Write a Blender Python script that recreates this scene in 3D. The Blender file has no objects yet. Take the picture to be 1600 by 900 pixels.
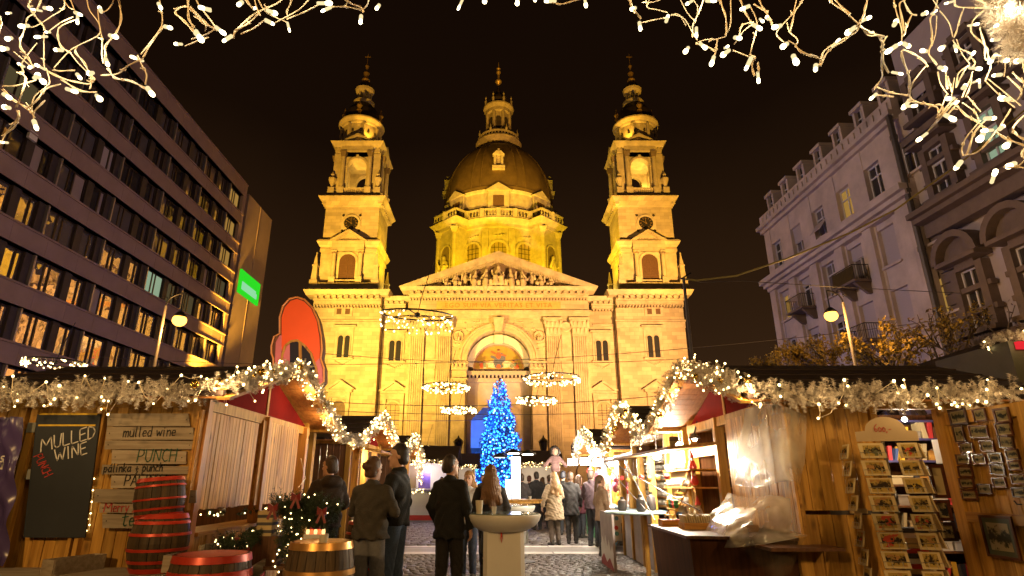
import bpy, math, random
import numpy as np
from mathutils import Vector, Matrix
from math import sin, cos, tan, pi, radians, atan2, sqrt, hypot
random.seed(7); rng = np.random.default_rng(7)
SC = bpy.context.scene
COL = SC.collection

# ---------------------------------------------------------------- camera, world, exposure
F_PX, TH, CX, CY, EYE = 910.0, radians(18.55), 779.0, 450.0, 1.45
cam = bpy.data.cameras.new('camera'); camo = bpy.data.objects.new('camera', cam); COL.objects.link(camo)
cam.sensor_width = 36.0; cam.sensor_fit = 'HORIZONTAL'; cam.lens = F_PX / 1600 * 36
cam.shift_x = (800 - CX) / 1600; cam.clip_start = 0.05; cam.clip_end = 3000
camo.location = (0, 0, EYE); camo.rotation_euler = (pi / 2 + TH, 0, 0)
SC.camera = camo
SC.view_settings.view_transform = 'Standard'; SC.view_settings.look = 'None'
SC.view_settings.exposure = 0.0; SC.view_settings.gamma = 1.0
SC.cycles.use_denoising = True
SC.cycles.max_bounces = 6; SC.cycles.diffuse_bounces = 3; SC.cycles.glossy_bounces = 3
SC.cycles.transparent_max_bounces = 12; SC.cycles.transmission_bounces = 4
SC.cycles.sample_clamp_indirect = 4.0; SC.cycles.sample_clamp_direct = 0.0
SC.cycles.caustics_reflective = False; SC.cycles.caustics_refractive = False
try: SC.cycles.use_light_tree = True
except Exception: pass
W = bpy.data.worlds.new('World'); SC.world = W; W.use_nodes = True
nt = W.node_tree; nt.nodes.clear()
def _n(t, **kw):
    n = nt.nodes.new(t)
    for k, v in kw.items(): setattr(n, k, v)
    return n
tc = _n('ShaderNodeTexCoord'); sep = _n('ShaderNodeSeparateXYZ'); nt.links.new(tc.outputs['Generated'], sep.inputs[0])
ramp = _n('ShaderNodeValToRGB')          # night sky over a lit city: brown glow low down, near black overhead
cr = ramp.color_ramp
cr.elements[0].position = 0.0; cr.elements[0].color = (.052, .025, .010, 1)
cr.elements[1].position = 1.0; cr.elements[1].color = (.0045, .0019, .0009, 1)
e = cr.elements.new(.22); e.color = (.030, .0135, .0052, 1)
e = cr.elements.new(.55); e.color = (.0080, .0034, .0014, 1)
nz = _n('ShaderNodeTexNoise'); nz.inputs['Scale'].default_value = 2.2; nz.inputs['Detail'].default_value = 4
nt.links.new(tc.outputs['Generated'], nz.inputs['Vector'])
ma = _n('ShaderNodeMath', operation='MULTIPLY_ADD'); ma.inputs[1].default_value = .16; ma.inputs[2].default_value = -.08
nt.links.new(nz.outputs['Fac'], ma.inputs[0])
ad = _n('ShaderNodeMath', operation='ADD'); nt.links.new(sep.outputs['Z'], ad.inputs[0]); nt.links.new(ma.outputs[0], ad.inputs[1])
nt.links.new(ad.outputs[0], ramp.inputs[0])
bg = _n('ShaderNodeBackground'); bg.inputs['Strength'].default_value = 1.0
out = _n('ShaderNodeOutputWorld')
nt.links.new(ramp.outputs[0], bg.inputs['Color']); nt.links.new(bg.outputs[0], out.inputs[0])

# ---------------------------------------------------------------- helpers
def ray(px, py):
    u = (px - CX) / F_PX; v = (CY - py) / F_PX
    return u, cos(TH) - v * sin(TH), sin(TH) + v * cos(TH)
def P(px, py, Y):                        # the place on the upright plane y = Y that the photograph shows at a pixel
    d = ray(px, py); s = Y / d[1]; return Vector((d[0] * s, Y, EYE + d[2] * s))
def PX(px, py, X):
    d = ray(px, py); s = X / d[0]; return Vector((X, d[1] * s, EYE + d[2] * s))
def PZ(px, py, Z):
    d = ray(px, py); s = (Z - EYE) / d[2]; return Vector((d[0] * s, d[1] * s, Z))

BASE = {}
def base(o): return BASE.get(o.name, Vector((0, 0, 0))) if o else Vector((0, 0, 0))
def tag(o, label=None, cat=None, group=None, kind=None):
    if label: o['label'] = label
    if cat: o['category'] = cat
    if group: o['group'] = group
    if kind: o['kind'] = kind
    return o
def thing(name, label, cat, loc=(0, 0, 0), group=None, kind=None):
    o = bpy.data.objects.new(name, None); COL.objects.link(o); o.location = loc; o.empty_display_size = .1
    BASE[o.name] = Vector(loc)
    return tag(o, label, cat, group, kind)
def link(name, me, parent=None, mat=None, smooth=False, loc=None, rot=None, scale=None, kind=None):
    o = bpy.data.objects.new(name, me); COL.objects.link(o)
    if mat and not me.materials: me.materials.append(mat)
    if smooth and len(me.polygons): me.polygons.foreach_set('use_smooth', [True] * len(me.polygons))
    b = base(parent)
    if parent: o.parent = parent
    if loc is not None: o.location = Vector(loc) - b; BASE[o.name] = Vector(loc)
    else: BASE[o.name] = b
    if rot is not None: o.rotation_euler = rot
    if scale is not None: o.scale = scale if hasattr(scale, '__len__') else (scale,) * 3
    if kind: o['kind'] = kind
    return o
def dup(root, loc, rot=None, label=None, group=None, scale=None):
    r = root.copy(); COL.objects.link(r); r.location = loc
    if rot is not None: r.rotation_euler = rot
    if scale is not None: r.scale = scale if hasattr(scale, '__len__') else (scale,) * 3
    if label: r['label'] = label
    if group: r['group'] = group
    for ch in list(root.children):
        c = ch.copy(); COL.objects.link(c); c.parent = r
        for g in list(ch.children):
            d = g.copy(); COL.objects.link(d); d.parent = c
    return r
def mesh_np(name, v, f, loop_k=None):
    v = np.asarray(v, np.float32); f = np.asarray(f, np.int32)
    me = bpy.data.meshes.new(name); n, k = f.shape
    me.vertices.add(len(v)); me.vertices.foreach_set('co', v.ravel())
    me.loops.add(n * k); me.loops.foreach_set('vertex_index', f.ravel())
    me.polygons.add(n); me.polygons.foreach_set('loop_start', np.arange(0, n * k, k, dtype=np.int32))
    try: me.polygons.foreach_set('loop_total', np.full(n, k, np.int32))
    except Exception: pass
    me.update(calc_edges=True); me.validate()
    return me
class MB:
    """collects shapes in world coordinates and links them as one mesh object"""
    def __init__(s): s.v = []; s.f = []; s.m = []; s.mi = 0; s.T = None; s.c = []
    def cut(s): s.c.append((len(s.v), len(s.f))); return s     # the shapes after this are the next piece
    def build_parts(s, name, mat, parent=None, smooth=False):
        e = [(0, 0)] + [q for q in s.c if 0 < q[1] < len(s.f)] + [(len(s.v), len(s.f))]; out = []
        for (v0, f0), (v1, f1) in zip(e, e[1:]):
            if f1 > f0:
                m = MB(); m.v = s.v[v0:v1]; m.f = [tuple(i - v0 for i in q) for q in s.f[f0:f1]]; m.m = s.m[f0:f1]; out.append(m.build(name, mat, parent, smooth))
        return out
    def mat(s, i): s.mi = i; return s
    def add(s, vs, fs):
        n = len(s.v)
        if s.T is not None: vs = [s.T @ Vector(p) for p in vs]
        s.v += [tuple(p) for p in vs]
        for q in fs: s.f.append(tuple(n + i for i in q)); s.m.append(s.mi)
        return s
    def box(s, x0, x1, y0, y1, z0, z1):
        return s.add([(x0, y0, z0), (x1, y0, z0), (x1, y1, z0), (x0, y1, z0), (x0, y0, z1), (x1, y0, z1), (x1, y1, z1), (x0, y1, z1)],
                     [(0, 3, 2, 1), (4, 5, 6, 7), (0, 1, 5, 4), (1, 2, 6, 5), (2, 3, 7, 6), (3, 0, 4, 7)])
    def hexa(s, lo, hi):                 # two loops of n points, joined
        n = len(lo)
        return s.add(list(lo) + list(hi), [tuple(range(n - 1, -1, -1)), tuple(range(n, 2 * n))] + [(i, (i + 1) % n, n + (i + 1) % n, n + i) for i in range(n)])
    def frus(s, cx, cy, z0, z1, a0, a1, b0=None, b1=None):
        b0 = a0 if b0 is None else b0; b1 = a1 if b1 is None else b1
        q = lambda a, b, z: [(cx - a, cy - b, z), (cx + a, cy - b, z), (cx + a, cy + b, z), (cx - a, cy + b, z)]
        return s.hexa(q(a0, b0, z0), q(a1, b1, z1))
    def quadbox(s, pts, d):              # a flat polygon given thickness along vector d
        d = Vector(d); return s.hexa([Vector(p) for p in pts], [Vector(p) + d for p in pts])
    def cyl(s, p0, p1, r0, r1=None, n=10, cap=True):
        r1 = r0 if r1 is None else r1; p0 = Vector(p0); p1 = Vector(p1); w = (p1 - p0).normalized()
        a = w.orthogonal().normalized(); b = w.cross(a)
        lo = [p0 + (a * cos(t) + b * sin(t)) * r0 for t in np.linspace(0, 2 * pi, n, endpoint=False)]
        hi = [p1 + (a * cos(t) + b * sin(t)) * r1 for t in np.linspace(0, 2 * pi, n, endpoint=False)]
        fs = [(i, (i + 1) % n, n + (i + 1) % n, n + i) for i in range(n)]
        if cap: fs += [tuple(range(n - 1, -1, -1)), tuple(range(n, 2 * n))]
        return s.add(lo + hi, fs)
    def bar(s, p0, p1, w, h, up=(0, 0, 1)):
        p0 = Vector(p0); p1 = Vector(p1); d = (p1 - p0).normalized(); up = Vector(up)
        a = d.cross(up)
        a = a.normalized() if a.length > 1e-4 else d.orthogonal().normalized()
        b = a.cross(d)
        q = lambda p: [p - a * w / 2 - b * h / 2, p + a * w / 2 - b * h / 2, p + a * w / 2 + b * h / 2, p - a * w / 2 + b * h / 2]
        return s.hexa(q(p0), q(p1))
    def tube(s, pts, r, n=5, cap=True):
        pts = [Vector(p) for p in pts]; m = len(pts); rs = r if hasattr(r, '__len__') else [r] * m
        vs = []; a = None
        for i, p in enumerate(pts):
            d = (pts[min(i + 1, m - 1)] - pts[max(i - 1, 0)])
            d = d.normalized() if d.length > 1e-9 else Vector((0, 0, 1))
            a = d.orthogonal() if a is None else (a - d * a.dot(d))
            a = a.normalized() if a.length > 1e-6 else d.orthogonal().normalized()
            b = d.cross(a)
            vs += [p + (a * cos(t) + b * sin(t)) * rs[i] for t in np.linspace(0, 2 * pi, n, endpoint=False)]
        fs = [(i * n + j, i * n + (j + 1) % n, (i + 1) * n + (j + 1) % n, (i + 1) * n + j) for i in range(m - 1) for j in range(n)]
        if cap: fs += [tuple(range(n - 1, -1, -1)), tuple(range((m - 1) * n, m * n))]
        return s.add(vs, fs)
    def lathe(s, prof, n=24, c=(0, 0, 0), a0=0.0, a1=2 * pi, wob=None):
        full = abs(a1 - a0 - 2 * pi) < 1e-6; k = n if full else n + 1
        vs = [(c[0] + r * cos(a0 + (a1 - a0) * j / n), c[1] + r * sin(a0 + (a1 - a0) * j / n), c[2] + z) for r, z in prof for j in range(k)]
        fs = [(i * k + j, i * k + (j + 1) % k, (i + 1) * k + (j + 1) % k, (i + 1) * k + j) for i in range(len(prof) - 1) for j in range(n)]
        s.add(vs, fs)
        if full and prof[0] != prof[-1] and not wob:
            m = len(s.v) - len(vs)
            for row, rev in ((0, True), (len(prof) - 1, False)):
                if prof[row][0] > 1e-4 and prof[row][1] != prof[1 if rev else -2][1]:
                    q = [m + row * k + j for j in range(k)]
                    s.f.append(tuple(q[::-1] if rev else q)); s.m.append(s.mi)
        return s
    def ball(s, c, r, n=8, sq=(1, 1, 1)):
        vs = []; m = n // 2
        for i in range(1, m):
            t = pi * i / m
            vs += [(c[0] + r * sq[0] * sin(t) * cos(2 * pi * j / n), c[1] + r * sq[1] * sin(t) * sin(2 * pi * j / n), c[2] + r * sq[2] * cos(t)) for j in range(n)]
        a = len(vs); vs += [(c[0], c[1], c[2] + r * sq[2]), (c[0], c[1], c[2] - r * sq[2])]
        fs = [(i * n + j, (i + 1) * n + j, (i + 1) * n + (j + 1) % n, i * n + (j + 1) % n) for i in range(m - 2) for j in range(n)]
        fs += [(a, j, (j + 1) % n) for j in range(n)] + [(a + 1, (m - 2) * n + (j + 1) % n, (m - 2) * n + j) for j in range(n)]
        return s.add(vs, fs)
    def prism(s, pts, o, u, w, d):       # 2-D outline (counter-clockwise in u,w) at o, extruded by d
        o, u, w, d = Vector(o), Vector(u), Vector(w), Vector(d)
        return s.hexa([o + u * p[0] + w * p[1] for p in pts], [o + u * p[0] + w * p[1] + d for p in pts])
    def band(s, inner, outer, o, u, w, d):   # the strip between two open outlines, extruded by d
        o, u, w, d = Vector(o), Vector(u), Vector(w), Vector(d); n = len(inner)
        q = lambda ps, k: [o + u * p[0] + w * p[1] + k for p in ps]
        vs = q(inner, d * 0) + q(outer, d * 0) + q(inner, d) + q(outer, d); fs = []
        for i in range(n - 1):
            fs += [(i, i + 1, n + i + 1, n + i), (2 * n + i, 3 * n + i, 3 * n + i + 1, 2 * n + i + 1),
                   (i, 2 * n + i, 2 * n + i + 1, i + 1), (n + i, n + i + 1, 3 * n + i + 1, 3 * n + i)]
        fs += [(0, n, 3 * n, 2 * n), (n - 1, 3 * n - 1, 4 * n - 1, 2 * n - 1)]
        return s.add(vs, fs)
    def mesh(s, name, b=(0, 0, 0)):
        me = bpy.data.meshes.new(name); b = Vector(b)
        me.from_pydata([(p[0] - b[0], p[1] - b[1], p[2] - b[2]) for p in s.v], [], s.f)
        if any(s.m): me.polygons.foreach_set('material_index', s.m)
        return me
    def build(s, name, mat, parent=None, smooth=False, kind=None, at=None):
        b = base(parent) if at is None else Vector(at)
        me = s.mesh(name, b)
        for m in (mat if isinstance(mat, (list, tuple)) else [mat]): me.materials.append(m)
        if smooth:
            me.polygons.foreach_set('use_smooth', [True] * len(me.polygons))
            try: me.set_sharp_from_angle(angle=radians(40))
            except Exception: pass
        return link(name, me, parent, loc=at, kind=kind)
def arc(r, a0, a1, n, c=(0, 0)): return [(c[0] + r * cos(a0 + (a1 - a0) * i / n), c[1] + r * sin(a0 + (a1 - a0) * i / n)) for i in range(n + 1)]
def arch_pts(hw, zs, z0, n=12): return [(hw, z0)] + arc(hw, 0, pi, n, (0, zs)) + [(-hw, z0)]

def light(name, kind, loc, energy, color, size=.1, target=None, spot=None, blend=.4):
    L = bpy.data.lights.new(name, kind); L.energy = energy; L.color = color
    if kind in ('POINT', 'SPOT'): L.shadow_soft_size = size
    if kind == 'SPOT': L.spot_size = radians(spot); L.spot_blend = blend
    o = bpy.data.objects.new(name, L); COL.objects.link(o); o.location = loc
    if target is not None: o.rotation_euler = (Vector(target) - Vector(loc)).to_track_quat('-Z', 'Y').to_euler()
    return o

# ---------------------------------------------------------------- organic surfaces (smooth union of capsules and ellipsoids, meshed with surface nets)
def sd_cap(p, a, b, ra, rb):
    a = np.asarray(a, float); b = np.asarray(b, float); ba = b - a; pa = p - a
    h = np.clip((pa @ ba) / max(ba @ ba, 1e-9), 0, 1)
    return np.linalg.norm(pa - h[..., None] * ba, axis=-1) - (ra + (rb - ra) * h)
def sd_ell(p, c, r):
    q = (p - np.asarray(c, float)) / np.asarray(r, float); k0 = np.linalg.norm(q, axis=-1)
    k1 = np.linalg.norm(q / np.asarray(r, float), axis=-1) + 1e-9
    return k0 * (k0 - 1) / k1
def smin(a, b, k):
    h = np.clip(.5 + .5 * (b - a) / k, 0, 1); return b * (1 - h) + a * h - k * h * (1 - h)
def organic(prims, cell, k=.03, post=None, pad=.04):
    lo = np.full(3, 1e9); hi = np.full(3, -1e9)
    for q in prims:
        if q[0] == 'c':
            for c, r in ((q[1], q[3]), (q[2], q[4])): lo = np.minimum(lo, np.array(c) - r); hi = np.maximum(hi, np.array(c) + r)
        elif q[0] == 'e': lo = np.minimum(lo, np.array(q[1]) - np.array(q[2])); hi = np.maximum(hi, np.array(q[1]) + np.array(q[2]))
    lo -= pad + cell; hi += pad + cell
    n = np.ceil((hi - lo) / cell).astype(int) + 1
    g = np.stack(np.meshgrid(*[lo[i] + cell * np.arange(n[i]) for i in range(3)], indexing='ij'), -1)
    d = None
    for q in prims:
        kk = q[5] if q[0] == 'c' and len(q) > 5 else (q[3] if q[0] != 'c' and len(q) > 3 else k)
        v = sd_cap(g, *q[1:5]) if q[0] == 'c' else sd_ell(g, q[1], q[2])
        if q[0] == '-': d = -smin(-d, v, kk)
        else: d = v if d is None else smin(d, v, kk)
    if post: d = post(d, g)
    ins = d < 0
    c = np.zeros(np.array(n) - 1, np.int8)
    cor = [(i, j, l) for i in (0, 1) for j in (0, 1) for l in (0, 1)]
    sl = lambda a, o: a[o[0]:a.shape[0] - 1 + o[0], o[1]:a.shape[1] - 1 + o[1], o[2]:a.shape[2] - 1 + o[2]]
    for o in cor: c += sl(ins, o)
    act = (c > 0) & (c < 8); idx = np.full(act.shape, -1); ii = np.argwhere(act); idx[act] = np.arange(len(ii))
    acc = np.zeros((len(ii), 3)); cnt = np.zeros(len(ii))
    vals = {o: sl(d, o)[act] for o in cor}
    for o in cor:
        for ax in range(3):
            if o[ax] == 0:
                o2 = tuple(o[t] + (t == ax) for t in range(3)); v0, v1 = vals[o], vals[o2]
                m = (v0 < 0) != (v1 < 0); t = np.where(m, v0 / np.where(np.abs(v0 - v1) < 1e-12, 1, v0 - v1), 0)
                pt = np.tile(np.array(o, float), (len(ii), 1)); pt[:, ax] += t
                acc[m] += pt[m]; cnt[m] += 1
    verts = lo + cell * (ii + acc / np.maximum(cnt, 1)[:, None]); faces = []
    for ax in range(3):
        a1, a2 = (ax + 1) % 3, (ax + 2) % 3
        s0 = [slice(1, -1)] * 3; s0[ax] = slice(0, -1); s1 = list(s0); s1[ax] = slice(1, None)
        e0 = ins[tuple(s0)]; e1 = ins[tuple(s1)]
        for flip, m in ((False, e0 & ~e1), (True, ~e0 & e1)):
            q = np.argwhere(m)
            if not len(q): continue
            q = q + 1; q[:, ax] -= 1
            def cell_at(da, db):
                r = q.copy(); r[:, a1] -= da; r[:, a2] -= db; return idx[r[:, 0], r[:, 1], r[:, 2]]
            f = np.stack([cell_at(1, 1), cell_at(0, 1), cell_at(0, 0), cell_at(1, 0)], 1)
            faces.append(f[:, ::-1] if flip else f)
    f = np.concatenate(faces); f = f[(f >= 0).all(1)]
    return verts, f
def join_np(parts):
    vs, fs, n = [], [], 0
    for v, f in parts: vs.append(v); fs.append(f + n); n += len(v)
    return np.concatenate(vs), np.concatenate(fs)
# ---------------------------------------------------------------- materials
MATS = {}
def _new(name):
    m = bpy.data.materials.new(name); m.use_nodes = True; t = m.node_tree
    return m, t, t.nodes['Principled BSDF'], (lambda ty, **kw: _mk(t, ty, kw))
def _mk(t, ty, kw):
    n = t.nodes.new(ty)
    for k, v in kw.items():
        if k in n.inputs.keys() if hasattr(n.inputs, 'keys') else False: n.inputs[k].default_value = v
        else: setattr(n, k, v)
    return n
def c4(c): return (c[0], c[1], c[2], 1)
def mul(c, k): return tuple(min(1, x * k) for x in c)
def plain(name, col, rough=.6, metal=0.0, var=.25, scale=3.0, bump=.0, bscale=40, rnd=0.0, spec=.5, stretch=None, coat=0.0):
    """one colour mottled by noise; rnd varies it from object to object"""
    m, t, b, N = _new(name); L = t.links.new
    b.inputs['Roughness'].default_value = rough; b.inputs['Metallic'].default_value = metal
    b.inputs['Specular IOR Level'].default_value = spec; b.inputs['Coat Weight'].default_value = coat
    tc = N('ShaderNodeTexCoord'); mp = N('ShaderNodeMapping'); L(tc.outputs['Object'], mp.inputs[0])
    if stretch: mp.inputs['Scale'].default_value = stretch
    nz = N('ShaderNodeTexNoise'); nz.inputs['Scale'].default_value = scale; nz.inputs['Detail'].default_value = 5; nz.inputs['Roughness'].default_value = .65
    L(mp.outputs[0], nz.inputs['Vector'])
    r = N('ShaderNodeValToRGB'); r.color_ramp.elements[0].position = .28; r.color_ramp.elements[1].position = .74
    r.color_ramp.elements[0].color = c4(mul(col, 1 - var)); r.color_ramp.elements[1].color = c4(mul(col, 1 + var))
    L(nz.outputs['Fac'], r.inputs[0]); o = r.outputs[0]
    if rnd:
        oi = N('ShaderNodeObjectInfo'); mr = N('ShaderNodeMapRange'); mr.inputs['To Min'].default_value = 1 - rnd; mr.inputs['To Max'].default_value = 1 + rnd
        L(oi.outputs['Random'], mr.inputs['Value']); hs = N('ShaderNodeHueSaturation'); L(mr.outputs[0], hs.inputs['Value']); L(o, hs.inputs['Color']); o = hs.outputs[0]
    L(o, b.inputs['Base Color'])
    if bump:
        n2 = N('ShaderNodeTexNoise'); n2.inputs['Scale'].default_value = bscale; n2.inputs['Detail'].default_value = 4; L(mp.outputs[0], n2.inputs['Vector'])
        bp = N('ShaderNodeBump'); bp.inputs['Strength'].default_value = bump; bp.inputs['Distance'].default_value = .02
        L(n2.outputs['Fac'], bp.inputs['Height']); L(bp.outputs[0], b.inputs['Normal'])
    MATS[name] = m; return m
def wood(name, col, dark, axis='z', rough=.55, knots=True, rnd=.18, scale=1.0, kd=.75):
    m, t, b, N = _new(name); L = t.links.new; b.inputs['Roughness'].default_value = rough; b.inputs['Specular IOR Level'].default_value = .35
    tc = N('ShaderNodeTexCoord'); oi = N('ShaderNodeObjectInfo'); mp = N('ShaderNodeMapping'); L(tc.outputs['Object'], mp.inputs[0])
    cm = N('ShaderNodeCombineXYZ'); mm = N('ShaderNodeMath', operation='MULTIPLY'); mm.inputs[1].default_value = 37.0
    L(oi.outputs['Random'], mm.inputs[0])
    for i in range(3): L(mm.outputs[0], cm.inputs[i])
    L(cm.outputs[0], mp.inputs['Location'])
    s = [26 * scale] * 3; s['xyz'.index(axis)] = 1.6 * scale; mp.inputs['Scale'].default_value = s
    nz = N('ShaderNodeTexNoise'); nz.inputs['Scale'].default_value = 1; nz.inputs['Detail'].default_value = 6; nz.inputs['Distortion'].default_value = .6
    L(mp.outputs[0], nz.inputs['Vector'])
    r = N('ShaderNodeValToRGB'); r.color_ramp.elements[0].position = .33; r.color_ramp.elements[1].position = .68
    r.color_ramp.elements[0].color = c4(dark); r.color_ramp.elements[1].color = c4(col); L(nz.outputs['Fac'], r.inputs[0]); o = r.outputs[0]
    if knots:
        m2 = N('ShaderNodeMapping'); L(tc.outputs['Object'], m2.inputs[0]); L(cm.outputs[0], m2.inputs['Location'])
        s2 = [7.5] * 3; s2['xyz'.index(axis)] = 3.4; m2.inputs['Scale'].default_value = s2
        vo = N('ShaderNodeTexVoronoi'); vo.inputs['Scale'].default_value = 1.0; L(m2.outputs[0], vo.inputs['Vector'])
        r2 = N('ShaderNodeValToRGB'); r2.color_ramp.elements[0].position = .05; r2.color_ramp.elements[0].color = (kd, kd, kd, 1); r2.color_ramp.elements[1].position = .27; r2.color_ramp.elements[1].color = (0, 0, 0, 1)
        L(vo.outputs['Distance'], r2.inputs[0]); mx = N('ShaderNodeMixRGB'); L(r2.outputs[0], mx.inputs['Fac']); L(o, mx.inputs['Color1']); mx.inputs['Color2'].default_value = c4(mul(dark, .3)); o = mx.outputs[0]
    mr = N('ShaderNodeMapRange'); mr.inputs['To Min'].default_value = 1 - rnd; mr.inputs['To Max'].default_value = 1 + rnd; L(oi.outputs['Random'], mr.inputs['Value'])
    hs = N('ShaderNodeHueSaturation'); L(mr.outputs[0], hs.inputs['Value']); L(o, hs.inputs['Color']); L(hs.outputs[0], b.inputs['Base Color'])
    bp = N('ShaderNodeBump'); bp.inputs['Strength'].default_value = .25; bp.inputs['Distance'].default_value = .004; L(nz.outputs['Fac'], bp.inputs['Height']); L(bp.outputs[0], b.inputs['Normal'])
    MATS[name] = m; return m
def ashlar(name, col, bw=1.3, bh=.55, var=.22, mortar=.6, rough=.8):
    m, t, b, N = _new(name); L = t.links.new; b.inputs['Roughness'].default_value = rough; b.inputs['Specular IOR Level'].default_value = .2
    tc = N('ShaderNodeTexCoord'); sp = N('ShaderNodeSeparateXYZ'); L(tc.outputs['Object'], sp.inputs[0])
    ad = N('ShaderNodeMath', operation='ADD'); L(sp.outputs[0], ad.inputs[0]); L(sp.outputs[1], ad.inputs[1])
    cb = N('ShaderNodeCombineXYZ'); L(ad.outputs[0], cb.inputs[0]); L(sp.outputs[2], cb.inputs[1])
    br = N('ShaderNodeTexBrick'); L(cb.outputs[0], br.inputs['Vector']); br.inputs['Scale'].default_value = 1
    br.inputs['Brick Width'].default_value = bw; br.inputs['Row Height'].default_value = bh; br.inputs['Mortar Size'].default_value = .012; br.inputs['Bias'].default_value = -.2
    br.inputs['Color1'].default_value = c4(mul(col, 1 + var * .5)); br.inputs['Color2'].default_value = c4(mul(col, 1 - var)); br.inputs['Mortar'].default_value = c4(mul(col, mortar))
    nz = N('ShaderNodeTexNoise'); nz.inputs['Scale'].default_value = .35; nz.inputs['Detail'].default_value = 8; L(tc.outputs['Object'], nz.inputs['Vector'])
    mr = N('ShaderNodeMapRange'); mr.inputs['From Min'].default_value = .3; mr.inputs['From Max'].default_value = .7; mr.inputs['To Min'].default_value = .72; mr.inputs['To Max'].default_value = 1.12; L(nz.outputs['Fac'], mr.inputs['Value'])
    hs = N('ShaderNodeHueSaturation'); L(mr.outputs[0], hs.inputs['Value']); L(br.outputs['Color'], hs.inputs['Color']); L(hs.outputs[0], b.inputs['Base Color'])
    bp = N('ShaderNodeBump'); bp.inputs['Strength'].default_value = .35; bp.inputs['Distance'].default_value = .03; L(br.outputs['Fac'], bp.inputs['Height']); bp.invert = True; L(bp.outputs[0], b.inputs['Normal'])
    MATS[name] = m; return m
def glow(name, col, strength, sample=True):
    m = bpy.data.materials.new(name); m.use_nodes = True; t = m.node_tree; t.nodes.clear()
    e = t.nodes.new('ShaderNodeEmission'); e.inputs[0].default_value = c4(col); e.inputs[1].default_value = strength
    o = t.nodes.new('ShaderNodeOutputMaterial'); t.links.new(e.outputs[0], o.inputs[0])
    try: m.cycles.emission_sampling = 'AUTO' if sample else 'NONE'
    except Exception: pass
    MATS[name] = m; return m
def glass(name, col, rough=.03, metal=.55, spec=1.0):
    m, t, b, N = _new(name); L = t.links.new
    b.inputs['Base Color'].default_value = c4(col); b.inputs['Roughness'].default_value = rough; b.inputs['Metallic'].default_value = metal; b.inputs['Specular IOR Level'].default_value = spec
    tc = N('ShaderNodeTexCoord'); oi = N('ShaderNodeObjectInfo'); va = N('ShaderNodeVectorMath', operation='ADD')   # float glass is never quite flat: each pane bends its reflection
    L(tc.outputs['Object'], va.inputs[0]); sc = N('ShaderNodeVectorMath', operation='SCALE'); sc.inputs[0].default_value = (31, 17, 23); L(oi.outputs['Random'], sc.inputs['Scale']); L(sc.outputs[0], va.inputs[1])
    nz = N('ShaderNodeTexNoise'); nz.inputs['Scale'].default_value = .8; nz.inputs['Detail'].default_value = 2; L(va.outputs[0], nz.inputs['Vector'])
    bp = N('ShaderNodeBump'); bp.inputs['Strength'].default_value = .22; bp.inputs['Distance'].default_value = .06; L(nz.outputs['Fac'], bp.inputs['Height']); L(bp.outputs[0], b.inputs['Normal'])
    MATS[name] = m; return m
def film(name, col, alpha=.35, rough=.18):
    m, t, b, N = _new(name); L = t.links.new
    b.inputs['Base Color'].default_value = c4(col); b.inputs['Roughness'].default_value = rough; b.inputs['Specular IOR Level'].default_value = .9
    tc = N('ShaderNodeTexCoord'); nz = N('ShaderNodeTexNoise'); nz.inputs['Scale'].default_value = 3; nz.inputs['Detail'].default_value = 3; L(tc.outputs['Object'], nz.inputs['Vector'])
    mr = N('ShaderNodeMapRange'); mr.inputs['From Min'].default_value = .3; mr.inputs['From Max'].default_value = .7; mr.inputs['To Min'].default_value = alpha * .55; mr.inputs['To Max'].default_value = alpha * 1.5; L(nz.outputs['Fac'], mr.inputs['Value']); L(mr.outputs[0], b.inputs['Alpha'])
    MATS[name] = m; return m
def picture(name, paper, ink, seed=0, tint=None, scale=9):
    """a small print: dark blurred masses on paper, as on a postcard"""
    m, t, b, N = _new(name); L = t.links.new; b.inputs['Roughness'].default_value = .7; b.inputs['Specular IOR Level'].default_value = .15
    tc = N('ShaderNodeTexCoord'); oi = N('ShaderNodeObjectInfo'); va = N('ShaderNodeVectorMath', operation='ADD'); sc = N('ShaderNodeVectorMath', operation='SCALE'); sc.inputs[0].default_value = (51 + seed, 37, 43)
    L(oi.outputs['Random'], sc.inputs['Scale']); L(tc.outputs['Object'], va.inputs[0]); L(sc.outputs[0], va.inputs[1])
    nz = N('ShaderNodeTexNoise'); nz.inputs['Scale'].default_value = scale; nz.inputs['Detail'].default_value = 6; nz.inputs['Roughness'].default_value = .7; L(va.outputs[0], nz.inputs['Vector'])
    sp = N('ShaderNodeSeparateXYZ'); L(tc.outputs['Generated'], sp.inputs[0])
    md = N('ShaderNodeMath', operation='PINGPONG'); md.inputs[1].default_value = .5; L(sp.outputs[2], md.inputs[0])
    mu = N('ShaderNodeMath', operation='MULTIPLY_ADD'); mu.inputs[1].default_value = .5; mu.inputs[2].default_value = -.12; L(md.outputs[0], mu.inputs[0])
    a = N('ShaderNodeMath', operation='ADD'); L(nz.outputs['Fac'], a.inputs[0]); L(mu.outputs[0], a.inputs[1])
    r = N('ShaderNodeValToRGB'); r.color_ramp.elements[0].position = .47; r.color_ramp.elements[1].position = .58; r.color_ramp.elements[0].color = c4(paper); r.color_ramp.elements[1].color = c4(ink); L(a.outputs[0], r.inputs[0]); o = r.outputs[0]
    if tint:
        n2 = N('ShaderNodeTexNoise'); n2.inputs['Scale'].default_value = scale * .8; L(va.outputs[0], n2.inputs['Vector']); r2 = N('ShaderNodeValToRGB'); r2.color_ramp.elements[0].position = .56; r2.color_ramp.elements[1].position = .6; L(n2.outputs['Fac'], r2.inputs[0])
        mx = N('ShaderNodeMixRGB'); L(r2.outputs[0], mx.inputs['Fac']); L(o, mx.inputs['Color1']); mx.inputs['Color2'].default_value = c4(tint); o = mx.outputs[0]
    L(o, b.inputs['Base Color']); MATS[name] = m; return m

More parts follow.
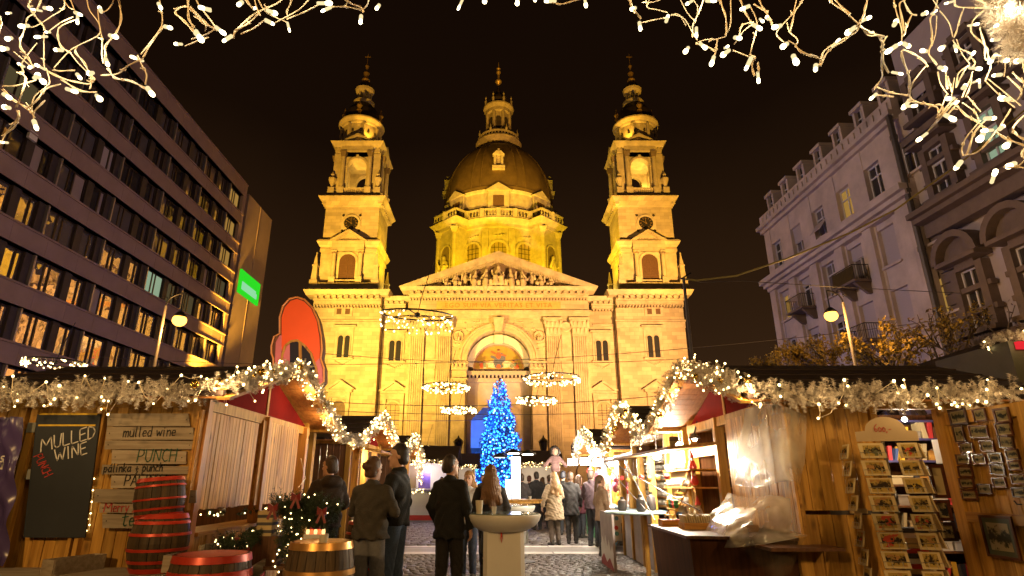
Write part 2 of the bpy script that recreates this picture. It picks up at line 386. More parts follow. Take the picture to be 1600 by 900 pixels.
STONE = ashlar('limestone', (.46, .38, .26))
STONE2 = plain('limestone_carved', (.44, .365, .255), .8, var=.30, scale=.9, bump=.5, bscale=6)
STONE_LAN = plain('dark_limestone', (.24, .18, .11), .85, var=.3, scale=1.2, bump=.5, bscale=6)  # limestone in a darker tone, for the dome lantern
STONE_DK = plain('dark_stone', (.17, .12, .08), .85, var=.3, scale=2, bump=.4, bscale=9)  # dark capitals; also the shade painted into niches and tympanum
PORTAL = plain('dim_marble', (.36, .29, .24), .6, var=.2, scale=.7, bump=.3, bscale=6)  # marble darkened in colour to keep the portal interior dim
MARBLE = plain('pale_marble', (.55, .52, .47), .6, var=.12, scale=1)
FRIEZE = plain('veined_orange_marble', (.50, .30, .10), .55, var=.2, scale=.9)
COPPER = plain('dome_lead', (.15, .095, .035), .55, .3, var=.25, scale=.7)
CUPOLA = plain('dark_copper', (.05, .035, .025), .5, .4, var=.3, scale=2)
GOLD = plain('gilding', (.75, .48, .14), .35, .85, var=.15, scale=3)
LOUVRE = plain('brown_louvre', (.11, .055, .03), .7, var=.25, scale=5)
DARKGL = glass('dark_window', (.03, .03, .035), .1, .0, .6)
DRUMGL = plain('dusty_window', (.30, .22, .10), .4, var=.2, scale=2)
CLOCKF = plain('clock_black', (.02, .017, .015), .4, var=.1)
IRON = plain('black_iron', (.018, .016, .016), .45, .5, var=.3, scale=6)
CONC = plain('washed_concrete', (.30, .21, .19), .9, var=.13, scale=.7, bump=.5, bscale=14)
CONC2 = plain('concrete_end_block', (.30, .22, .19), .9, var=.12, scale=.5, bump=.5, bscale=10)
PIER = plain('dark_pier', (.05, .035, .03), .7, var=.2, scale=2)
FRAMEB = plain('bronze_frame', (.06, .04, .032), .45, .5, var=.15)
ALU = plain('aluminium_strip', (.36, .33, .35), .4, .6, var=.1)
OFFGL = [glass('office_glass', (.62, .55, .5), .012, .8), glass('office_glass_dull', (.30, .26, .26), .05, .6), glass('office_glass_dark', (.05, .045, .045), .04, .2)]
LITWIN = [glow('lit_office_cool', (.62, .85, .55), .42), glow('lit_office_warm', (1, .55, .12), .34), glow('lit_office_dim', (.6, .45, .2), .12)]
BLIND = plain('pale_blind', (.34, .27, .25), .8, var=.08, scale=2)
PLASTER = plain('cream_plaster', (.52, .43, .385), .9, var=.28, scale=.45, bump=.3, bscale=20)
PLASTER2 = plain('grey_plaster', (.42, .36, .39), .9, var=.12, scale=.6, bump=.3, bscale=20)
TRIM = plain('stone_trim', (.15, .11, .088), .85, var=.2, scale=1.5, bump=.4, bscale=12)
SASH = plain('white_sash', (.6, .57, .58), .5, var=.06)
SHUTTER = plain('roller_shutter', (.42, .36, .36), .7, var=.06, stretch=(1, 1, 30), scale=2)
ROOFT = plain('dark_roof_tile', (.05, .035, .03), .8, var=.3, scale=3)
GUTTER = plain('zinc_pipe', (.10, .085, .08), .5, .5, var=.15)
SETT = plain('granite_sett', (.17, .14, .125), .48, var=.35, scale=7, bump=.6, bscale=60)
MORTAR = plain('sand_joint', (.07, .055, .045), .9, var=.25, scale=8)
PALE = plain('pale_stone_band', (.52, .47, .42), .5, var=.16, scale=3, bump=.3)
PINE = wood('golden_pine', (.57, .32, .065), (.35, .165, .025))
PINEX = wood('golden_pine_across', (.58, .32, .07), (.36, .15, .03), 'x')
PINEY = wood('golden_pine_deep', (.58, .32, .07), (.36, .15, .03), 'y')
BIRCH = wood('pale_board', (.80, .46, .15), (.36, .155, .035), scale=.62, kd=.95)
GREYW = wood('weathered_board', (.40, .33, .25), (.27, .21, .15), 'x', rough=.8, scale=1.2, kd=.4)
GREYY = wood('weathered_board_deep', (.40, .33, .25), (.27, .21, .15), 'y', rough=.8, scale=1.2, kd=.4)
DKBROWN = wood('dark_brown_board', (.085, .028, .008), (.045, .015, .005), knots=False, rough=.9)
MOUNT = plain('aged_mount', (.33, .26, .14), .7, var=.08)
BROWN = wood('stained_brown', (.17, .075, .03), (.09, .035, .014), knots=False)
SOFF = wood('soffit_board', (.46, .20, .06), (.28, .11, .03), 'y', knots=False)
OAK = wood('barrel_oak', (.115, .072, .034), (.045, .028, .015), rough=.6, knots=False, rnd=.3)
REDHOOP = plain('red_hoop', (.55, .045, .02), .35, .2, var=.25, scale=5)
BRASSHOOP = plain('brass_hoop', (.62, .33, .10), .35, .7, var=.25, scale=6)
FELT = plain('brown_roof_felt', (.022, .009, .007), .75, var=.35, scale=5, bump=.6, bscale=30)
REDP = plain('red_panel', (.17, .010, .010), .9, var=.15, spec=.05)
ORANGE = plain('orange_red_panel', (.80, .10, .015), .55, var=.08, scale=1)
PINKP = plain('pink_panel', (.55, .16, .17), .6, var=.1)
FROST = plain('frosted_needle', (.70, .62, .54), .7, var=.2, scale=6)
FIR = plain('fir_needle', (.035, .055, .022), .6, var=.4, scale=9)
BAUB = plain('gold_bauble', (.80, .52, .12), .16, .95, var=.1)
CORD = plain('cream_cord', (.90, .76, .54), .45, var=.06)
CORDG = plain('grey_cord', (.10, .08, .07), .6, var=.1)
BULB = glow('warm_bulb', (1, .74, .30), 9, False)
BULBN = glow('warm_bulb_near', (1, .82, .46), 9, False)
SOCK = glow('lit_socket', (1, .78, .40), 1.15, False)
BULBB = glow('blue_bulb', (.02, .20, 1), 12, False)
BULBW = glow('white_bulb', (.25, .55, 1), 8, False)
LAMPW = glow('white_lamp', (1, .90, .72), 30, False)
LAMPO = glow('sodium_lamp', (1, .46, .07), 5, False)
TUBEW = glow('lit_tube', (1, .94, .86), 2.2)
SIGNG = glow('lit_green_sign', (.03, .75, .02), .95)
SIGNG2 = glow('lit_green_sign_pale', (.35, .9, .45), .8)
SIGNR = glow('lit_red_sign', (1, .03, .04), .8)
CHALK = plain('chalkboard', (.018, .022, .030), .6, var=.2, scale=2)
CHALKW = plain('white_chalk', (.75, .72, .68), .9, var=.1)
CHALKR = plain('red_chalk', (.55, .06, .05), .9, var=.1)
INKB = plain('black_paint', (.02, .017, .015), .7)
INKG = plain('green_paint', (.02, .10, .055), .7)
INKR = plain('red_paint', (.45, .03, .03), .7)
YELL = plain('yellow_line', (.75, .48, .03), .6)
BANNER = plain('purple_banner', (.075, .05, .16), .28, var=.15, scale=.8)
WHITE = plain('white_lacquer', (.72, .69, .64), .3, var=.05, scale=3, coat=.3)
WHITEP = plain('white_board', (.70, .66, .66), .6, var=.06)
TARP = plain('white_tarpaulin', (.62, .64, .70), .5, var=.08)
TEAL = plain('teal_tarpaulin', (.03, .07, .09), .5, var=.2)
PAPER = plain('paper', (.56, .43, .22), .7, var=.06)
CUPM = plain('paper_cup', (.66, .58, .44), .6, var=.05)
BLUEP = plain('blue_paint', (.10, .25, .42), .5, var=.15)
GREEN = plain('green_baize', (.05, .22, .08), .8, var=.15)
RED = plain('red_goods', (.6, .05, .045), .5, var=.2)
YELLOW = plain('yellow_goods', (.75, .42, .04), .5, var=.15)
WHITEG = plain('white_goods', (.72, .68, .62), .5, var=.08)
DARKG = plain('dark_goods', (.05, .045, .05), .5, var=.3)
SKIN = plain('skin', (.50, .28, .19), .5, var=.08, scale=12)
FILM = film('clear_film', (.80, .74, .66), .42)
GLASSC = film('clear_cup', (.8, .75, .65), .4, .05)
ENAMEL = plain('enamel_mug', (.66, .62, .58), .35, var=.05)
CLOTHS = {}
def cloth(c, rough=.85, var=.22):
    k = tuple(round(x, 3) for x in c)
    if k not in CLOTHS: CLOTHS[k] = plain('cloth', c, rough, var=var, scale=14, bump=.5, bscale=90)
    return CLOTHS[k]
# ---------------------------------------------------------------- lamps that the photograph shows or whose beams it shows
S1 = (1, .50, .15); S2 = (1, .57, .095); T1 = (1, .50, .04)
light('floodlight_left', 'SPOT', (-25, 50, 5.5), 190000, S2, .5, (-12, 79, 24), 66, 1.0)
light('floodlight_right', 'SPOT', (24, 48, 5.5), 188000, S1, .5, (12, 79, 24), 66, 1.0)
light('tower_flood_left', 'SPOT', (-27, 50, 8), 165000, T1, .5, (-22.5, 82, 49), 44, .7)
light('tower_flood_right', 'SPOT', (27, 50, 8), 158000, T1, .5, (22.5, 82, 49), 44, .7)
for sx in (-1, 1):
    light('drum_flood', 'SPOT', (sx * 15.2, 86.2, 28.6), 46000, (1, .60, .012), .4, (sx * 4, 107, 46), 90, .7)
    light('tower_side_flood', 'SPOT', (sx * 11.5, 82.5, 29.5), 11000, (1, .58, .02), .3, (sx * 19, 84, 40), 100, .7)
    light('belfry_lamp', 'POINT', (sx * 23 + (1.2 if sx > 0 else .9), 84.6, 46.2), 1700 if sx > 0 else 700, (1, .6, .1), .25)
    light('cupola_flood', 'SPOT', (sx * 23 + sx * -2.6, 80.6, 53.6), 1400, T1, .2, (sx * 23, 84.2, 64), 70, .6)
light('facade_wash', 'SPOT', (-19, 52, 6), 30000, S2, .5, (-14, 79, 12), 70, .9); light('facade_wash', 'SPOT', (19, 50, 6), 28000, S1, .5, (14, 79, 12), 70, .9)
light('nave_roof_flood', 'SPOT', (0, 84.5, 33.4), 16000, (1, .60, .012), .4, (0, 106, 47), 110, .7)
light('lantern_flood', 'SPOT', (-9, 100, 58.5), 420, T1, .4, (0, 116, 82), 40, .7)
light('lantern_flood', 'SPOT', (9, 100, 58.5), 420, T1, .4, (0, 116, 82), 40, .7)
for sx in (-1, 1): light('obelisk_lamp', 'POINT', (sx * 16.4, 88.0, 28.9), 900, (1, .7, .12), .2)
light('portico_lamp', 'SPOT', (0, 76.5, 9.5), 1100, (.8, .8, .95), .4, (0, 80, 18), 90, .7)

# ---------------------------------------------------------------- the basilica
YF = 78.7
bas = thing('basilica', 'floodlit yellow stone basilica with two bell towers and a ribbed dome', 'church', (0, YF, 0))
UX, UZ = (1, 0, 0), (0, 0, 1)
def front(hw_out, z0, z1, arches, y, d, mb=None, cx=0.0):
    """an upright wall with arched openings down to its foot: [(centre, half width, springing height)]"""
    mb = mb or MB(); pts = [(cx - hw_out, z0)]
    for c, hw, zs in arches: pts += [(c - hw, z0)] + [(c + hw * cos(a), zs + hw * sin(a)) for a in np.linspace(pi, 0, 13)] + [(c + hw, z0)]
    pts += [(cx + hw_out, z0), (cx + hw_out, z1), (cx - hw_out, z1)]
    return mb.prism(pts, (0, y, 0), UX, UZ, (0, d, 0))
wall = MB()
for s in (-1, 1):
    x0, x1 = sorted((s * 26.0, s * 16.5)); wall.box(x0, x1, YF, 96, 0, 24.9)
    x0, x1 = sorted((s * 16.5, s * 12.5)); wall.box(x0, x1, YF + 1.3, 96, 0, 24.9)
front(12.5, 0, 23.3, [(0, 4.35, 17.2)], YF - .2, 2.6, wall)
wall.box(-12.5, 12.5, YF + 2.4, 96, 0, 15.2); wall.box(-12.5, 12.5, YF + 2.9, 96, 15.2, 27.2)
wall.box(-12.8, 12.8, YF + .4, 96, 23.3, 26.0)
wall.build('facade_wall', STONE, bas)
# base course, strings, entablature
tr = MB()
def cornice_run(mb, x0, x1, y, z, h, out, n_mod, dent=True, ret=None):
    mb.box(x0, x1, y - out * .35, y + .3, z, z + h * .3)
    mb.box(x0 - .05, x1 + .05, y - out * .6, y + .3, z + h * .3, z + h * .42)
    for i in range(n_mod):
        c = x0 + (x1 - x0) * (i + .5) / n_mod; mb.box(c - .24, c + .24, y - out * .93, y - out * .3, z + h * .42, z + h * .64)
    mb.box(x0, x1, y - out * .4, y + .3, z + h * .42, z + h * .64)
    mb.hexa([(x0 - out * .75, y - out * .8, z + h * .64), (x1 + out * .75, y - out * .8, z + h * .64), (x1 + out * .75, y + 1, z + h * .64), (x0 - out * .75, y + 1, z + h * .64)],
            [(x0 - out, y - out * 1.1, z + h), (x1 + out, y - out * 1.1, z + h), (x1 + out, y + 1, z + h), (x0 - out, y + 1, z + h)])
    if dent:
        k = int((x1 - x0) / .42)
        for i in range(k):
            c = x0 + (x1 - x0) * (i + .5) / k; mb.box(c - .11, c + .11, y - out * .5, y - .02, z - h * .16, z - .02)
for s in (-1, 1):
    a, b = sorted((s * 26.0, s * 16.5)); cornice_run(tr, a, b, YF, 25.2, 2.0, 1.35, 11)
    tr.box(a - .15, b + .15, YF - .18, YF + .2, 22.9, 23.15); tr.box(a - .06, b + .06, YF - .1, YF + .2, 22.0, 22.85)
    tr.cut(); tr.box(a - .4, b + .4, YF - .45, YF + .2, 0, 3.2); tr.cut()
    a, b = sorted((s * 16.4, s * 13.3)); cornice_run(tr, a, b, YF + 1.3, 25.0, 1.75, 1.0, 4)
    tr.box(a, b, YF + 1.1, YF + 1.5, 22.6, 22.85); tr.cut(); tr.box(a, b, YF + .9, YF + 1.5, 0, 3.2); tr.cut()
cornice_run(tr, -12.6, 12.6, YF - .2, 26.1, 1.5, 1.3, 27)
tr.box(-12.7, 12.7, YF - .42, YF + .3, 23.3, 23.75); tr.box(-12.75, 12.75, YF - .5, YF + .3, 23.75, 24.2); tr.box(-12.85, 12.85, YF - .62, YF + .3, 24.2, 24.4)
tr.build_parts('cornice', STONE2, bas)
fr = MB().box(-12.55, 12.55, YF - .3, YF + .35, 24.4, 26.0).build('frieze', STONE, bas)
MB().box(-8.7, 8.7, YF - .36, YF - .25, 24.62, 25.75).build('inscription_panel', FRIEZE, fr)
def lettering(txt, size, loc, mat, parent, name='lettering', rot=(pi / 2, 0, 0), ext=.01, sx=1.0, align='CENTER', space=1.0):
    cu = bpy.data.curves.new('t', 'FONT'); cu.body = txt; cu.size = size; cu.extrude = ext; cu.align_x = align; cu.resolution_u = 2; cu.space_character = space
    o = bpy.data.objects.new('t', cu); COL.objects.link(o); bpy.context.view_layer.update()
    me = bpy.data.meshes.new_from_object(o.evaluated_get(bpy.context.evaluated_depsgraph_get())); bpy.data.objects.remove(o); me.materials.clear(); me.materials.append(mat)
    return link(name, me, parent, loc=loc, rot=rot, scale=(sx, 1, 1))
lettering('EGO SUM VIA VERITAS ET VITA', .98, (0, YF - .37, 24.85), plain('gilt_letter', (.30, .15, .035), .5), fr, sx=1.0, space=1.12)
# pediment
pm = MB()
def gable(mb, cx, y, hw, z0, z1, t, d, rot=None):
    mb.band([(-hw + t * 2.2, z0), (0, z1 - t), (hw - t * 2.2, z0)], [(-hw, z0), (0, z1), (hw, z0)], (cx, y, 0), UX, UZ, (0, d, 0))
gable(pm, 0, YF - 1.6, 13.95, 27.62, 32.9, 1.05, 2.2)
pm.prism([(-12.2, 27.6), (12.2, 27.6), (0, 32.2)], (0, YF + .3, 0), UX, UZ, (0, .5, 0))
for k in range(46):
    for s in (-1, 1):
        t = (k + .5) / 46; x = s * (11.4 - 10.9 * t); z = 27.7 + 4.02 * t; pm.box(x - .09, x + .09, YF - 1.35, YF + .3, z - .12, z + .14)
ped = pm.build('pediment', STONE2, bas)
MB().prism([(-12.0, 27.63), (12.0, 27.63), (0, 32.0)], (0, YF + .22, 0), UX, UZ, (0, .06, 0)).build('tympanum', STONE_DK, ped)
rf = MB(); rf.prism([(-13.5, 27.6), (13.5, 27.6), (0, 32.6)], (0, YF + .8, 0), UX, UZ, (0, 18, 0)); rf.build('nave_roof', CUPOLA, bas)
# carved figures
def figure_mesh(kind, seed):
    r = random.Random(seed); p = []
    if kind == 'sit':
        p = [('c', (0, 0, .5), (0, .02, 1.15), .33, .26), ('e', (0, -.05, 1.52), (.15, .17, .2)), ('c', (-.18, -.1, .5), (-.22, -.6, .55), .22, .19), ('c', (.18, -.1, .5), (.24, -.55, .5), .22, .19),
             ('c', (-.22, -.6, .55), (-.25, -.58, 0), .19, .24), ('c', (.24, -.55, .5), (.22, -.5, 0), .19, .24), ('e', (0, -.05, .3), (.5, .4, .4)),
             ('c', (-.28, 0, 1.1), (-.45, -.15, .75), .11, .09), ('c', (-.45, -.15, .75), (-.2 - r.random() * .4, -.45, .8 + r.random() * .5), .09, .07),
             ('c', (.28, 0, 1.1), (.46, -.1, .78), .11, .09), ('c', (.46, -.1, .78), (.25 + r.random() * .3, -.4, .8 + r.random() * .6), .09, .07)]
    elif kind == 'lean':
        p = [('c', (0, 0, .35), (.45, 0, .85), .3, .24), ('e', (.62, -.05, 1.18), (.15, .16, .19)), ('c', (0, -.1, .3), (-.6, -.2, .3), .25, .2), ('c', (-.6, -.2, .3), (-1.15, -.2, .12), .19, .14), ('e', (-.1, 0, .2), (.6, .35, .26)),
             ('c', (.5, 0, .95), (.75, -.2, .5), .11, .09), ('c', (.4, -.1, .9), (-.05, -.35, .65), .1, .08)]
    else:
        p = [('c', (0, 0, 0), (0, 0, .9), .36, .25), ('c', (0, 0, .9), (0, .02, 1.42), .26, .24), ('e', (0, -.04, 1.78), (.14, .16, .2)), ('c', (0, 0, 1.4), (0, -.02, 1.65), .1, .09),
             ('c', (-.25, 0, 1.4), (-.4, -.12, 1.0), .11, .09), ('c', (-.4, -.12, 1.0), (-.15 - .3 * r.random(), -.38, 1.0 + .5 * r.random()), .09, .07),
             ('c', (.25, 0, 1.4), (.42, -.1, 1.02), .11, .09), ('c', (.42, -.1, 1.02), (.2 + .3 * r.random(), -.35, 1.0 + .4 * r.random()), .09, .07), ('c', (-.2, -.2, .1), (.15, -.22, .95), .13, .08)]
    fold = lambda d, g: d + .022 * np.sin(g[..., 0] * 26 + 3 * np.sin(g[..., 2] * 3 + seed)) * (g[..., 2] < 1.2)
    v, f = organic(p, .06, .1, fold); return mesh_np('statue', v, f)
FIG = {k: [figure_mesh(k, i) for i in range(3)] for k in ('sit', 'stand', 'lean')}
def statue(kind, i, parent, loc, s, rz=0, mirror=False, name='statue', mat=None):
    me = FIG[kind][i % 3]
    if mat and mat is not STONE2: me = me.copy(); me.materials.clear()
    return link(name, me, parent, mat or STONE2, True, loc=loc, rot=(0, 0, rz), scale=(-s if mirror else s, s, s))
X, i = 0, 0
statue('sit', 0, ped, (0, YF - .35, 28.15), 1.75); MB().box(-.85, .85, YF - .9, YF + .2, 27.62, 28.2).build('throne', STONE2, ped)
for x, k, s in ((1.75, 'sit', 1.75), (3.35, 'sit', 1.6), (4.75, 'stand', 1.32), (6.0, 'sit', 1.35), (7.35, 'sit', 1.12), (8.8, 'lean', 1.0), (10.3, 'lean', .62)):
    for sg in (-1, 1):
        i += 1; statue(k, i, ped, (sg * x, YF - .3, 27.63), s, rz=-sg * .3, mirror=sg > 0 if k == 'lean' else i % 2 == 0)
# pilasters with fluting and leafy capitals
def capital(mb, cx, y, z, hw, h):
    mb.frus(cx, y, z, z + h * .86, hw * .98, hw * 1.25, .45, .62); mb.box(cx - hw * 1.4, cx + hw * 1.4, y - .72, y + .3, z + h * .86, z + h)
    for row in range(2):
        for k in range(4):
            x = cx + hw * (-.82 + .547 * k + (.2 if row else 0)) * (1 + .12 * row); zz = z + h * (.04 + .36 * row)
            mb.hexa([(x - hw * .2, y - .46, zz), (x + hw * .2, y - .46, zz), (x + hw * .2, y - .3, zz), (x - hw * .2, y - .3, zz)],
                    [(x - hw * .11, y - .74 - .1 * row, zz + h * .32), (x + hw * .11, y - .74 - .1 * row, zz + h * .32), (x + hw * .13, y - .5, zz + h * .36), (x - hw * .13, y - .5, zz + h * .36)])
    for sx in (-1, 1): mb.ball((cx + sx * hw * 1.15, y - .62, z + h * .74), h * .13, 6)
for cx, hw in ((-11.2, 1.02), (-7.5, .94), (7.5, .94), (11.2, 1.02)):
    m = MB().box(cx - hw, cx + hw, YF - .5, YF - .15, 3.2, 20.9)
    for k in range(7):
        x = cx - hw + 2 * hw * (k + .5) / 7; m.box(x - hw * .085, x + hw * .085, YF - .62, YF - .48, 3.6 if k not in (0, 6) else 3.3, 20.6)
    m.box(cx - hw * 1.12, cx + hw * 1.12, YF - .75, YF - .15, 2.2, 3.2)
    p_ = m.build('pilaster', STONE2, bas); c = MB(); capital(c, cx, YF - .15, 20.9, hw, 2.4); c.build('capital', STONE2, p_)
for s in (-1, 1):
    m = MB(); m.lathe([(.62, 0), (.78, .14), (.62, .3), (.40, .22), (.0, .18)], 16); 
    m.v = [(p[0] + s * 9.35, YF - .2 - p[2], p[1] + 22.1) for p in m.v]; m.build('wreath', STONE2, bas)
    m = MB().box(s * 9.35 - .8, s * 9.35 + .8, YF - .42, YF - .15, 16.2, 17.2); m.box(s * 9.35 - .7, s * 9.35 + .7, YF - .34, YF - .15, 14.6, 16.2); m.box(s * 9.35 - .65, s * 9.35 + .65, YF - .28, YF - .15, 17.6, 20.9); m.build('wall_panel', STONE2, bas)
# great arch
m = MB(); m.band(arc(4.35, 0, pi, 28, (0, 17.2)), arc(4.7, 0, pi, 28, (0, 17.2)), (0, YF - .55, 0), UX, UZ, (0, .4, 0)); m.band(arc(4.72, 0, pi, 28, (0, 17.2)), arc(5.15, 0, pi, 28, (0, 17.2)), (0, YF - .45, 0), UX, UZ, (0, .3, 0)); m.band(arc(5.16, 0, pi, 28, (0, 17.2)), arc(5.4, 0, pi, 28, (0, 17.2)), (0, YF - .6, 0), UX, UZ, (0, .45, 0))
ar = m.build('great_arch', STONE2, bas)
MB().hexa([(-.45, YF - .95, 21.3), (.45, YF - .95, 21.3), (.45, YF - .2, 21.3), (-.45, YF - .2, 21.3)], [(-.75, YF - 1.25, 23.2), (.75, YF - 1.25, 23.2), (.75, YF - .2, 23.2), (-.75, YF - .2, 23.2)]).build('keystone', STONE2, ar)
MB().box(-.55, .55, YF + .6, YF + 1.4, 19.9, 21.2).build('keystone', MARBLE, ar)
m = MB()
for s in (-1, 1):
    a, b = sorted((s * 4.1, s * 6.5)); m.box(a, b, YF - .9, YF + 1.5, 16.8, 17.15); m.box(a + .12, b - .12, YF - .75, YF + 1.5, 16.0, 16.8)
    for k in range(4): m.box(a + .2 + k * .55, a + .42 + k * .55, YF - 1.0, YF - .7, 16.3, 16.8)
    a, b = sorted((s * 4.5, s * 6.2)); m.box(a, b, YF - .45, YF - .15, 3.2, 14); c = MB()
    capital(m, s * 5.35, YF - .1, 13.2, .8, 1.7); m.cut()
m.build_parts('impost', STONE2, bas)
m = MB(); m.band(arc(3.55, 0, pi, 24, (0, 16.6)), arc(4.33, 0, pi, 24, (0, 16.9)), (0, YF + .9, 0), UX, UZ, (0, 1.5, 0)); m.build('archivolt', MARBLE, ar)
m = MB(); m.box(-4.3, 4.3, YF + .7, YF + 2.5, 15.55, 16.1)
for k in range(16): m.box(-4.1 + k * .53, -3.85 + k * .53, YF + .75, YF + 1.1, 15.2, 15.55)
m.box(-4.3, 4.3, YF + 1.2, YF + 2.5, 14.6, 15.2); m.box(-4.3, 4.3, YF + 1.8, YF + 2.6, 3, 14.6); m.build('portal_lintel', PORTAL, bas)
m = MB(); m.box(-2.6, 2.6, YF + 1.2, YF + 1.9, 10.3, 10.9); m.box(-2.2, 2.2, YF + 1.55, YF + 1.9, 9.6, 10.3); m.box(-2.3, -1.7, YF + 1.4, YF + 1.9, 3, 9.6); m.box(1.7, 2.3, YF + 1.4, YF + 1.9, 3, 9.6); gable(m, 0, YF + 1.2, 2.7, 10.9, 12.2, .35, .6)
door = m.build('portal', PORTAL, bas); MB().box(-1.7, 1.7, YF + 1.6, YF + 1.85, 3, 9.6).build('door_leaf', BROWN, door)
# mosaic lunette: a plain generic figure in red and blue on gold, clouds and companions below
mos = MB().prism(arc(3.5, 0, pi, 24, (0, 16.6)), (0, YF + 2.2, 0), UX, UZ, (0, .1, 0)).build('mosaic_lunette', plain('mosaic_gold', (.30, .21, .045), .45, var=.15, scale=2), bas)
MB().band(arc(3.3, 0, pi, 24, (0, 16.62)), arc(3.54, 0, pi, 24, (0, 16.62)), (0, YF + 2.14, 0), UX, UZ, (0, .05, 0)).build('mosaic_border', plain('mosaic_border', (.30, .17, .12), .5, var=.4, scale=9), mos)
MB().box(-3.5, 3.5, YF + 2.05, YF + 2.2, 16.12, 16.62).build('mosaic_border', plain('mosaic_border2', (.33, .22, .2), .5, var=.3, scale=6), mos)
def blobs(cols, y):
    for nm, col, els in cols:
        v = []
        m = MB()
        for (x, z, rx, rz, a) in els:
            pts = [(x + rx * cos(t) * cos(a) - rz * sin(t) * sin(a), z + rx * cos(t) * sin(a) + rz * sin(t) * cos(a)) for t in np.linspace(0, 2 * pi, 14, endpoint=False)]
            y -= .0025; m.prism(pts, (0, y, 0), UX, UZ, (0, .03, 0))
        m.build('mosaic_' + nm, plain('mosaic_' + nm, col, .5, var=.3, scale=8), mos)
blobs([('cloud', (.5, .46, .42), [(-1.3, 17.3, .8, .38, .3), (1.3, 17.35, .8, .4, -.3), (0, 16.95, 1.5, .22, 0), (-2, 17.0, .7, .3, 0), (2.1, 17, .7, .3, 0)]),
       ('cloak', (.10, .11, .19), [(-.1, 17.6, .62, .75, 0), (.45, 18.25, .5, .7, .3), (-.75, 18.3, .42, .2, -.3), (.05, 17.0, .65, .3, 0)]),
       ('robe', (.48, .09, .05), [(0, 18.55, .36, .5, 0), (-.72, 18.95, .5, .13, -.5), (.75, 18.6, .45, .13, -.25), (0, 17.0, .3, .28, 0), (-2.35, 17.1, .3, .42, .2), (2.45, 17.0, .45, .3, -.4)]),
       ('flesh', (.42, .22, .12), [(0, 19.22, .17, .22, 0), (-1.15, 19.2, .09, .07, 0), (1.15, 18.48, .1, .06, 0), (-2.0, 17.6, .16, .2, 0), (2.1, 17.6, .15, .2, 0), (-2.6, 17.5, .14, .18, 0), (2.65, 17.45, .14, .18, 0), (-1.75, 17.15, .22, .4, .5)]),
       ('garment', (.16, .20, .17), [(-1.95, 17.2, .24, .4, 0), (1.85, 17.05, .3, .3, .5), (2.3, 17.25, .18, .3, 0)]),
       ('hair', (.12, .05, .02), [(0, 19.35, .2, .14, 0), (-2.0, 17.76, .17, .1, 0), (2.1, 17.77, .17, .1, 0)])], YF + 2.17)
for s in (-1, 1):        # roundels with a seated relief
    m = MB(); m.lathe([(.66, .06), (.74, .26), (.86, .06), (.66, .06)], 22); m.lathe([(0, .04), (.68, .04)], 22); m.v = [(p[0] + s * 5.62, YF - .2 - p[2], p[1] + 20.75) for p in m.v]
    r_ = m.build('roundel', STONE2, bas); statue('sit', 1, r_, (s * 5.62, YF - .2, 20.2), .62)
    m = MB(); rr = random.Random(3)
    for k in range(60):
        a = rr.uniform(.15, 1.2); q = 5.6 + rr.random() * 1.7; x, z = q * cos(a), 17.2 + q * sin(a)
        if x < 6.4 and z < 23.1 and hypot(x - 5.62, z - 20.75) > .9: m.ball((s * x, YF - .2, z), .13 + .1 * rr.random(), 5, (1, .8, .8))
    m.build('spandrel_carving', STONE2, bas)
# windows of the side bays
def twin_window(cx, y, z0, z1):
    w = z1 - z0; m = MB(); m.box(cx - 1.25, cx + 1.25, y - .14, y + .02, z0 - .05, z1 + .75); m.box(cx - 1.55, cx + 1.55, y - .5, y + .05, z1 + .75, z1 + 1.0); m.box(cx - 1.45, cx + 1.45, y - .36, y + .05, z0 - .3, z0 - .05)
    for k, x in enumerate(np.linspace(-1.0, 1.0, 9)): m.ball((cx + x, y - .1, z0 - .55 - .45 * (1 - abs(x))), .17, 5, (1, .7, 1))
    for k in range(3): m.cyl((cx - .9 + .9 * k, y - .22, z0), (cx - .9 + .9 * k, y - .22, z1 - .75), .1, n=6)
    for k in (-.47, .47): m.band(arc(.36, 0, pi, 8, (cx + k, z1 - .75)), arc(.5, 0, pi, 8, (cx + k, z1 - .75)), (0, y - .24, 0), UX, UZ, (0, .12, 0))
    o = m.build('twin_window', STONE2, bas)
    for k in (-.47, .47): MB().prism([(-.34, z0)] + [(.34, z0)] + arc(.34, 0, pi, 8, (0, z1 - .75)), (cx + k, y - .17, 0), UX, UZ, (0, .02, 0)).build('window_pane', DARKGL, o)
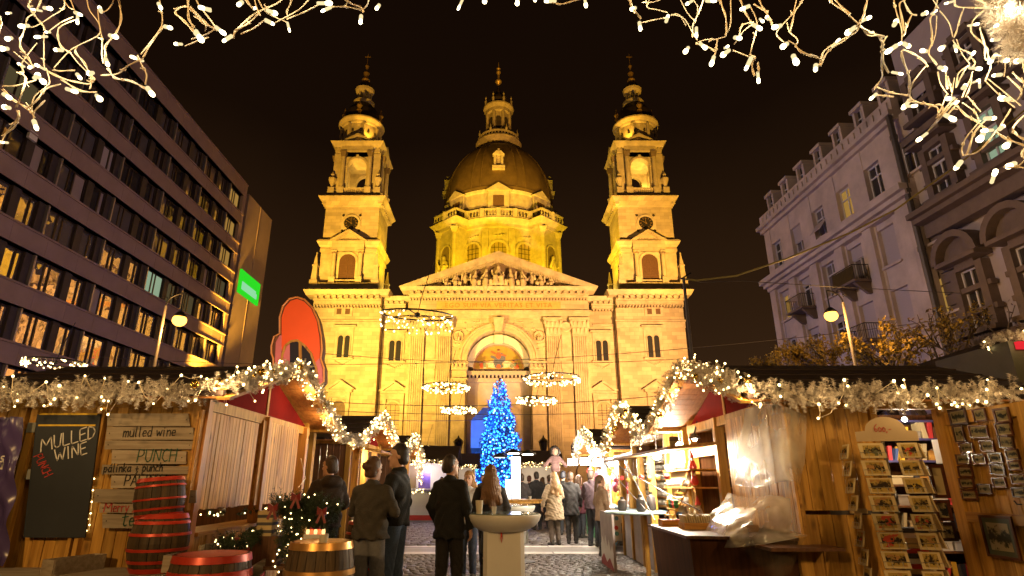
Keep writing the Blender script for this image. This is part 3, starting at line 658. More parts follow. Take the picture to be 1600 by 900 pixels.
def aedicule(cx, y, niche):
    m = MB(); m.box(cx - 1.75, cx + 1.75, y - .55, y + .05, 13.05, 13.4); m.box(cx - 1.45, cx + 1.45, y - .3, y + .05, 12.3, 13.05); gable(m, cx, y - .6, 2.1, 13.4, 14.75, .3, .65)
    m.prism([(-1.5, 13.4), (1.5, 13.4), (0, 14.5)], (cx, y - .2, 0), UX, UZ, (0, .22, 0))
    for s in (-1, 1): m.box(cx + s * 1.2 - .22, cx + s * 1.2 + .22, y - .3, y + .05, 5.4, 12.3)
    m.band(arch_pts(.95, 11, 5.5), arch_pts(1.2, 11, 5.5), (cx, y - .2, 0), UX, UZ, (0, .22, 0)); m.box(cx - 1.7, cx + 1.7, y - .5, y + .05, 5.0, 5.4)
    o = m.build('niche' if niche else 'arched_window', STONE2, bas)
    MB().prism([(-.95, 5.5), (.95, 5.5)] + arc(.95, 0, pi, 10, (0, 11)), (cx, y - .06, 0), UX, UZ, (0, .04, 0)).build('window_pane' if not niche else 'niche_shade', DRUMGL if not niche else STONE_DK, o)  # niche back is a flat panel with its shade in the colour
    if niche: statue('stand', 0, o, (cx, y - .15, 6.2), 2.0)
    else:
        g = MB()
        for k in range(9): g.box(cx - .95, cx + .95, y - .1, y - .05, 5.8 + k * .62, 5.86 + k * .62)
        for k in (-.32, .32): g.box(cx + k - .03, cx + k + .03, y - .1, y - .05, 5.5, 11.6)
        g.build('glazing_bar', IRON, o)
for s in (-1, 1):
    twin_window(s * 21.35, YF, 17.8, 21.3); twin_window(s * 14.45, YF + 1.3, 17.6, 20.9); aedicule(s * 21.35, YF, True); aedicule(s * 14.3, YF + 1.3, False)
    m = MB().box(s * 21.8 - 1.3, s * 21.8 + 1.3, YF - .12, YF + .02, 23.7, 25.0); sw = m.build('small_window', STONE2, bas)
    for k in (-.6, .6): MB().box(s * 21.8 + k - .33, s * 21.8 + k + .33, YF - .15, YF - .1, 23.95, 24.75).build('window_pane', LOUVRE, sw)
    MB().cyl((s * 16.62, YF - .14 + .75, 0), (s * 16.62, YF - .14 + .75, 25), .13, n=7).build('drainpipe', IRON, bas)
# bell towers
def bell_tower(s):
    cx, yf, hd = s * 22.35, 80.6, 3.55; cy = yf + hd; m = MB()
    m.frus(cx, cy, 27.2, 29.0, 4.75, 4.6); m.box(cx - 4.1, cx + 4.1, yf, yf + 2 * hd, 29.0, 36.2); m.box(cx - 4.1, cx + 4.1, yf + .12, yf + 2 * hd - .1, 36.2, 41.6)
    m.box(cx - 4.25, cx + 4.25, yf - .15, yf + 2 * hd + .15, 34.2, 34.7); m.frus(cx, cy, 34.9, 35.7, 4.3, 4.75, hd + .2, hd + .65); m.frus(cx, cy, 35.7, 36.0, 4.75, 4.6, hd + .65, hd + .5)
    m.box(cx - 2.4, cx + 2.4, yf - .7, yf, 34.2, 35.75); gable(m, cx, yf - .95, 2.75, 35.75, 37.5, .34, .95); m.prism([(-2.3, 35.75), (2.3, 35.75), (0, 37.2)], (cx, yf - .3, 0), UX, UZ, (0, .31, 0))
    m.frus(cx, cy, 41.6, 43.0, 4.15, 5.15, hd + .05, hd + 1.05); m.frus(cx, cy, 43.0, 43.2, 5.15, 5.0, hd + 1.05, hd + .9)
    for k in range(12):
        x = cx - 4.3 + 8.6 * k / 11; m.hexa([(x - .14, yf - .1, 41.75), (x + .14, yf - .1, 41.75), (x + .14, yf + .3, 41.75), (x - .14, yf + .3, 41.75)], [(x - .14, yf - .95, 42.75), (x + .14, yf - .95, 42.75), (x + .14, yf + .3, 42.75), (x - .14, yf + .3, 42.75)])
        y = yf - .4 + (2 * hd + .8) * k / 11
        for sx in (-1, 1):
            q = lambda o_, z: sorted([cx + sx * 4.0, cx + sx * o_])
            a, b = q(4.6, 0); m.box(a, b, y - .14, y + .14, 41.9, 42.7)
    body = m.build('bell_tower', STONE, bas)
    # belfry stage: four piers, four arched faces
    m = MB(); hb, yb = 3.35, yf + .45; hby = hd - .35
    front(hb, 44.6, 51.3, [(cx, 1.5, 48.8)], yb, .9, m, cx); front(hb, 44.6, 51.3, [(cx, 1.5, 48.8)], yb + 2 * hby - .9, .9, m, cx)
    for sx in (-1, 1):
        pts = [(-hby, 44.6), (-1.4, 44.6)] + [(1.4 * cos(a), 48.8 + 1.4 * sin(a)) for a in np.linspace(pi, 0, 13)] + [(1.4, 44.6), (hby, 44.6), (hby, 51.3), (-hby, 51.3)]
        m.prism(pts, (cx + sx * hb - (.9 if sx > 0 else 0), yb + hby, 0), (0, 1, 0), UZ, (.9, 0, 0))
    m.box(cx - hb, cx + hb, yb, yb + 2 * hby, 50.6, 51.3)
    m.frus(cx, cy, 43.2, 44.6, 4.0, 3.7, hd + .1, hd - .1)
    m.box(cx - hb - .2, cx + hb + .2, yb - .25, yb + 2 * hby + .2, 51.3, 52.0); m.frus(cx, cy, 52.0, 52.8, 3.6, 4.2, hd + .15, hd + .8)
    for k in range(14): x = cx - 3.4 + 6.8 * k / 13; m.box(x - .12, x + .12, yb - .55, yb - .2, 52.0, 52.3)
    m.box(cx - 2.5, cx + 2.5, yb - .75, yb, 51.3, 52.75); gable(m, cx, yb - 1.0, 2.85, 52.8, 54.4, .3, 1.0); m.prism([(-2.3, 52.8), (2.3, 52.8), (0, 54.1)], (cx, yb - .4, 0), UX, UZ, (0, .4, 0))
    for k in range(7): m.ball((cx - 1.4 + .47 * k, yb - .45, 53.05 + .35 * (1 - abs(k - 3) / 3)), .2, 5)
    for sx in (-1, 1): gable_y = m.prism([(-2.6, 52.8), (2.6, 52.8), (0, 54.3)], (cx + sx * 3.3 - (.4 if sx < 0 else -.4) - .35, cy, 0), (0, 1, 0), UZ, (.7, 0, 0))
    m.band(arc(1.5, 0, pi, 14, (cx, 48.8)), arc(1.85, 0, pi, 14, (cx, 48.8)), (0, yb - .14, 0), UX, UZ, (0, .15, 0)); m.box(cx - .2, cx + .2, yb - .25, yb, 50.2, 50.9)
    m.build('belfry', STONE2, body)
    c = MB(); kp = MB()
    for sx in (-1, 1):
        for yy, xx in ((yb - .4, 2.1), (yb - .2, 3.1)):
            if xx < 3: c.cyl((cx + sx * xx, yy, 44.9), (cx + sx * xx, yy, 50.3), .36, .31, 10); kp.frus(cx + sx * xx, yy, 50.3, 51.25, .33, .52); c.box(cx + sx * xx - .5, cx + sx * xx + .5, yy - .45, yy + .4, 43.9, 44.9); c.cut(); kp.cut()
        for yy in (cy - 1.9, cy + 1.9):
            c.cyl((cx + sx * 3.75, yy, 44.9), (cx + sx * 3.75, yy, 50.3), .34, .3, 8); kp.frus(cx + sx * 3.75, yy, 50.3, 51.25, .33, .5); c.cut(); kp.cut()
        c.box(cx + sx * 3.1 - .55, cx + sx * 3.1 + .55, yb - .04, yb + .06, 44.6, 51.2); c.cut()
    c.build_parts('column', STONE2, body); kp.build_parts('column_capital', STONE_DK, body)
    u = MB()
    for sx in (-1, 1):
        for yy in (yb - .35, yb + 2 * hby + .2):
            px_ = cx + sx * 3.55; u.box(px_ - .5, px_ + .5, yy - .4, yy + .4, 43.9, 44.9)
            u.lathe([(.32, 0), (.2, .2), (.3, .5), (.58, 1.35), (.62, 1.6), (.4, 1.75), (.2, 2.1), (.3, 2.3), (.12, 2.7), (0, 2.9)], 8, (px_, yy, 44.9)); u.cut()
    for k in range(9): u.lathe([(.08, 0), (.13, .35), (.07, .7), (.09, .9)], 6, (cx - 1.3 + 2.6 * k / 8, yb - .5, 43.75))
    u.box(cx - 1.6, cx + 1.6, yb - .62, yb - .38, 44.62, 44.85); u.build_parts('urn', STONE2, body)
    # louvred window, columns, obelisks
    m = MB(); m.band(arch_pts(1.2, 32.6, 29.5), arch_pts(1.55, 32.6, 29.5), (cx, yf - .18, 0), UX, UZ, (0, .2, 0)); 
    for sx in (-1, 1):
        m.cyl((cx + sx * 1.95, yf - .45, 30.0), (cx + sx * 1.95, yf - .45, 33.7), .33, .29, 10); m.box(cx + sx * 1.95 - .45, cx + sx * 1.95 + .45, yf - .9, yf, 28.4, 30.0); m.box(cx + sx * 1.95 - .42, cx + sx * 1.95 + .42, yf - .85, yf, 33.9, 34.2)
        m.box(cx + sx * 3.2 - .8, cx + sx * 3.2 + .8, yf - .07, yf, 30.2, 33.9)
    for k in range(9): m.lathe([(.07, 0), (.11, .3), (.06, .65)], 6, (cx - 1.2 + 2.4 * k / 8, yf - .5, 28.75))
    m.box(cx - 1.5, cx + 1.5, yf - .62, yf - .38, 29.4, 29.6); wf = m.build('louvred_window', STONE2, body)
    m = MB(); m.prism([(-1.2, 29.5), (1.2, 29.5)] + arc(1.2, 0, pi, 12, (0, 32.6)), (cx, yf - .04, 0), UX, UZ, (0, .03, 0))
    for k in range(17): z = 29.7 + k * .245; hw = 1.18 if z < 32.6 else sqrt(max(.02, 1.18 ** 2 - (z - 32.6) ** 2)); m.hexa([(cx - hw, yf - .05, z), (cx + hw, yf - .05, z), (cx + hw, yf - .03, z + .1), (cx - hw, yf - .03, z + .1)], [(cx - hw, yf - .12, z - .02), (cx + hw, yf - .12, z - .02), (cx + hw, yf - .09, z + .12), (cx - hw, yf - .09, z + .12)])
    m.box(cx - .05, cx + .05, yf - .15, yf - .04, 29.5, 33.75); m.build('louvre', LOUVRE, body)
    m = MB(); kp = MB()
    for sx in (-1, 1): kp.lathe([(.3, 0), (.46, .12), (.46, .22), (.3, .28)], 8, (cx + sx * 1.95, yf - .45, 33.68)); kp.cut()
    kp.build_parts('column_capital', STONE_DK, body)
    for sx in (-1, 1):
        for yy in (yf - .7, yf + 2 * hd + .7):
            px_ = cx + sx * 4.45; m.box(px_ - .55, px_ + .55, yy - .5, yy + .5, 27.2, 29.4); m.frus(px_, yy, 29.4, 31.6, .42, .3); m.frus(px_, yy, 31.6, 31.8, .4, .4); m.frus(px_, yy, 31.8, 33.6, .28, .06); m.ball((px_, yy, 33.7), .13, 6); m.cut()
    m.build_parts('obelisk', STONE2, body)
    # clock
    m = MB(); m.band(arc(1.08, 0, 2 * pi, 28, (cx, 38.9)), arc(1.4, 0, 2 * pi, 28, (cx, 38.9)), (0, yf - .1, 0), UX, UZ, (0, .22, 0)); m.box(cx - 1.5, cx + 1.5, yf + .04, yf + .13, 37.4, 40.4)
    ck = m.build('clock_surround', STONE2, body)
    m = MB().prism(arc(1.1, 0, 2 * pi, 28)[:-1], (cx, yf - .02, 38.9), UX, UZ, (0, .06, 0))
    for a in (-1, 1):
        for b in (-1, 1): m.prism([(p[0], p[1]) for p in arc(.2, 0, 2 * pi, 10)[:-1]], (cx + a * 1.27, yf - .015, 38.9 + b * 1.27), UX, UZ, (0, .05, 0))
    m.build('clock_face', CLOCKF, body); m = MB()
    for k in range(12):
        a = k * pi / 6
        for w in ((-.06, 0, .06) if k % 3 else (-.09, -.03, .03, .09)):
            p0 = (cx + .66 * sin(a) + w * cos(a), yf - .03, 38.9 + .66 * cos(a) - w * sin(a)); p1 = (cx + .93 * sin(a) + w * cos(a), yf - .03, 38.9 + .93 * cos(a) - w * sin(a)); m.bar(p0, p1, .03, .02, (0, 1, 0))
    for a, L in ((radians(-62), .58), (radians(-5), .85)): m.bar((cx - .2 * sin(a), yf - .06, 38.9 - .2 * cos(a)), (cx + L * sin(a), yf - .06, 38.9 + L * cos(a)), .09, .03, (0, 1, 0))
    m.ball((cx, yf - .06, 38.9), .12, 6); m.build('clock_hand', GOLD, body)
    # drum, cupola, lantern, cross
    ax = s * 22.95; ay = cy; m = MB(); ZM = lambda q: [(p[0], p[1], p[2] if p[2] < 52.8 else 52.8 + (p[2] - 52.8) * .76 if p[2] < 60.2 else p[2] - 1.78) for p in q]
    m.lathe([(3.05, 52.8), (3.05, 58.3), (3.2, 58.5), (3.3, 58.9), (3.75, 59.5), (3.75, 59.8), (3.3, 60.2), (3.0, 60.2)], 28, (ax, ay, 0))
    for k in range(8):
        a = k * pi / 4 + pi / 8; m.cyl((ax + 3.15 * cos(a), ay + 3.15 * sin(a), 52.8), (ax + 3.15 * cos(a), ay + 3.15 * sin(a), 58.3), .3, n=6)
    m.v = ZM(m.v); m.build('tower_drum', STONE2, body); m = MB()
    for k in range(8):
        a = -pi / 2 + (k - 3.5) * .42; m.ball((ax + 3.02 * cos(a), ay + 3.02 * sin(a), 56.6), .42, 8, (.5, .5, 1.25))
    m.v = ZM(m.v); m.build('oval_window', CUPOLA, body, kind='stuff')
    m = MB(); m.lathe([(3.05, 60.2), (3.0, 61.2), (2.7, 62.3), (2.2, 63.2), (1.65, 63.8), (1.55, 64.0)], 24, (ax, ay, 0)); m.cut()
    m.lathe([(1.0, 67.4), (1.05, 68.2), (.6, 68.9), (.45, 69.1)], 14, (ax, ay, 0)); m.v = ZM(m.v); m.build_parts('cupola', CUPOLA, body)
    m = MB(); m.lathe([(1.5, 63.9), (1.75, 64.1), (1.78, 64.6), (1.5, 64.8), (1.2, 64.8)], 20, (ax, ay, 0)); m.lathe([(1.15, 66.5), (1.5, 66.8), (1.62, 67.2), (1.3, 67.5), (1.0, 67.5)], 20, (ax, ay, 0))
    for k in range(8): a = k * pi / 4 + .2; m.cyl((ax + 1.05 * cos(a), ay + 1.05 * sin(a), 64.8), (ax + 1.05 * cos(a), ay + 1.05 * sin(a), 66.5), .19, .15, 6)
    for k in range(12): a = k * pi / 6; m.ball((ax + 1.6 * cos(a), ay + 1.6 * sin(a), 63.6), .2, 5, (1, 1, 1.6))
    m.v = ZM(m.v); m.build('lantern', STONE2, body)
    m = MB(); m.lathe([(.55, 69.0), (.72, 69.3), (.5, 69.6), (.3, 69.9), (.36, 70.3), (.52, 70.8), (.3, 71.0), (.1, 71.3), (.12, 71.8), (.33, 72.3), (.1, 72.9), (.05, 73.3), (.05, 74.9)], 10, (ax, ay, 0)); m.box(ax - .5, ax + .5, ay - .06, ay + .06, 74.25, 74.4); m.v = ZM(m.v); m.build('finial_cross', GOLD, body)
    m = MB()
    for k in range(4):
        a = -pi / 2 + k * pi / 2 + .05; r_ = 3.0; c_ = (ax + r_ * cos(a), ay + r_ * sin(a), 0); m.lathe([(.45, 61.2), (.2, 61.5), (.5, 62.1), (.3, 62.4), (.1, 63.0), (.15, 63.2), (0, 63.6)], 6, c_); m.cut()
    m.v = ZM(m.v); m.build_parts('dormer', GOLD, body)
    lp = MB().ball((s * 23 + .9, 84.2, 45.3), .28, 8).build('belfry_floodlight', LAMPO, body) if s > 0 else None
for s in (-1, 1): bell_tower(s)
# drum, dome, lantern
DX, DY = 0, 117
m = MB(); m.lathe([(12.0, 33), (12.0, 49.2), (12.3, 49.4), (12.3, 50.0), (13.0, 50.7), (13.3, 51.0), (12.6, 51.2), (12.4, 51.2)], 64, (DX, DY, 0))
for k in range(4):
    a = -pi / 4 + k * pi / 2 + pi; d = Vector((cos(a), sin(a), 0)); t = Vector((-sin(a), cos(a), 0)); c0 = Vector((DX, DY, 0))
    def blk(r0, r1, hw, z0, z1, r1b=None, hwb=None):
        r1b = r1 if r1b is None else r1b; hwb = hw if hwb is None else hwb
        q = lambda ra, rb, h, z: [c0 + d * ra - t * h + Vector((0, 0, z)), c0 + d * rb - t * h + Vector((0, 0, z)), c0 + d * rb + t * h + Vector((0, 0, z)), c0 + d * ra + t * h + Vector((0, 0, z))]
        m.hexa(q(r0, r1, hw, z0), q(r0, r1b, hwb, z1))
    blk(10, 14.6, 3.0, 33, 49.3); blk(10, 14.9, 3.3, 49.3, 50.0); blk(10, 15.0, 3.4, 50.0, 51.0, 15.8, 4.1); blk(10, 15.5, 3.8, 51.0, 51.2)
    for hw in (-2.4, 2.4):
        p = c0 + d * 14.65 + t * hw; m.cyl(p + Vector((0, 0, 36)), p + Vector((0, 0, 48.2)), .55, .48, 10); m.frus(p.x, p.y, 48.2, 49.3, .5, .8)
drum = m.build('dome_drum', STONE2, bas)
def polar(a, r): return Vector((DX + r * cos(a), DY + r * sin(a), 0))
for k in range(4):       # niche statues on the diagonal blocks
    a = -pi / 4 + k * pi / 2 + pi
    if sin(a) > 0: continue
    p = polar(a, 14.62); d = Vector((cos(a), sin(a), 0)); t = Vector((-sin(a), cos(a), 0))
    m = MB(); m.band(arch_pts(1.25, 44.6, 38), arch_pts(1.55, 44.6, 38), p, t, UZ, d * .25); m.build('niche', STONE2, drum)
    MB().prism([(-1.25, 38), (1.25, 38)] + arc(1.25, 0, pi, 10, (0, 44.6)), p, t, UZ, d * .06).build('niche_shade', STONE_DK, drum)  # flat dark panel in place of a hollow, shade painted in
    q = p + d * .4; statue('stand', 2, drum, (q.x, q.y, 38.6), 2.6, rz=a + pi / 2)
for k in range(-1, 2):   # drum windows between pilasters
    a = -pi / 2 + k * .44; p = polar(a, 12.0); d = Vector((cos(a), sin(a), 0)); t = Vector((-sin(a), cos(a), 0))
    m = MB(); m.band(arch_pts(1.55, 44.6, 36), arch_pts(2.0, 44.6, 36), p, t, UZ, d * .3); 
    w = m.build('drum_window', STONE2, drum)
    MB().prism([(-1.55, 36), (1.55, 36)] + arc(1.55, 0, pi, 12, (0, 44.6)), p, t, UZ, d * .1).build('window_pane', DRUMGL, drum)
    m = MB()
    for x in (-.8, 0, .8): m.bar(p + t * x + d * .13 + Vector((0, 0, 36)), p + t * x + d * .13 + Vector((0, 0, 44.6 + (1.3 if x else 1.5))), .07, .05, d)
    for z in range(37, 46): m.bar(p - t * 1.45 + d * .13 + Vector((0, 0, z)), p + t * 1.45 + d * .13 + Vector((0, 0, z)), .07, .05, d)
    m.build('glazing_bar', IRON, drum)
m = MB()
for k in (-1.5, -.5, .5, 1.5):
    a = -pi / 2 + k * .44; p = polar(a, 12.15); t = Vector((-sin(a), cos(a), 0)); d = Vector((cos(a), sin(a), 0))
    m.hexa([p - t * .7 + Vector((0, 0, 36)), p + t * .7 + Vector((0, 0, 36)), p + t * .7 - d * .5 + Vector((0, 0, 36)), p - t * .7 - d * .5 + Vector((0, 0, 36))], [p - t * .65 + Vector((0, 0, 49.2)), p + t * .65 + Vector((0, 0, 49.2)), p + t * .65 - d * .5 + Vector((0, 0, 49.2)), p - t * .65 - d * .5 + Vector((0, 0, 49.2))])
    for q in range(5): m.ball(tuple(polar(a + .22, 12.05) + t * (q - 2) * .55 + Vector((0, 0, 47.6))), .3, 5)
m.build('drum_pilaster', STONE2, drum)
m = MB(); nb = 120       # balustrade
def ringpt(a):
    r = 12.75; 
    for k in range(4):
        b = -pi / 4 + k * pi / 2 + pi; dd = (a - b + pi) % (2 * pi) - pi
        if abs(dd) < .26: r = 15.2 / cos(dd) if abs(dd) < .24 else 14.2
    return r
for k in range(nb):
    a = 2 * pi * k / nb; a2 = 2 * pi * (k + 1) / nb
    if sin(a) > .35: continue
    p, q = polar(a, ringpt(a)), polar(a2, ringpt(a2))
    for z, h in ((51.35, .3), (52.95, .26)): m.bar(p + Vector((0, 0, z)), q + Vector((0, 0, z)), .5, h)
    if k % 5 == 0: m.frus(p.x, p.y, 51.2, 53.1, .42, .42)
    else: m.lathe([(.1, 0), (.2, .5), (.09, 1.0), (.14, 1.35)], 6, (p.x, p.y, 51.5))
m.build('balustrade', STONE2, drum)
m = MB(); m.lathe([(11.9, 51.2), (11.9, 57.0), (12.1, 57.2), (12.3, 57.7), (11.9, 57.9), (11.5, 58.0)], 64, (DX, DY, 0))
for k in range(8):
    a = -pi / 2 + k * pi / 4
    if sin(a) > .1: continue
    p = polar(a, 11.9); d = Vector((cos(a), sin(a), 0)); t = Vector((-sin(a), cos(a), 0))
    m.prism([(-2.1, 51.2), (2.1, 51.2), (2.1, 57.2), (-2.1, 57.2)], p, t, UZ, d * .45); m.prism([(-2.6, 57.2), (2.6, 57.2), (0, 58.9)], p - d * .6, t, UZ, d * 1.5); m.prism([(-1.5, 53.2), (1.5, 53.2), (1.5, 53.5), (-1.5, 53.5)], p, t, UZ, d * .8)
    MB().prism([(-1.1, 53.6), (1.1, 53.6), (1.1, 56.2), (-1.1, 56.2)], p, t, UZ, d * .5).build('attic_window', LOUVRE, drum)
m.build('attic', STONE2, drum)
prof = [(12.05 * cos(t), 58 + 16.4 * sin(t)) for t in np.linspace(0, radians(66), 22)]
m = MB(); m.lathe([(12.2, 57.9), (12.25, 58.5)] + prof, 64, (DX, DY, 0)); dome = m.build('dome', COPPER, bas, smooth=True)
m = MB()
for k in range(16):
    for e in (-.085, .085) if k % 2 == 0 else (): 
        a = -pi / 2 + (k + 1) * pi / 8 + e; m.tube([(DX + (r + .05) * cos(a), DY + (r + .05) * sin(a), z) for r, z in prof], .16, 5)
for q, (r, z) in enumerate(prof[:20]):
    for k in range(8):
        for e in (-.085, .085):
            a = -pi / 2 + (2 * k + 1) * pi / 8 + e
            if sin(a) < .2: m.ball((DX + (r + .1) * cos(a), DY + (r + .1) * sin(a), z), .13, 5)
m.build('dome_rib', COPPER, dome)
m = MB()
for k in range(8):
    a = -pi / 2 + k * pi / 4
    if sin(a) > .3 or k % 2: continue
    r = 12.05 * cos(.34); p = polar(a, r - .4); d = Vector((cos(a), sin(a), 0)); t = Vector((-sin(a), cos(a), 0)); z = 58 + 16.4 * sin(.34)
    for s in (-1, 1): m.prism([(s * .75 - .22, z - .6), (s * .75 + .22, z - .6), (s * .75 + .22, z + 2.3), (s * .75 - .22, z + 2.3)], p, t, UZ, d * 1.1)
    m.prism([(-1.3, z - 1.2), (1.3, z - 1.2), (1.3, z - .5), (-1.3, z - .5)], p, t, UZ, d * 1.5); m.prism([(-1.2, z + 2.3), (1.2, z + 2.3), (.5, z + 3.1), (-.5, z + 3.1)], p, t, UZ, d * 1.2); m.prism([(-.6, z - .5), (.6, z - .5), (.6, z + 2.2), (-.6, z + 2.2)], p, t, UZ, d * .4); m.ball(p + d * .6 + Vector((0, 0, z + 3.5)), .4, 6); m.cut()
m.build_parts('dome_dormer', STONE2, dome)
m = MB(); m.lathe([(4.7, 75.2), (4.9, 75.8), (4.4, 76.2), (4.5, 77.0), (5.0, 77.6), (5.3, 78.2), (5.1, 78.6), (4.6, 78.7), (4.6, 78.75)], 32, (DX, DY, 0))
for k in range(40): a = 2 * pi * k / 40; m.lathe([(.1, 0), (.2, .4), (.1, .9)], 5, (DX + 4.6 * cos(a), DY + 4.6 * sin(a), 78.7))
m.lathe([(4.5, 79.5), (4.75, 79.5), (4.75, 79.85), (4.5, 79.85), (4.5, 79.5)], 32, (DX, DY, 0)); m.lathe([(2.5, 78.7), (2.5, 85.2), (3.0, 85.4), (3.0, 86.1), (3.6, 86.7), (3.6, 87.0), (2.6, 87.2)], 16, (DX, DY, 0))
for k in range(8):
    a = pi / 8 + k * pi / 4; p = polar(a, 2.75); m.frus(p.x, p.y, 79, 80.4, .5, .45); m.cyl(p + Vector((0, 0, 80.4)), p + Vector((0, 0, 85.2)), .36, n=7); q = polar(a, 3.2); m.lathe([(.2, 87), (.3, 87.7), (.1, 88.2), (.22, 88.6), (0, 89.2)], 6, (q.x, q.y, 0)); q = polar(a, 4.65); m.lathe([(.22, 79.8), (.3, 80.3), (.1, 80.8), (0, 81.4)], 6, (q.x, q.y, 0))
LZ = lambda q: [(p[0], p[1], p[2] - 3.1 if p[2] < 79.9 else 76.8 + (p[2] - 79.9) * 1.17 if p[2] < 87.5 else p[2] - 1.2) for p in q]
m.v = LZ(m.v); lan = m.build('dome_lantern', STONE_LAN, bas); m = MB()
for k in range(8): a = k * pi / 4; p = polar(a, 2.5); d = Vector((cos(a), sin(a), 0)); t = Vector((-sin(a), cos(a), 0)); m.prism([(-.55, 80), (.55, 80)] + arc(.55, 0, pi, 6, (0, 83.6)), p, t, UZ, d * .06)
m.v = LZ(m.v); m.build('lantern_window', CUPOLA, lan, kind='stuff')
m = MB(); m.lathe([(2.7, 87.1), (2.6, 88.2), (2.0, 89.3), (1.2, 90.0), (1.0, 90.6), (.5, 91.6), (.3, 92.4)], 16, (DX, DY, 0)); m.v = [(p[0], p[1], p[2] - 1.2) for p in m.v]; m.build('lantern_roof', CUPOLA, lan)
m = MB(); m.lathe([(.3, 92.2), (.75, 92.8), (.8, 93.1), (.3, 93.6), (.22, 95.0), (.55, 95.6), (.5, 96), (.25, 96.3), (.5, 96.7), (.15, 97.1), (.06, 98.6)], 10, (DX, DY, 0)); m.build('finial', GOLD, lan)
# ---------------------------------------------------------------- ground
g = MB(); g.add([(-400, -60, -.02), (400, -60, -.02), (400, 900, -.02), (-400, 900, -.02)], [(0, 1, 2, 3)])
ground = g.build('ground', MORTAR, kind='structure')
v, f = [], []; r = random.Random(4)
y = 4.6
while y < 24:                            # granite setts laid in rows, real stones with joints
    dep = .11 if y < 15 else .2; x = -4.2 - r.random() * .1; x1 = 4.6
    if 13.6 < y < 15.45: y += dep; continue
    while x < x1:
        w = (.12 + .06 * r.random()) * (1 if y < 15 else 1.7); h = .012 + .014 * r.random(); n = len(v); j = .012; tx, ty = r.uniform(-.006, .006), r.uniform(-.006, .006)
        a, b, c_, d_ = x + j, x + w - j, y + j + r.uniform(-.008, .008), y + dep - j
        v += [(a, c_, -.02), (b, c_, -.02), (b, d_, -.02), (a, d_, -.02), (a + .012, c_ + .012, h - tx), (b - .012, c_ + .012, h + tx), (b - .012, d_ - .012, h + ty), (a + .012, d_ - .012, h - ty)]
        f += [(n, n + 1, n + 5, n + 4), (n + 1, n + 2, n + 6, n + 5), (n + 2, n + 3, n + 7, n + 6), (n + 3, n, n + 4, n + 7), (n + 4, n + 5, n + 6, n + 7)]; x += w
    y += dep
link('paving_setts', mesh_np('paving_setts', v, f), None, SETT, kind='stuff')
sb = MB(); sb.box(-7, 7, 13.62, 15.4, -.02, .014); band = sb.build('pavement', plain('grey_slab', (.22, .19, .17), .5, var=.2, scale=2), kind='structure')
for y0, y1 in ((13.62, 14.0), (15.05, 15.35)):
    for k in range(12):
        x = -7 + k * 1.17; MB().box(x + .01, x + 1.15, y0, y1, .0, .022 + .003 * (k % 2)).build('stone_slab', PALE, band)
st = MB()
for k in range(6): st.box(-27, 27, 70 + k * .8, 79, -.02 + k * .25, .24 + k * .25)
st.build('church_steps', STONE2, kind='structure')

# ---------------------------------------------------------------- office building
XO = -28.0; FH = 3.36
off = thing('office_building', 'long dark office block with continuous concrete bands and ribbon windows', 'building', (XO, 40, 0))
m = MB(); m.box(XO - 14, XO - .9, 19, 58, 0, 32.6); m.build('core', PIER, off)
for k in range(10):
    z0 = 5.85 + FH * (k - 2) + 2.05 if k else 0; z1 = 5.85 + FH * (k - 1)
    if k == 9: z1 = 33.0
    m = MB(); m.box(XO - 1, XO, 19, 58, z0, z1); m.box(XO - .95, XO + .09, 19, 58.05, z1 - .12, z1); m.box(XO - .95, XO + .06, 19, 58.04, z0, z0 + .1)
    for q in range(14):
        yq = 58 - 2.73 * q; m.box(XO - .01, XO + .012, yq - .03, yq, z0 + .12, z1 - .13)
    m.build('spandrel', CONC, off)
m = MB(); m.box(XO - 1, XO + .02, 57.4, 58.05, 0, 33.0); m.build('corner_pier', CONC, off)
m = MB(); m.box(XO - 14, XO - .1, 58.9, 65.8, 0, 32.4); m.box(XO - 14, XO - 1.2, 58, 59, 0, 31.5); m.box(XO - .12, XO - .06, 62.2, 62.3, 0, 32.4); m.build('stair_block', CONC2, off)
def win_mesh(widths, h):
    fr, x = MB(), 0.0; panes = []
    tot = sum(widths) + .11 * (len(widths) + 1)
    fr.box(0, .1, 0, tot, 0, .1); fr.box(0, .1, 0, tot, h - .1, h)
    for i, w in enumerate(widths + [0]):
        fr.box(0, .12, x, x + .11, .1, h - .1); x += .11
        if w: panes.append((x, x + w)); x += w
    return fr.mesh('window'), panes, tot
rw = random.Random(11)
W3, p3, t3 = win_mesh([.95, .34, .95], 2.03); W2, p2, t2 = win_mesh([.85, .36], 2.03)
for me in (W3, W2): me.materials.append(FRAMEB)
PANE = {}
def pane_mesh(key, w, h, mat):
    if (key, mat.name) not in PANE:
        me = MB().box(-.02, 0, 0, w, 0, h).mesh('pane'); me.materials.append(mat); PANE[(key, mat.name)] = me
    return PANE[(key, mat.name)]
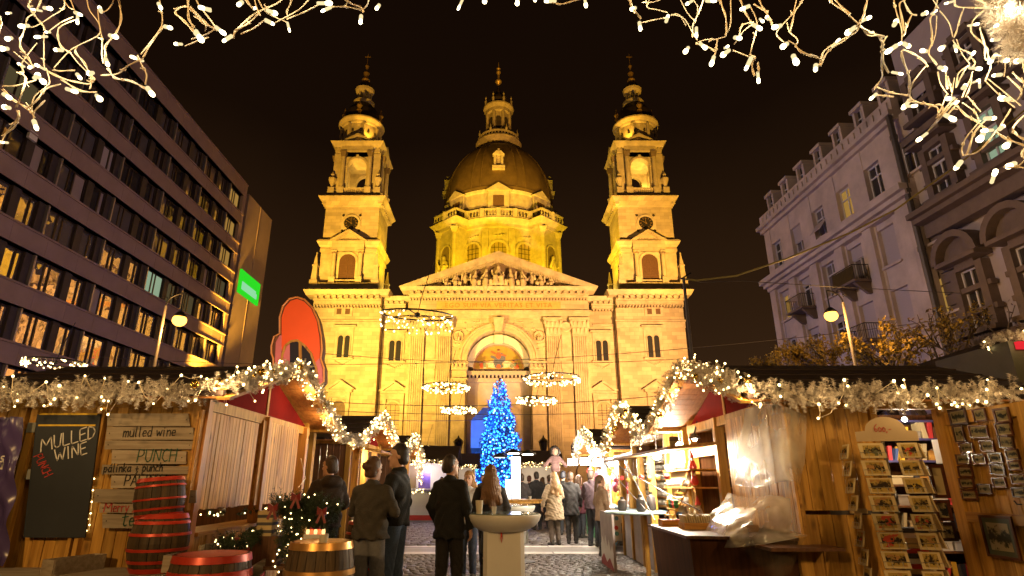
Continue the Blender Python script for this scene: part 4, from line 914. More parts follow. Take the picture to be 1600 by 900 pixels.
for row in range(9):
    z = 5.85 + FH * (row - 1)
    if row == 0: continue
    for bay in range(7):
        y0 = 57.25 - 5.42 * (bay + 1) + 2.95
        for kind, ys, me, ps in (('3', y0, W3, p3), ('2', y0 - 2.25, W2, p2)):
            if ys < 19 or ys > 57: continue
            w = link('window', me, off, loc=(XO - .55, ys, z))
            lit = rw.random()
            for i, (a, b) in enumerate(ps):
                mt = OFFGL[0] if row < 5 else (OFFGL[1] if rw.random() < .5 else OFFGL[2])
                if row < 6 and rw.random() < .10: mt = BLIND
                if (row, bay, kind) == (4, 2, '3'): mt = LITWIN[0]
                elif (row, bay, kind) in ((8, 0, '3'), (7, 0, '3'), (6, 0, '3')): mt = LITWIN[1]
                elif (row, bay, kind) in ((6, 3, '2'),): mt = SHUTTER
                elif lit < .05: mt = LITWIN[2]
                link('pane', pane_mesh(kind + str(i), b - a, 1.83, mt), w, loc=(XO - .5, ys + a, z + .1))
    # dark piers between the windows
    for bay in range(7):
        y0 = 57.25 - 5.42 * (bay + 1) + 2.95; m = MB()
        for a, b in ((y0 + t3, y0 + t3 + .62), (y0 - 2.25 + t2, y0)):
            m.cut()
            if b > 19.2: m.box(XO - .92, XO - .3, max(a, 19), min(b, 57.4), z - .01, z + 2.06)
        if m.v: m.build_parts('pier', PIER, off)
        if 19.2 < y0 - .12: MB().box(XO - .3, XO - .12, y0 - .16, y0 - .03, z, z + 2.05).build('pilaster_strip', ALU, off)
MB().box(XO - .12, XO + .05, 30, 30.6, 21, 21.5).build('air_conditioner', WHITEG, off)
gs = thing('light_sign', 'glowing green rectangle of light high on the blank stair block', 'sign', (XO, 61, 22))
q = [PX(377.5, 420, XO + .06), PX(405.5, 438, XO + .06), PX(402.5, 476, XO + .06), PX(376.5, 459, XO + .06)]
ys = [p.y for p in q]; ya, yb = min(ys), max(ys); za, zb = q[3].z, q[0].z
MB().box(XO - .1, XO + .1, ya, yb, za, zb).build('panel', SIGNG, gs)
m = MB(); m.box(XO + .1, XO + .13, ya + .8, ya + 2.0, zb - 2.0, zb - 1.3); m.box(XO + .1, XO + .13, yb - 1.9, yb - .7, zb - 2.1, zb - 1.5); m.box(XO + .1, XO + .125, ya + .5, yb - 1, za + .5, za + 1.4); m.build('emblem', SIGNG2, gs)

# ---------------------------------------------------------------- apartment house and its ornate neighbour
def fx(y): return 23.6 + .035 * (47.5 - y)
apt = thing('apartment_house', 'pale plastered apartment house with pilasters, dormers and small iron balconies', 'building', (23.6, 40, 0))
U = Vector((.035, -1, 0)).normalized(); NR = Vector((-1, -.035, 0)).normalized(); O = Vector((23.6, 47.5, 0))     # along the front (towards the camera) and out of it
MA = Matrix(((U.x, -NR.x, 0, O.x), (U.y, -NR.y, 0, O.y), (0, 0, 1, 0), (0, 0, 0, 1)))       # local: x along, y into the wall, z up
def amb(): m = MB(); m.T = MA; return m
LEN = 17.3; rows = [2.2, 6.2, 10.2, 14.2, 18.9]
m = amb(); m.box(0, LEN, .5, 14, 0, 22.8)
bayx = [1.3 + 3.15 * k for k in range(6)]
wz = [(z, z + 2.4) for z in rows[:4]] + [(18.7, 21.0)]
for k in range(7):
    a = 0 if k == 0 else bayx[k - 1] + 1.15; b = LEN if k == 6 else bayx[k] - .35
    if b > a: m.box(a, b, -.05, .55, 0, 22.6)
for x in bayx:
    prev = 0
    for z0, z1 in wz:
        m.box(x - .36, x + 1.16, .0, .55, prev, z0); prev = z1
    m.box(x - .36, x + 1.16, .0, .55, prev, 22.6)
m.build('wall', PLASTER, apt)
m = amb()
for k in range(7):
    x = bayx[k] - .95 if k < 6 else LEN - .4
    m.box(x - .42, x + .42, -.3, 0, 0, 17.0).cut()
m.box(-.1, LEN + .1, -.45, .2, 17.0, 17.3); m.box(-.15, LEN + .1, -.75, .2, 17.3, 17.6); m.box(-.25, LEN + .1, -1.05, .2, 17.6, 18.0); m.box(-.1, LEN + .1, -.3, .2, 18.0, 18.35).cut()
m.box(-.15, LEN + .1, -.3, .3, 22.4, 22.7); m.box(-.25, LEN + .1, -.6, .4, 22.7, 23.0); m.box(-.1, LEN, -.2, .3, 23.0, 24.0)
for k in range(26): m.box(.2 + k * .66, .55 + k * .66, -.3, -.2, 23.15, 23.75)
m.cut()
for x in bayx:
    for z0, z1 in wz:
        m.box(x - .45, x + 1.25, -.18, .02, z0 - .18, z0 - .03).cut()
m.build_parts('cornice', PLASTER, apt)
m = amb(); m.hexa([(0, .3, 23.0), (LEN, .3, 23.0), (LEN, 14, 23.0), (0, 14, 23.0)], [(.0, 4.5, 26.5), (LEN, 4.5, 26.5), (LEN, 10, 26.5), (.0, 10, 26.5)]); m.build('roof', ROOFT, apt)
for k in range(7):
    x = .8 + 2.5 * k; m = amb(); m.box(x, x + .22, .25, 1.6, 24.0, 25.5); m.box(x + .9, x + 1.12, .25, 1.6, 24.0, 25.5); m.box(x - .08, x + 1.2, .1, 1.7, 25.5, 25.75); m.box(x + .22, x + .9, .25, 1.6, 24.0, 24.25)
    d = m.build('dormer', PLASTER, apt); m = amb(); m.box(x + .22, x + .9, .5, .55, 24.25, 25.5); m.build('pane', OFFGL[2], d)
    m = amb(); m.box(x + .53, x + .59, .44, .52, 24.25, 25.5); m.box(x + .22, x + .9, .44, .515, 24.85, 24.92); m.build('frame', SASH, d)
ra = random.Random(5); wk = 0
for bi, x in enumerate(bayx):
    for ri, (z0, z1) in enumerate(wz):
        m = amb(); h = z1 - z0; m.box(x - .35, x - .27, .28, .36, z0, z1); m.box(x + 1.07, x + 1.15, .28, .36, z0, z1); m.box(x - .27, x + 1.07, .28, .36, z0, z0 + .09); m.box(x - .27, x + 1.07, .28, .36, z1 - .09, z1)
        m.box(x + .36, x + .44, .27, .35, z0 + .09, z1 - .09); m.box(x - .27, x + 1.07, .265, .345, z0 + h * .64, z0 + h * .68)
        w = m.build('window', SASH, apt); m = amb(); m.box(x - .3, x + 1.1, .37, .4, z0, z1)
        wk += 1; u = ra.random(); m.build('pane', LITWIN[1] if u < .05 else OFFGL[1] if u < .6 else OFFGL[2], w)
        s = ra.random()
        if s < .62:
            b = z0 + h * (0.05 if s < .15 else .35 + .5 * ra.random()); m = amb(); m.box(x - .34, x + 1.14, .2, .25, b, z1); m.build('roller_shutter', SHUTTER, w)
        if (bi, ri) in ((2, 4),):
            m = amb(); m.hexa([(x - .3, -.5, z0 + .4), (x + 1.1, -.5, z0 + .4), (x + 1.1, -.47, z0 + .38), (x - .3, -.47, z0 + .38)], [(x - .3, .2, z0 + 1.3), (x + 1.1, .2, z0 + 1.3), (x + 1.1, .23, z0 + 1.28), (x - .3, .23, z0 + 1.28)]); m.build('awning_shutter', SHUTTER, w)
for x, z, solid in ((bayx[1], 10.0, 0), (bayx[1], 6.0, 0), (bayx[3], 13.9, 1), (bayx[3], 10.0, 0), (bayx[3], 6.0, 0), (bayx[1], 14.0, 0)):
    m = amb(); m.box(x - .75, x + 1.55, -1.25, -.0, z - .16, z)
    for c in (x - .4, x + 1.2): m.hexa([(c - .12, -.3, z - .9), (c + .12, -.3, z - .9), (c + .12, -.0, z - .9), (c - .12, -.0, z - .9)], [(c - .12, -1.1, z - .16), (c + .12, -1.1, z - .16), (c + .12, -.0, z - .16), (c - .12, -.0, z - .16)])
    b = m.build('balcony', TRIM, apt); m = amb(); m.box(x - .73, x + 1.53, -1.23, -1.19, z + .95, z + 1.0); m.box(x - .73, x - .69, -1.2, 0, z + .95, z + 1.0); m.box(x + 1.49, x + 1.53, -1.2, 0, z + .95, z + 1.0)
    for k in range(16): c = x - .71 + 2.22 * k / 15; m.box(c - .012, c + .012, -1.22, -1.2, z, z + .95)
    for k in range(8):
        for c in (x - .71, x + 1.51): m.box(c - .012, c + .012, -1.2 + .15 * k, -1.18 + .15 * k, z, z + .95)
    if solid: m.box(x - .72, x + 1.52, -1.21, -1.2, z, z + .9); m.box(x - .715, x - .7, -1.2, 0, z, z + .9)
    m.build('railing', IRON, b)
m = amb(); m.cyl((LEN - .05, -.5, 0), (LEN - .05, -.5, 22.6), .17, n=8)
for k in range(6): m.cyl((LEN - .05, -.5, 3 + 3.6 * k), (LEN - .05, -.5, 3.25 + 3.6 * k), .21, n=8)
m.build('drainpipe', GUTTER, apt)
orn = thing('tenement_house', 'grey tenement with heavy stone window surrounds and quoins beside the drainpipe', 'building', (24.3, 24, 0))
m = amb(); m.box(LEN + .25, LEN + 17, .4, 14, 0, 27); X0 = LEN + 1.9; wx = [X0 + 3.3 * k for k in range(5)]
m.build('wall', PLASTER2, orn); m = amb(); m.box(LEN + .2, LEN + 17, -.9, .4, 15.2, 15.5); m.box(LEN + .2, LEN + 17, -1.2, .4, 15.5, 15.8); m.box(LEN + .2, LEN + 17, -.3, .4, 14.4, 15.2); m.cut(); m.box(LEN + .2, LEN + 17, -.35, .4, 7.2, 8.4); m.box(LEN + .2, LEN + 17, -.7, .4, 7.9, 8.15); m.cut(); m.box(LEN + .2, LEN + 17, -.4, .4, 20.2, 20.6).cut()
for k in range(10):
    z = 8.6 + .62 * k; m.box(LEN + .22, LEN + (.9 if k % 2 else 1.15), -.06, .4, z, z + .56).cut()
m.build_parts('cornice', TRIM, orn)
for k, x in enumerate(wx):
    for z, h, kind in ((3.0, 2.6, 0), (9.0, 3.0, 1), (16.6, 2.7, 2), (21.6, 2.3, 0)):
        m = amb(); hw = .62
        m.box(x - hw - .42, x - hw, -.12, .42, z - .2, z + h + .2); m.box(x + hw, x + hw + .42, -.12, .42, z - .2, z + h + .2); m.box(x - hw, x + hw, -.12, .42, z + h, z + h + .4); m.box(x - hw - .6, x + hw + .6, -.42, .42, z - .45, z - .2)
        for q in range(5): zz = z + q * .6; m.box(x - hw - .62, x + hw + .62, -.07, .3, zz, zz + .26) if q % 2 else None
        if kind == 1:
            m.box(x - hw - .7, x + hw + .7, -.6, .42, z + h + .4, z + h + .62); m.band(arc(1.15, 0, pi, 10, (x, z + h + .6)), arc(1.5, 0, pi, 10, (x, z + h + .6)), (0, -.62, 0), UX, UZ, (0, .9, 0)); m.prism(arc(1.15, 0, pi, 10, (x, z + h + .6)), (0, -.1, 0), UX, UZ, (0, .4, 0))
            for q in range(7): m.lathe([(.06, 0), (.1, .25), (.05, .6)], 5, (x - .6 + .2 * q, -.3, z - 1.15))
        if kind == 2: m.box(x - hw - .7, x + hw + .7, -.6, .42, z + h + .4, z + h + .6)
        w = m.build('window', TRIM, orn)
        m = amb(); m.box(x - hw, x - hw + .09, .18, .26, z, z + h); m.box(x + hw - .09, x + hw, .18, .26, z, z + h); m.box(x - .045, x + .045, .17, .25, z, z + h); m.box(x - hw, x + hw, .165, .245, z + h * .62, z + h * .67); m.box(x - hw, x + hw, .18, .25, z + h - .08, z + h); m.build('sash', SASH, w)
        m = amb(); m.box(x - hw, x + hw, .28, .32, z, z + h); m.build('pane', LITWIN[0] if (k, kind) == (1, 2) else OFFGL[2], w)
        if ra.random() < .5 and (k, kind) != (1, 2): m = amb(); m.box(x - hw + .05, x + hw - .05, .08, .13, z + h * (.1 if ra.random() < .5 else .5), z + h); m.build('roller_shutter', SHUTTER, w)

# ---------------------------------------------------------------- trees
def leaf_mesh(n, s, seed):
    q = np.random.default_rng(seed); return q
def tree(name, label, loc, h, spread, seed, leafn, leafmat, leafsz=.09, depth=5, group='trees beside the square'):
    r = random.Random(seed); t = thing(name, label, 'tree', loc, group); tr = MB(); tips = []
    def grow(p, d, L, rad, lev):
        q = p + d * L; mid = p + d * L * .5 + Vector((r.gauss(0, 1), r.gauss(0, 1), r.gauss(0, .5))) * L * .06
        tr.tube([p, mid, q], [rad, rad * .85, rad * .7], 6 if lev < 2 else 4, cap=False)
        if lev >= depth - 2: tips.append((mid, L)); tips.append((q, L))
        if lev >= depth: return
        for k in range(3 if lev < 2 else r.choice((2, 3))):
            a = r.uniform(0, 2 * pi); s = r.uniform(.45, .95) * spread; nd = (d + Vector((cos(a) * s, sin(a) * s, r.uniform(-.12, .3)))).normalized(); grow(q if k else q, nd, L * r.uniform(.62, .82), rad * .62, lev + 1)
    grow(Vector(loc), Vector((r.uniform(-.05, .05), r.uniform(-.05, .05), 1)), h * .3, h * .022, 0)
    tr.build('trunk', BARK, t)
    if leafn:
        q = np.random.default_rng(seed); tp = np.array([list(a) for a, _ in tips]); c = tp[q.integers(0, len(tp), leafn)] + q.normal(0, .3, (leafn, 3)) * h * .035
        u = q.normal(0, 1, (leafn, 3)); u /= np.linalg.norm(u, axis=1)[:, None]; w = np.cross(u, q.normal(0, 1, (leafn, 3))); w /= np.linalg.norm(w, axis=1)[:, None]; s = leafsz * q.uniform(.6, 1.4, (leafn, 1))
        v = np.stack([c - u * s, c + w * s * .5, c + u * s, c - w * s * .5], 1).reshape(-1, 3) - np.array(loc)
        link('crown', mesh_np('crown', v, np.arange(leafn * 4).reshape(-1, 4)), t, leafmat)
    return t
BARK = plain('bark', (.09, .065, .04), .9, var=.3, scale=6, bump=.6)
LEAFY = plain('autumn_leaf', (.30, .20, .025), .6, var=.45, scale=2); LEAFB = plain('brown_leaf', (.07, .04, .018), .7, var=.4, scale=2)
tree('deciduous_tree', 'small yellow leaved tree under the street lamp', (17.6, 30.5, 0), 9.8, .8, 3, 4600, LEAFY)
tree('deciduous_tree', 'spreading yellowish tree with dark forked branches before the pale house', (20.4, 27.5, 0), 10.4, .85, 8, 2600, LEAFY)
tree('deciduous_tree', 'thin almost leafless tree at the far corner of the pale house', (22.6, 45, 0), 10.5, .7, 12, 900, LEAFB)
tree('deciduous_tree', 'dark brown leaved tree in the gap beside the church', (29, 75, 0), 17, .9, 21, 3800, LEAFB, .16)
tree('deciduous_tree', 'dim low tree filling the gap by the house corner', (35, 72, 0), 13, .9, 22, 3000, LEAFB, .16)
tree('deciduous_tree', 'bare branched tree before the ornate tenement', (20.8, 22.5, 0), 9.5, .8, 31, 700, LEAFB)

# ---------------------------------------------------------------- street lamps, mast, church lanterns
def street_lamp(px, py, Y, poly, label, e, sx):
    b = P(px, py, Y); pole = P(poly, py + 8, Y); t = thing('street_lamp', label, 'street lamp', (pole.x, Y, 0), 'street lamps'); top = b.z + .75
    m = MB(); m.cyl((pole.x, Y, 0), (pole.x, Y, 1.2), .13, .11, 10); m.cyl((pole.x, Y, 1.2), (pole.x, Y, top - .2), .085, .055, 10); m.build('pole', plain('lamp_pole', (.22, .19, .15), .4, .4), t)
    m = MB(); n = 10; m.tube([(pole.x + (b.x - pole.x) * (1 - cos(a)) / 1, Y, top - .2 + .55 * sin(a)) for a in np.linspace(0, pi / 2, n)], .035, 6); m.tube([(b.x, Y, top + .35), (b.x, Y, b.z + .28)], .03, 6)
    for k in range(3):
        c = Vector((pole.x + (b.x - pole.x) * .35 * k - sx * .1, Y, top + .1 + .18 * (k % 2))); m.tube([c + Vector((.13 * cos(a) * (1 - .1 * i), 0, .13 * sin(a) * (1 - .1 * i))) for i, a in enumerate(np.linspace(0, 5, 9))], .018, 5)
    m.build('scroll_arm', IRON, t)
    MB().lathe([(.05, .3), (.12, .26), (.26, .1), (.27, .04), (.2, .04)], 14, b).build('lamp_shade', IRON, t)
    MB().ball(b - Vector((0, 0, .1)), .29, 14, (1, 1, .9)).build('lamp_bulb', LAMPO, t)
    light('street_lamp_light', 'POINT', b + Vector((0, -.42, -.5)), e, (1, .5, .13), .2)
street_lamp(281, 497, 24, 254, 'street lamp with scrolled arm glowing before the office block', 620, 1)
street_lamp(1298, 490, 25.5, 1322, 'street lamp with scrolled arm glowing above the yellow tree', 850, -1)
t = thing('mast', 'slim grey steel mast that carries the overhead light cables', 'pole', (6.28, 20, 0)); tp = P(1068, 434, 20)
MB().cyl((tp.x, 20, 0), (tp.x, 20, tp.z), .075, .055, 8).build('pole', GUTTER, t); m = MB(); m.bar((tp.x - .1, 20, tp.z - .05), (tp.x + .28, 20, tp.z + .18), .07, .05); m.build('bracket', IRON, t)
def wall_lantern(px, y0, y1, Y, label):
    a, b = P(px, y0, Y), P(px, y1, Y); t = thing('church_lantern', label, 'lantern', (a.x, Y, 0), 'dark lanterns before the church'); h = a.z - b.z; m = MB()
    m.cyl((a.x, Y, 1), (a.x, Y, b.z), .1, .07, 8); m.lathe([(.06, 0), (.2, h * .1), (.12, h * .2), (.34, h * .3)], 8, (a.x, Y, b.z)); m.build('post', IRON, t)
    MB().lathe([(.33, h * .3), (.55, h * .72)], 8, (a.x, Y, b.z)).build('lamp_glass', OFFGL[2], t); MB().lathe([(.62, h * .72), (.4, h * .85), (.12, h * .95), (.05, h * 1.05)], 8, (a.x, Y, b.z)).build('lantern_cap', IRON, t)
wall_lantern(716.5, 682, 714, 68, 'unlit black lantern on post beside the white tarpaulin'); wall_lantern(849, 682, 714, 68, 'unlit black lantern on post between the two pilasters')
c = P(917, 676, 52); t = thing('globe_lamp', 'black candelabra lamp post with one glowing globe on top', 'street lamp', (c.x, 52, 0)); m = MB(); m.cyl((c.x, 52, 0), (c.x, 52, c.z - .3), .12, .06, 8)
for s in (-1, 1): m.tube([(c.x, 52, c.z - 2.3), (c.x + s * .8, 52, c.z - 2.4), (c.x + s * 1.15, 52, c.z - 1.9)], .05, 6); m.lathe([(.1, 0), (.25, .15), (.3, .8), (.1, 1.1)], 8, (c.x + s * 1.15, 52, c.z - 1.9))
m.build('post', IRON, t); MB().ball(c, .32, 10).build('globe', LAMPW, t)

# ---------------------------------------------------------------- overhead wires and rings of lights
def sag(p, q, s, n=14): p, q = Vector(p), Vector(q); return [p.lerp(q, i / n) - Vector((0, 0, s * 4 * (i / n) * (1 - i / n))) for i in range(n + 1)]
BAS_ = thing  # alias
def wire(p, q, s, label, mat=CORDG, r=.012, group='overhead wires'): tag(MB().tube(sag(p, q, s), r, 4).build('overhead_wire', mat), label, 'wire', group)
wire((-28, 38, 9.5), (24.3, 30, 9.8), 1.4, 'dark wire sagging across the whole square before the church', r=.02)
wire(P(500, 552, 19), P(1075, 560, 21), .25, 'thin wire above the near rings of lights')
wire(P(470, 625, 22), P(1090, 612, 22), .35, 'thin wire at the height of the upper small rings', r=.016)
wire(P(480, 640, 24), P(1080, 640, 24), .2, 'thin wire at the height of the lower small rings', r=.016)
wire(P(560, 655, 30), P(760, 655, 40), .1, 'bluish wire running to the blue tree', plain('blue_cord', (.15, .13, .4), .5), .02)
pts = [PX(1100, 438, 0)] if False else None
tag(MB().tube([P(1069, 436, 20), P(1090, 438, 20.2), P(1150, 431, 20.4), P(1230, 404, 20.6), P(1330, 363, 20.8), P(1400, 327, 21), P(1500, 255, 20.5), P(1610, 165, 20)], .035, 6).build('light_cable', plain('yellow_cable', (.34, .26, .05), .5)), 'thick yellow cable climbing from the mast past the pale house', 'cable')
tag(MB().tube([P(1069, 435, 20), P(1095, 441, 21), P(1160, 439, 22), P(1300, 448, 23), P(1500, 458, 23)], .016, 5).build('light_cable', CORDG), 'thin cable running level from the mast across the pale house', 'cable')
BULB_ME = None
def ring_light(px, py, wpx, hpx, D, label, tilt=0.0, n=70, group='rings of fairy lights over the market'):
    zc_dir = ray(px, py); s = D / zc_dir[1]; c = Vector((zc_dir[0] * s, D, EYE + zc_dir[2] * s)); zc = D * cos(TH) + (c.z - EYE) * sin(TH); R = wpx / 2 * zc / F_PX
    t = thing('light_ring', label, 'ring light', c, group); m = MB(); r = random.Random(px); Mt = Matrix.Rotation(tilt, 3, 'X') @ Matrix.Rotation(tilt * .4, 3, 'Y')
    w = lambda a, rr, z: c + Mt @ Vector((rr * cos(a), rr * sin(a), z))
    m.tube([w(a, R, 0) for a in np.linspace(0, 2 * pi, 33)], .018, 5); m.build('hoop', IRON, t); m = MB()
    for k in range(3): a = k * pi * 2 / 3 + .4; m.tube([w(a, R, 0), w(a, R * .1, 0)], .012, 4)
    m.ball(c, .07, 6); m.tube([c, c + Vector((.1, 0, .5)), c + Vector((.3, 0, 1.2))], .01, 4); m.build('spoke', IRON, t); cd = MB(); b = MB(); drop = hpx * zc / F_PX * .55
    for k in range(n):
        a = r.uniform(0, 2 * pi); q = R * r.uniform(.86, 1.06); z = -drop * r.random() ** 1.2; p = w(a, q, z); cd.tube([w(a, R, 0), w(a + .05, q, z * .5), p], .006, 3); b.ball(p, .0016 * zc * (.6 + .6 * r.random()), 6)
    cd.build('drop_cord', CORD, t, kind='stuff'); b.build('bulb', BULB, t, kind='stuff')
    for o in t.children:
        if o.name.startswith('spoke'): pass
ring_light(652, 492, 112, 44, 12.2, 'largest ring of fairy lights, tilted, hanging highest', .12, 70)
ring_light(697, 603, 70, 14, 19.3, 'upper of two small light rings before the fluted pilasters', 0, 80); ring_light(717, 638, 54, 12, 24.5, 'lower of two small light rings near the white tarpaulin', 0, 80)
ring_light(862, 590, 86, 14, 15.8, 'upper of two light rings above the market crowd', .0, 95); ring_light(838, 622, 62, 16, 21.5, 'lower light ring close beside the blue tree top', .03, 90)
ring_light(87, 566, 80, 18, 16.8, 'ring of fairy lights over the dark stall roof', 0, 90); ring_light(667, 697, 26, 8, 33, 'tiny far light ring beyond the second gable', 0, 40)

def fill_flood(label, loc, tgt, e, col, spot):  # unseen fill lights, added to brighten the facing house fronts
    t = thing('fill_floodlight', label, 'fill_floodlight', loc, 'added fill lights on the house fronts'); d = (Vector(tgt) - Vector(loc)).normalized(); p = Vector(loc); MB().bar(p - d * .25, p, .5, .4).build('housing', IRON, t); MB().bar(p + d * .002, p + d * .02, .44, .34).build('lens', LAMPW, t); MB().bar(p - d * .12 - Vector((0, 0, .2)), p - d * .12 - Vector((0, 0, .7)), .06, .06, (1, 0, 0)).build('bracket', IRON, t)
    light('fill_beam', 'SPOT', p + d * .1, e, col, .3, tgt, spot, .8)
fill_flood('floodlight added out of view high on the office block, aimed across the square', (-27.4, 24, 20), (24, 36, 15), 21000, (1, .73, .56), 62)
fill_flood('floodlight added out of view high on the tenement, aimed across the square', (23.4, 20, 18), (-28, 42, 17), 9000, (1, .66, .48), 70)
# ---------------------------------------------------------------- garlands
ICO = None
def bulb_mesh(r, mat, nm='bulb'):
    me = MB().ball((0, 0, 0), r, 6).mesh(nm); me.materials.append(mat); me.polygons.foreach_set('use_smooth', [True] * len(me.polygons)); return me
B_GAR = bulb_mesh(.0135, BULB); B_FAR = bulb_mesh(.021, BULB); B_SMALL = bulb_mesh(.011, BULB); BAUB_ME = MB().ball((0, 0, 0), .048, 12).ball((0, 0, .052), .012, 6).mesh('bauble'); BAUB_ME.materials.append(BAUB); BAUB_ME.polygons.foreach_set('use_smooth', [True] * len(BAUB_ME.polygons))
def path_points(pts, step):
    pts = [Vector(p) for p in pts]; out = []
    for a, b in zip(pts, pts[1:]):
        n = max(1, int((b - a).length / step)); out += [a.lerp(b, i / n) for i in range(n)]
    return out + [pts[-1]]
def needles(name, paths, R, twigs, nn, nl, mat, parent, seed, tw=.055, wmul=1.0, lean=.75):
    """fluffy tinsel: short twigs standing off a cord, each ringed with fine needles"""
    q = np.random.default_rng(seed); c = []; T = []
    for pts in paths:
        pp = np.array([list(p) for p in path_points(pts, .02)]); tg = np.gradient(pp, axis=0) if len(pp) > 1 else np.zeros_like(pp); L = sum(((Vector(b) - Vector(a)).length for a, b in zip(pts, pts[1:])))
        i = q.integers(0, len(pp), max(2, int(L * twigs))); c.append(pp[i]); T.append(tg[i])
    c = np.concatenate(c); T = np.concatenate(T); T /= np.linalg.norm(T, axis=1)[:, None] + 1e-9; n = len(c)
    d = q.normal(0, 1, (n, 3)); d -= T * (d * T).sum(1)[:, None] * .75; d /= np.linalg.norm(d, axis=1)[:, None]; L = R * q.uniform(.55, 1.25, (n, 1))
    s = q.random((n, nn, 1)); o = c[:, None] + d[:, None] * (L[:, None] * s)
    k = q.normal(0, 1, (n, nn, 3)); k -= d[:, None] * (k * d[:, None]).sum(2)[..., None]; k /= np.linalg.norm(k, axis=2)[..., None]
    k = k + d[:, None] * lean; k /= np.linalg.norm(k, axis=2)[..., None]; w = np.cross(k, q.normal(0, 1, (n, nn, 3))); w /= np.linalg.norm(w, axis=2)[..., None]
    l = nl * q.uniform(.7, 1.2, (n, nn, 1)); hw = .0022 * wmul
    v = np.stack([o - w * hw, o + w * hw, o + k * l], 2).reshape(-1, 3) - np.array(list(base(parent)))
    return link(name, mesh_np(name, v, np.arange(n * nn * 3).reshape(-1, 3)), parent, mat, kind='stuff')
def garland(label, pts, seed, R=.145, twigs=125, nn=95, nl=.03, bulbs=16, baub=None, far=False, group='frosted garlands edging the stall roofs', wm=1.0, lit=3.4):
    t = thing('garland', label, 'garland', pts[0], group); r = random.Random(seed)
    needles('foliage', [pts], R, twigs, nn, nl, FROST, t, seed, wmul=wm * 1.5, lean=.22)
    for k in range(max(1, int(sum((Vector(b) - Vector(a)).length for a, b in zip(pts, pts[1:])) / .8))) if lit else ():
        p = path_points(pts, .05); p = p[int(len(p) * (k + .5) / max(1, int(sum((Vector(b) - Vector(a)).length for a, b in zip(pts, pts[1:])) / .8)))]; light('fairy_light', 'POINT', p + Vector((0, -.34, -.1)), lit, (1, .66, .28), .03)
    pp = path_points(pts, .01); n = len(pp); cd = []
    L = n * .01
    for k in range(int(L * bulbs)):
        p = pp[r.randrange(n)]; a = r.uniform(0, 2 * pi); rr = R * r.uniform(.55, 1.15); d = Vector((cos(a) * .8, -abs(sin(a)) if r.random() < .7 else sin(a), cos(a + 1.3)))
        q = p + d * rr - Vector((0, 0, .12 * (r.random() < .08))); link('bulb', B_FAR if far else B_GAR, t, loc=q, scale=r.uniform(.7, 1.25)); cd.append(q)
    for (i0, i1, m) in baub or []:
        for k in range(m):
            p = pp[int(n * (i0 + (i1 - i0) * r.random())) % n]; q = p + Vector((r.uniform(-.5, .5), r.uniform(-.9, 0), r.uniform(-.9, .5))) * R * 1.1; link('bauble', BAUB_ME, t, loc=q, scale=r.uniform(.75, 1.1))
    w = MB(); cd.sort(key=lambda p: (p - Vector(pts[0])).length)
    for a, b in zip(cd, cd[1:]):
        if (a - b).length < .5: w.tube([a, a.lerp(b, .5) - Vector((0, .02, .03)), b], .003, 3, cap=False)
    w.build('cord', CORD, t); return t

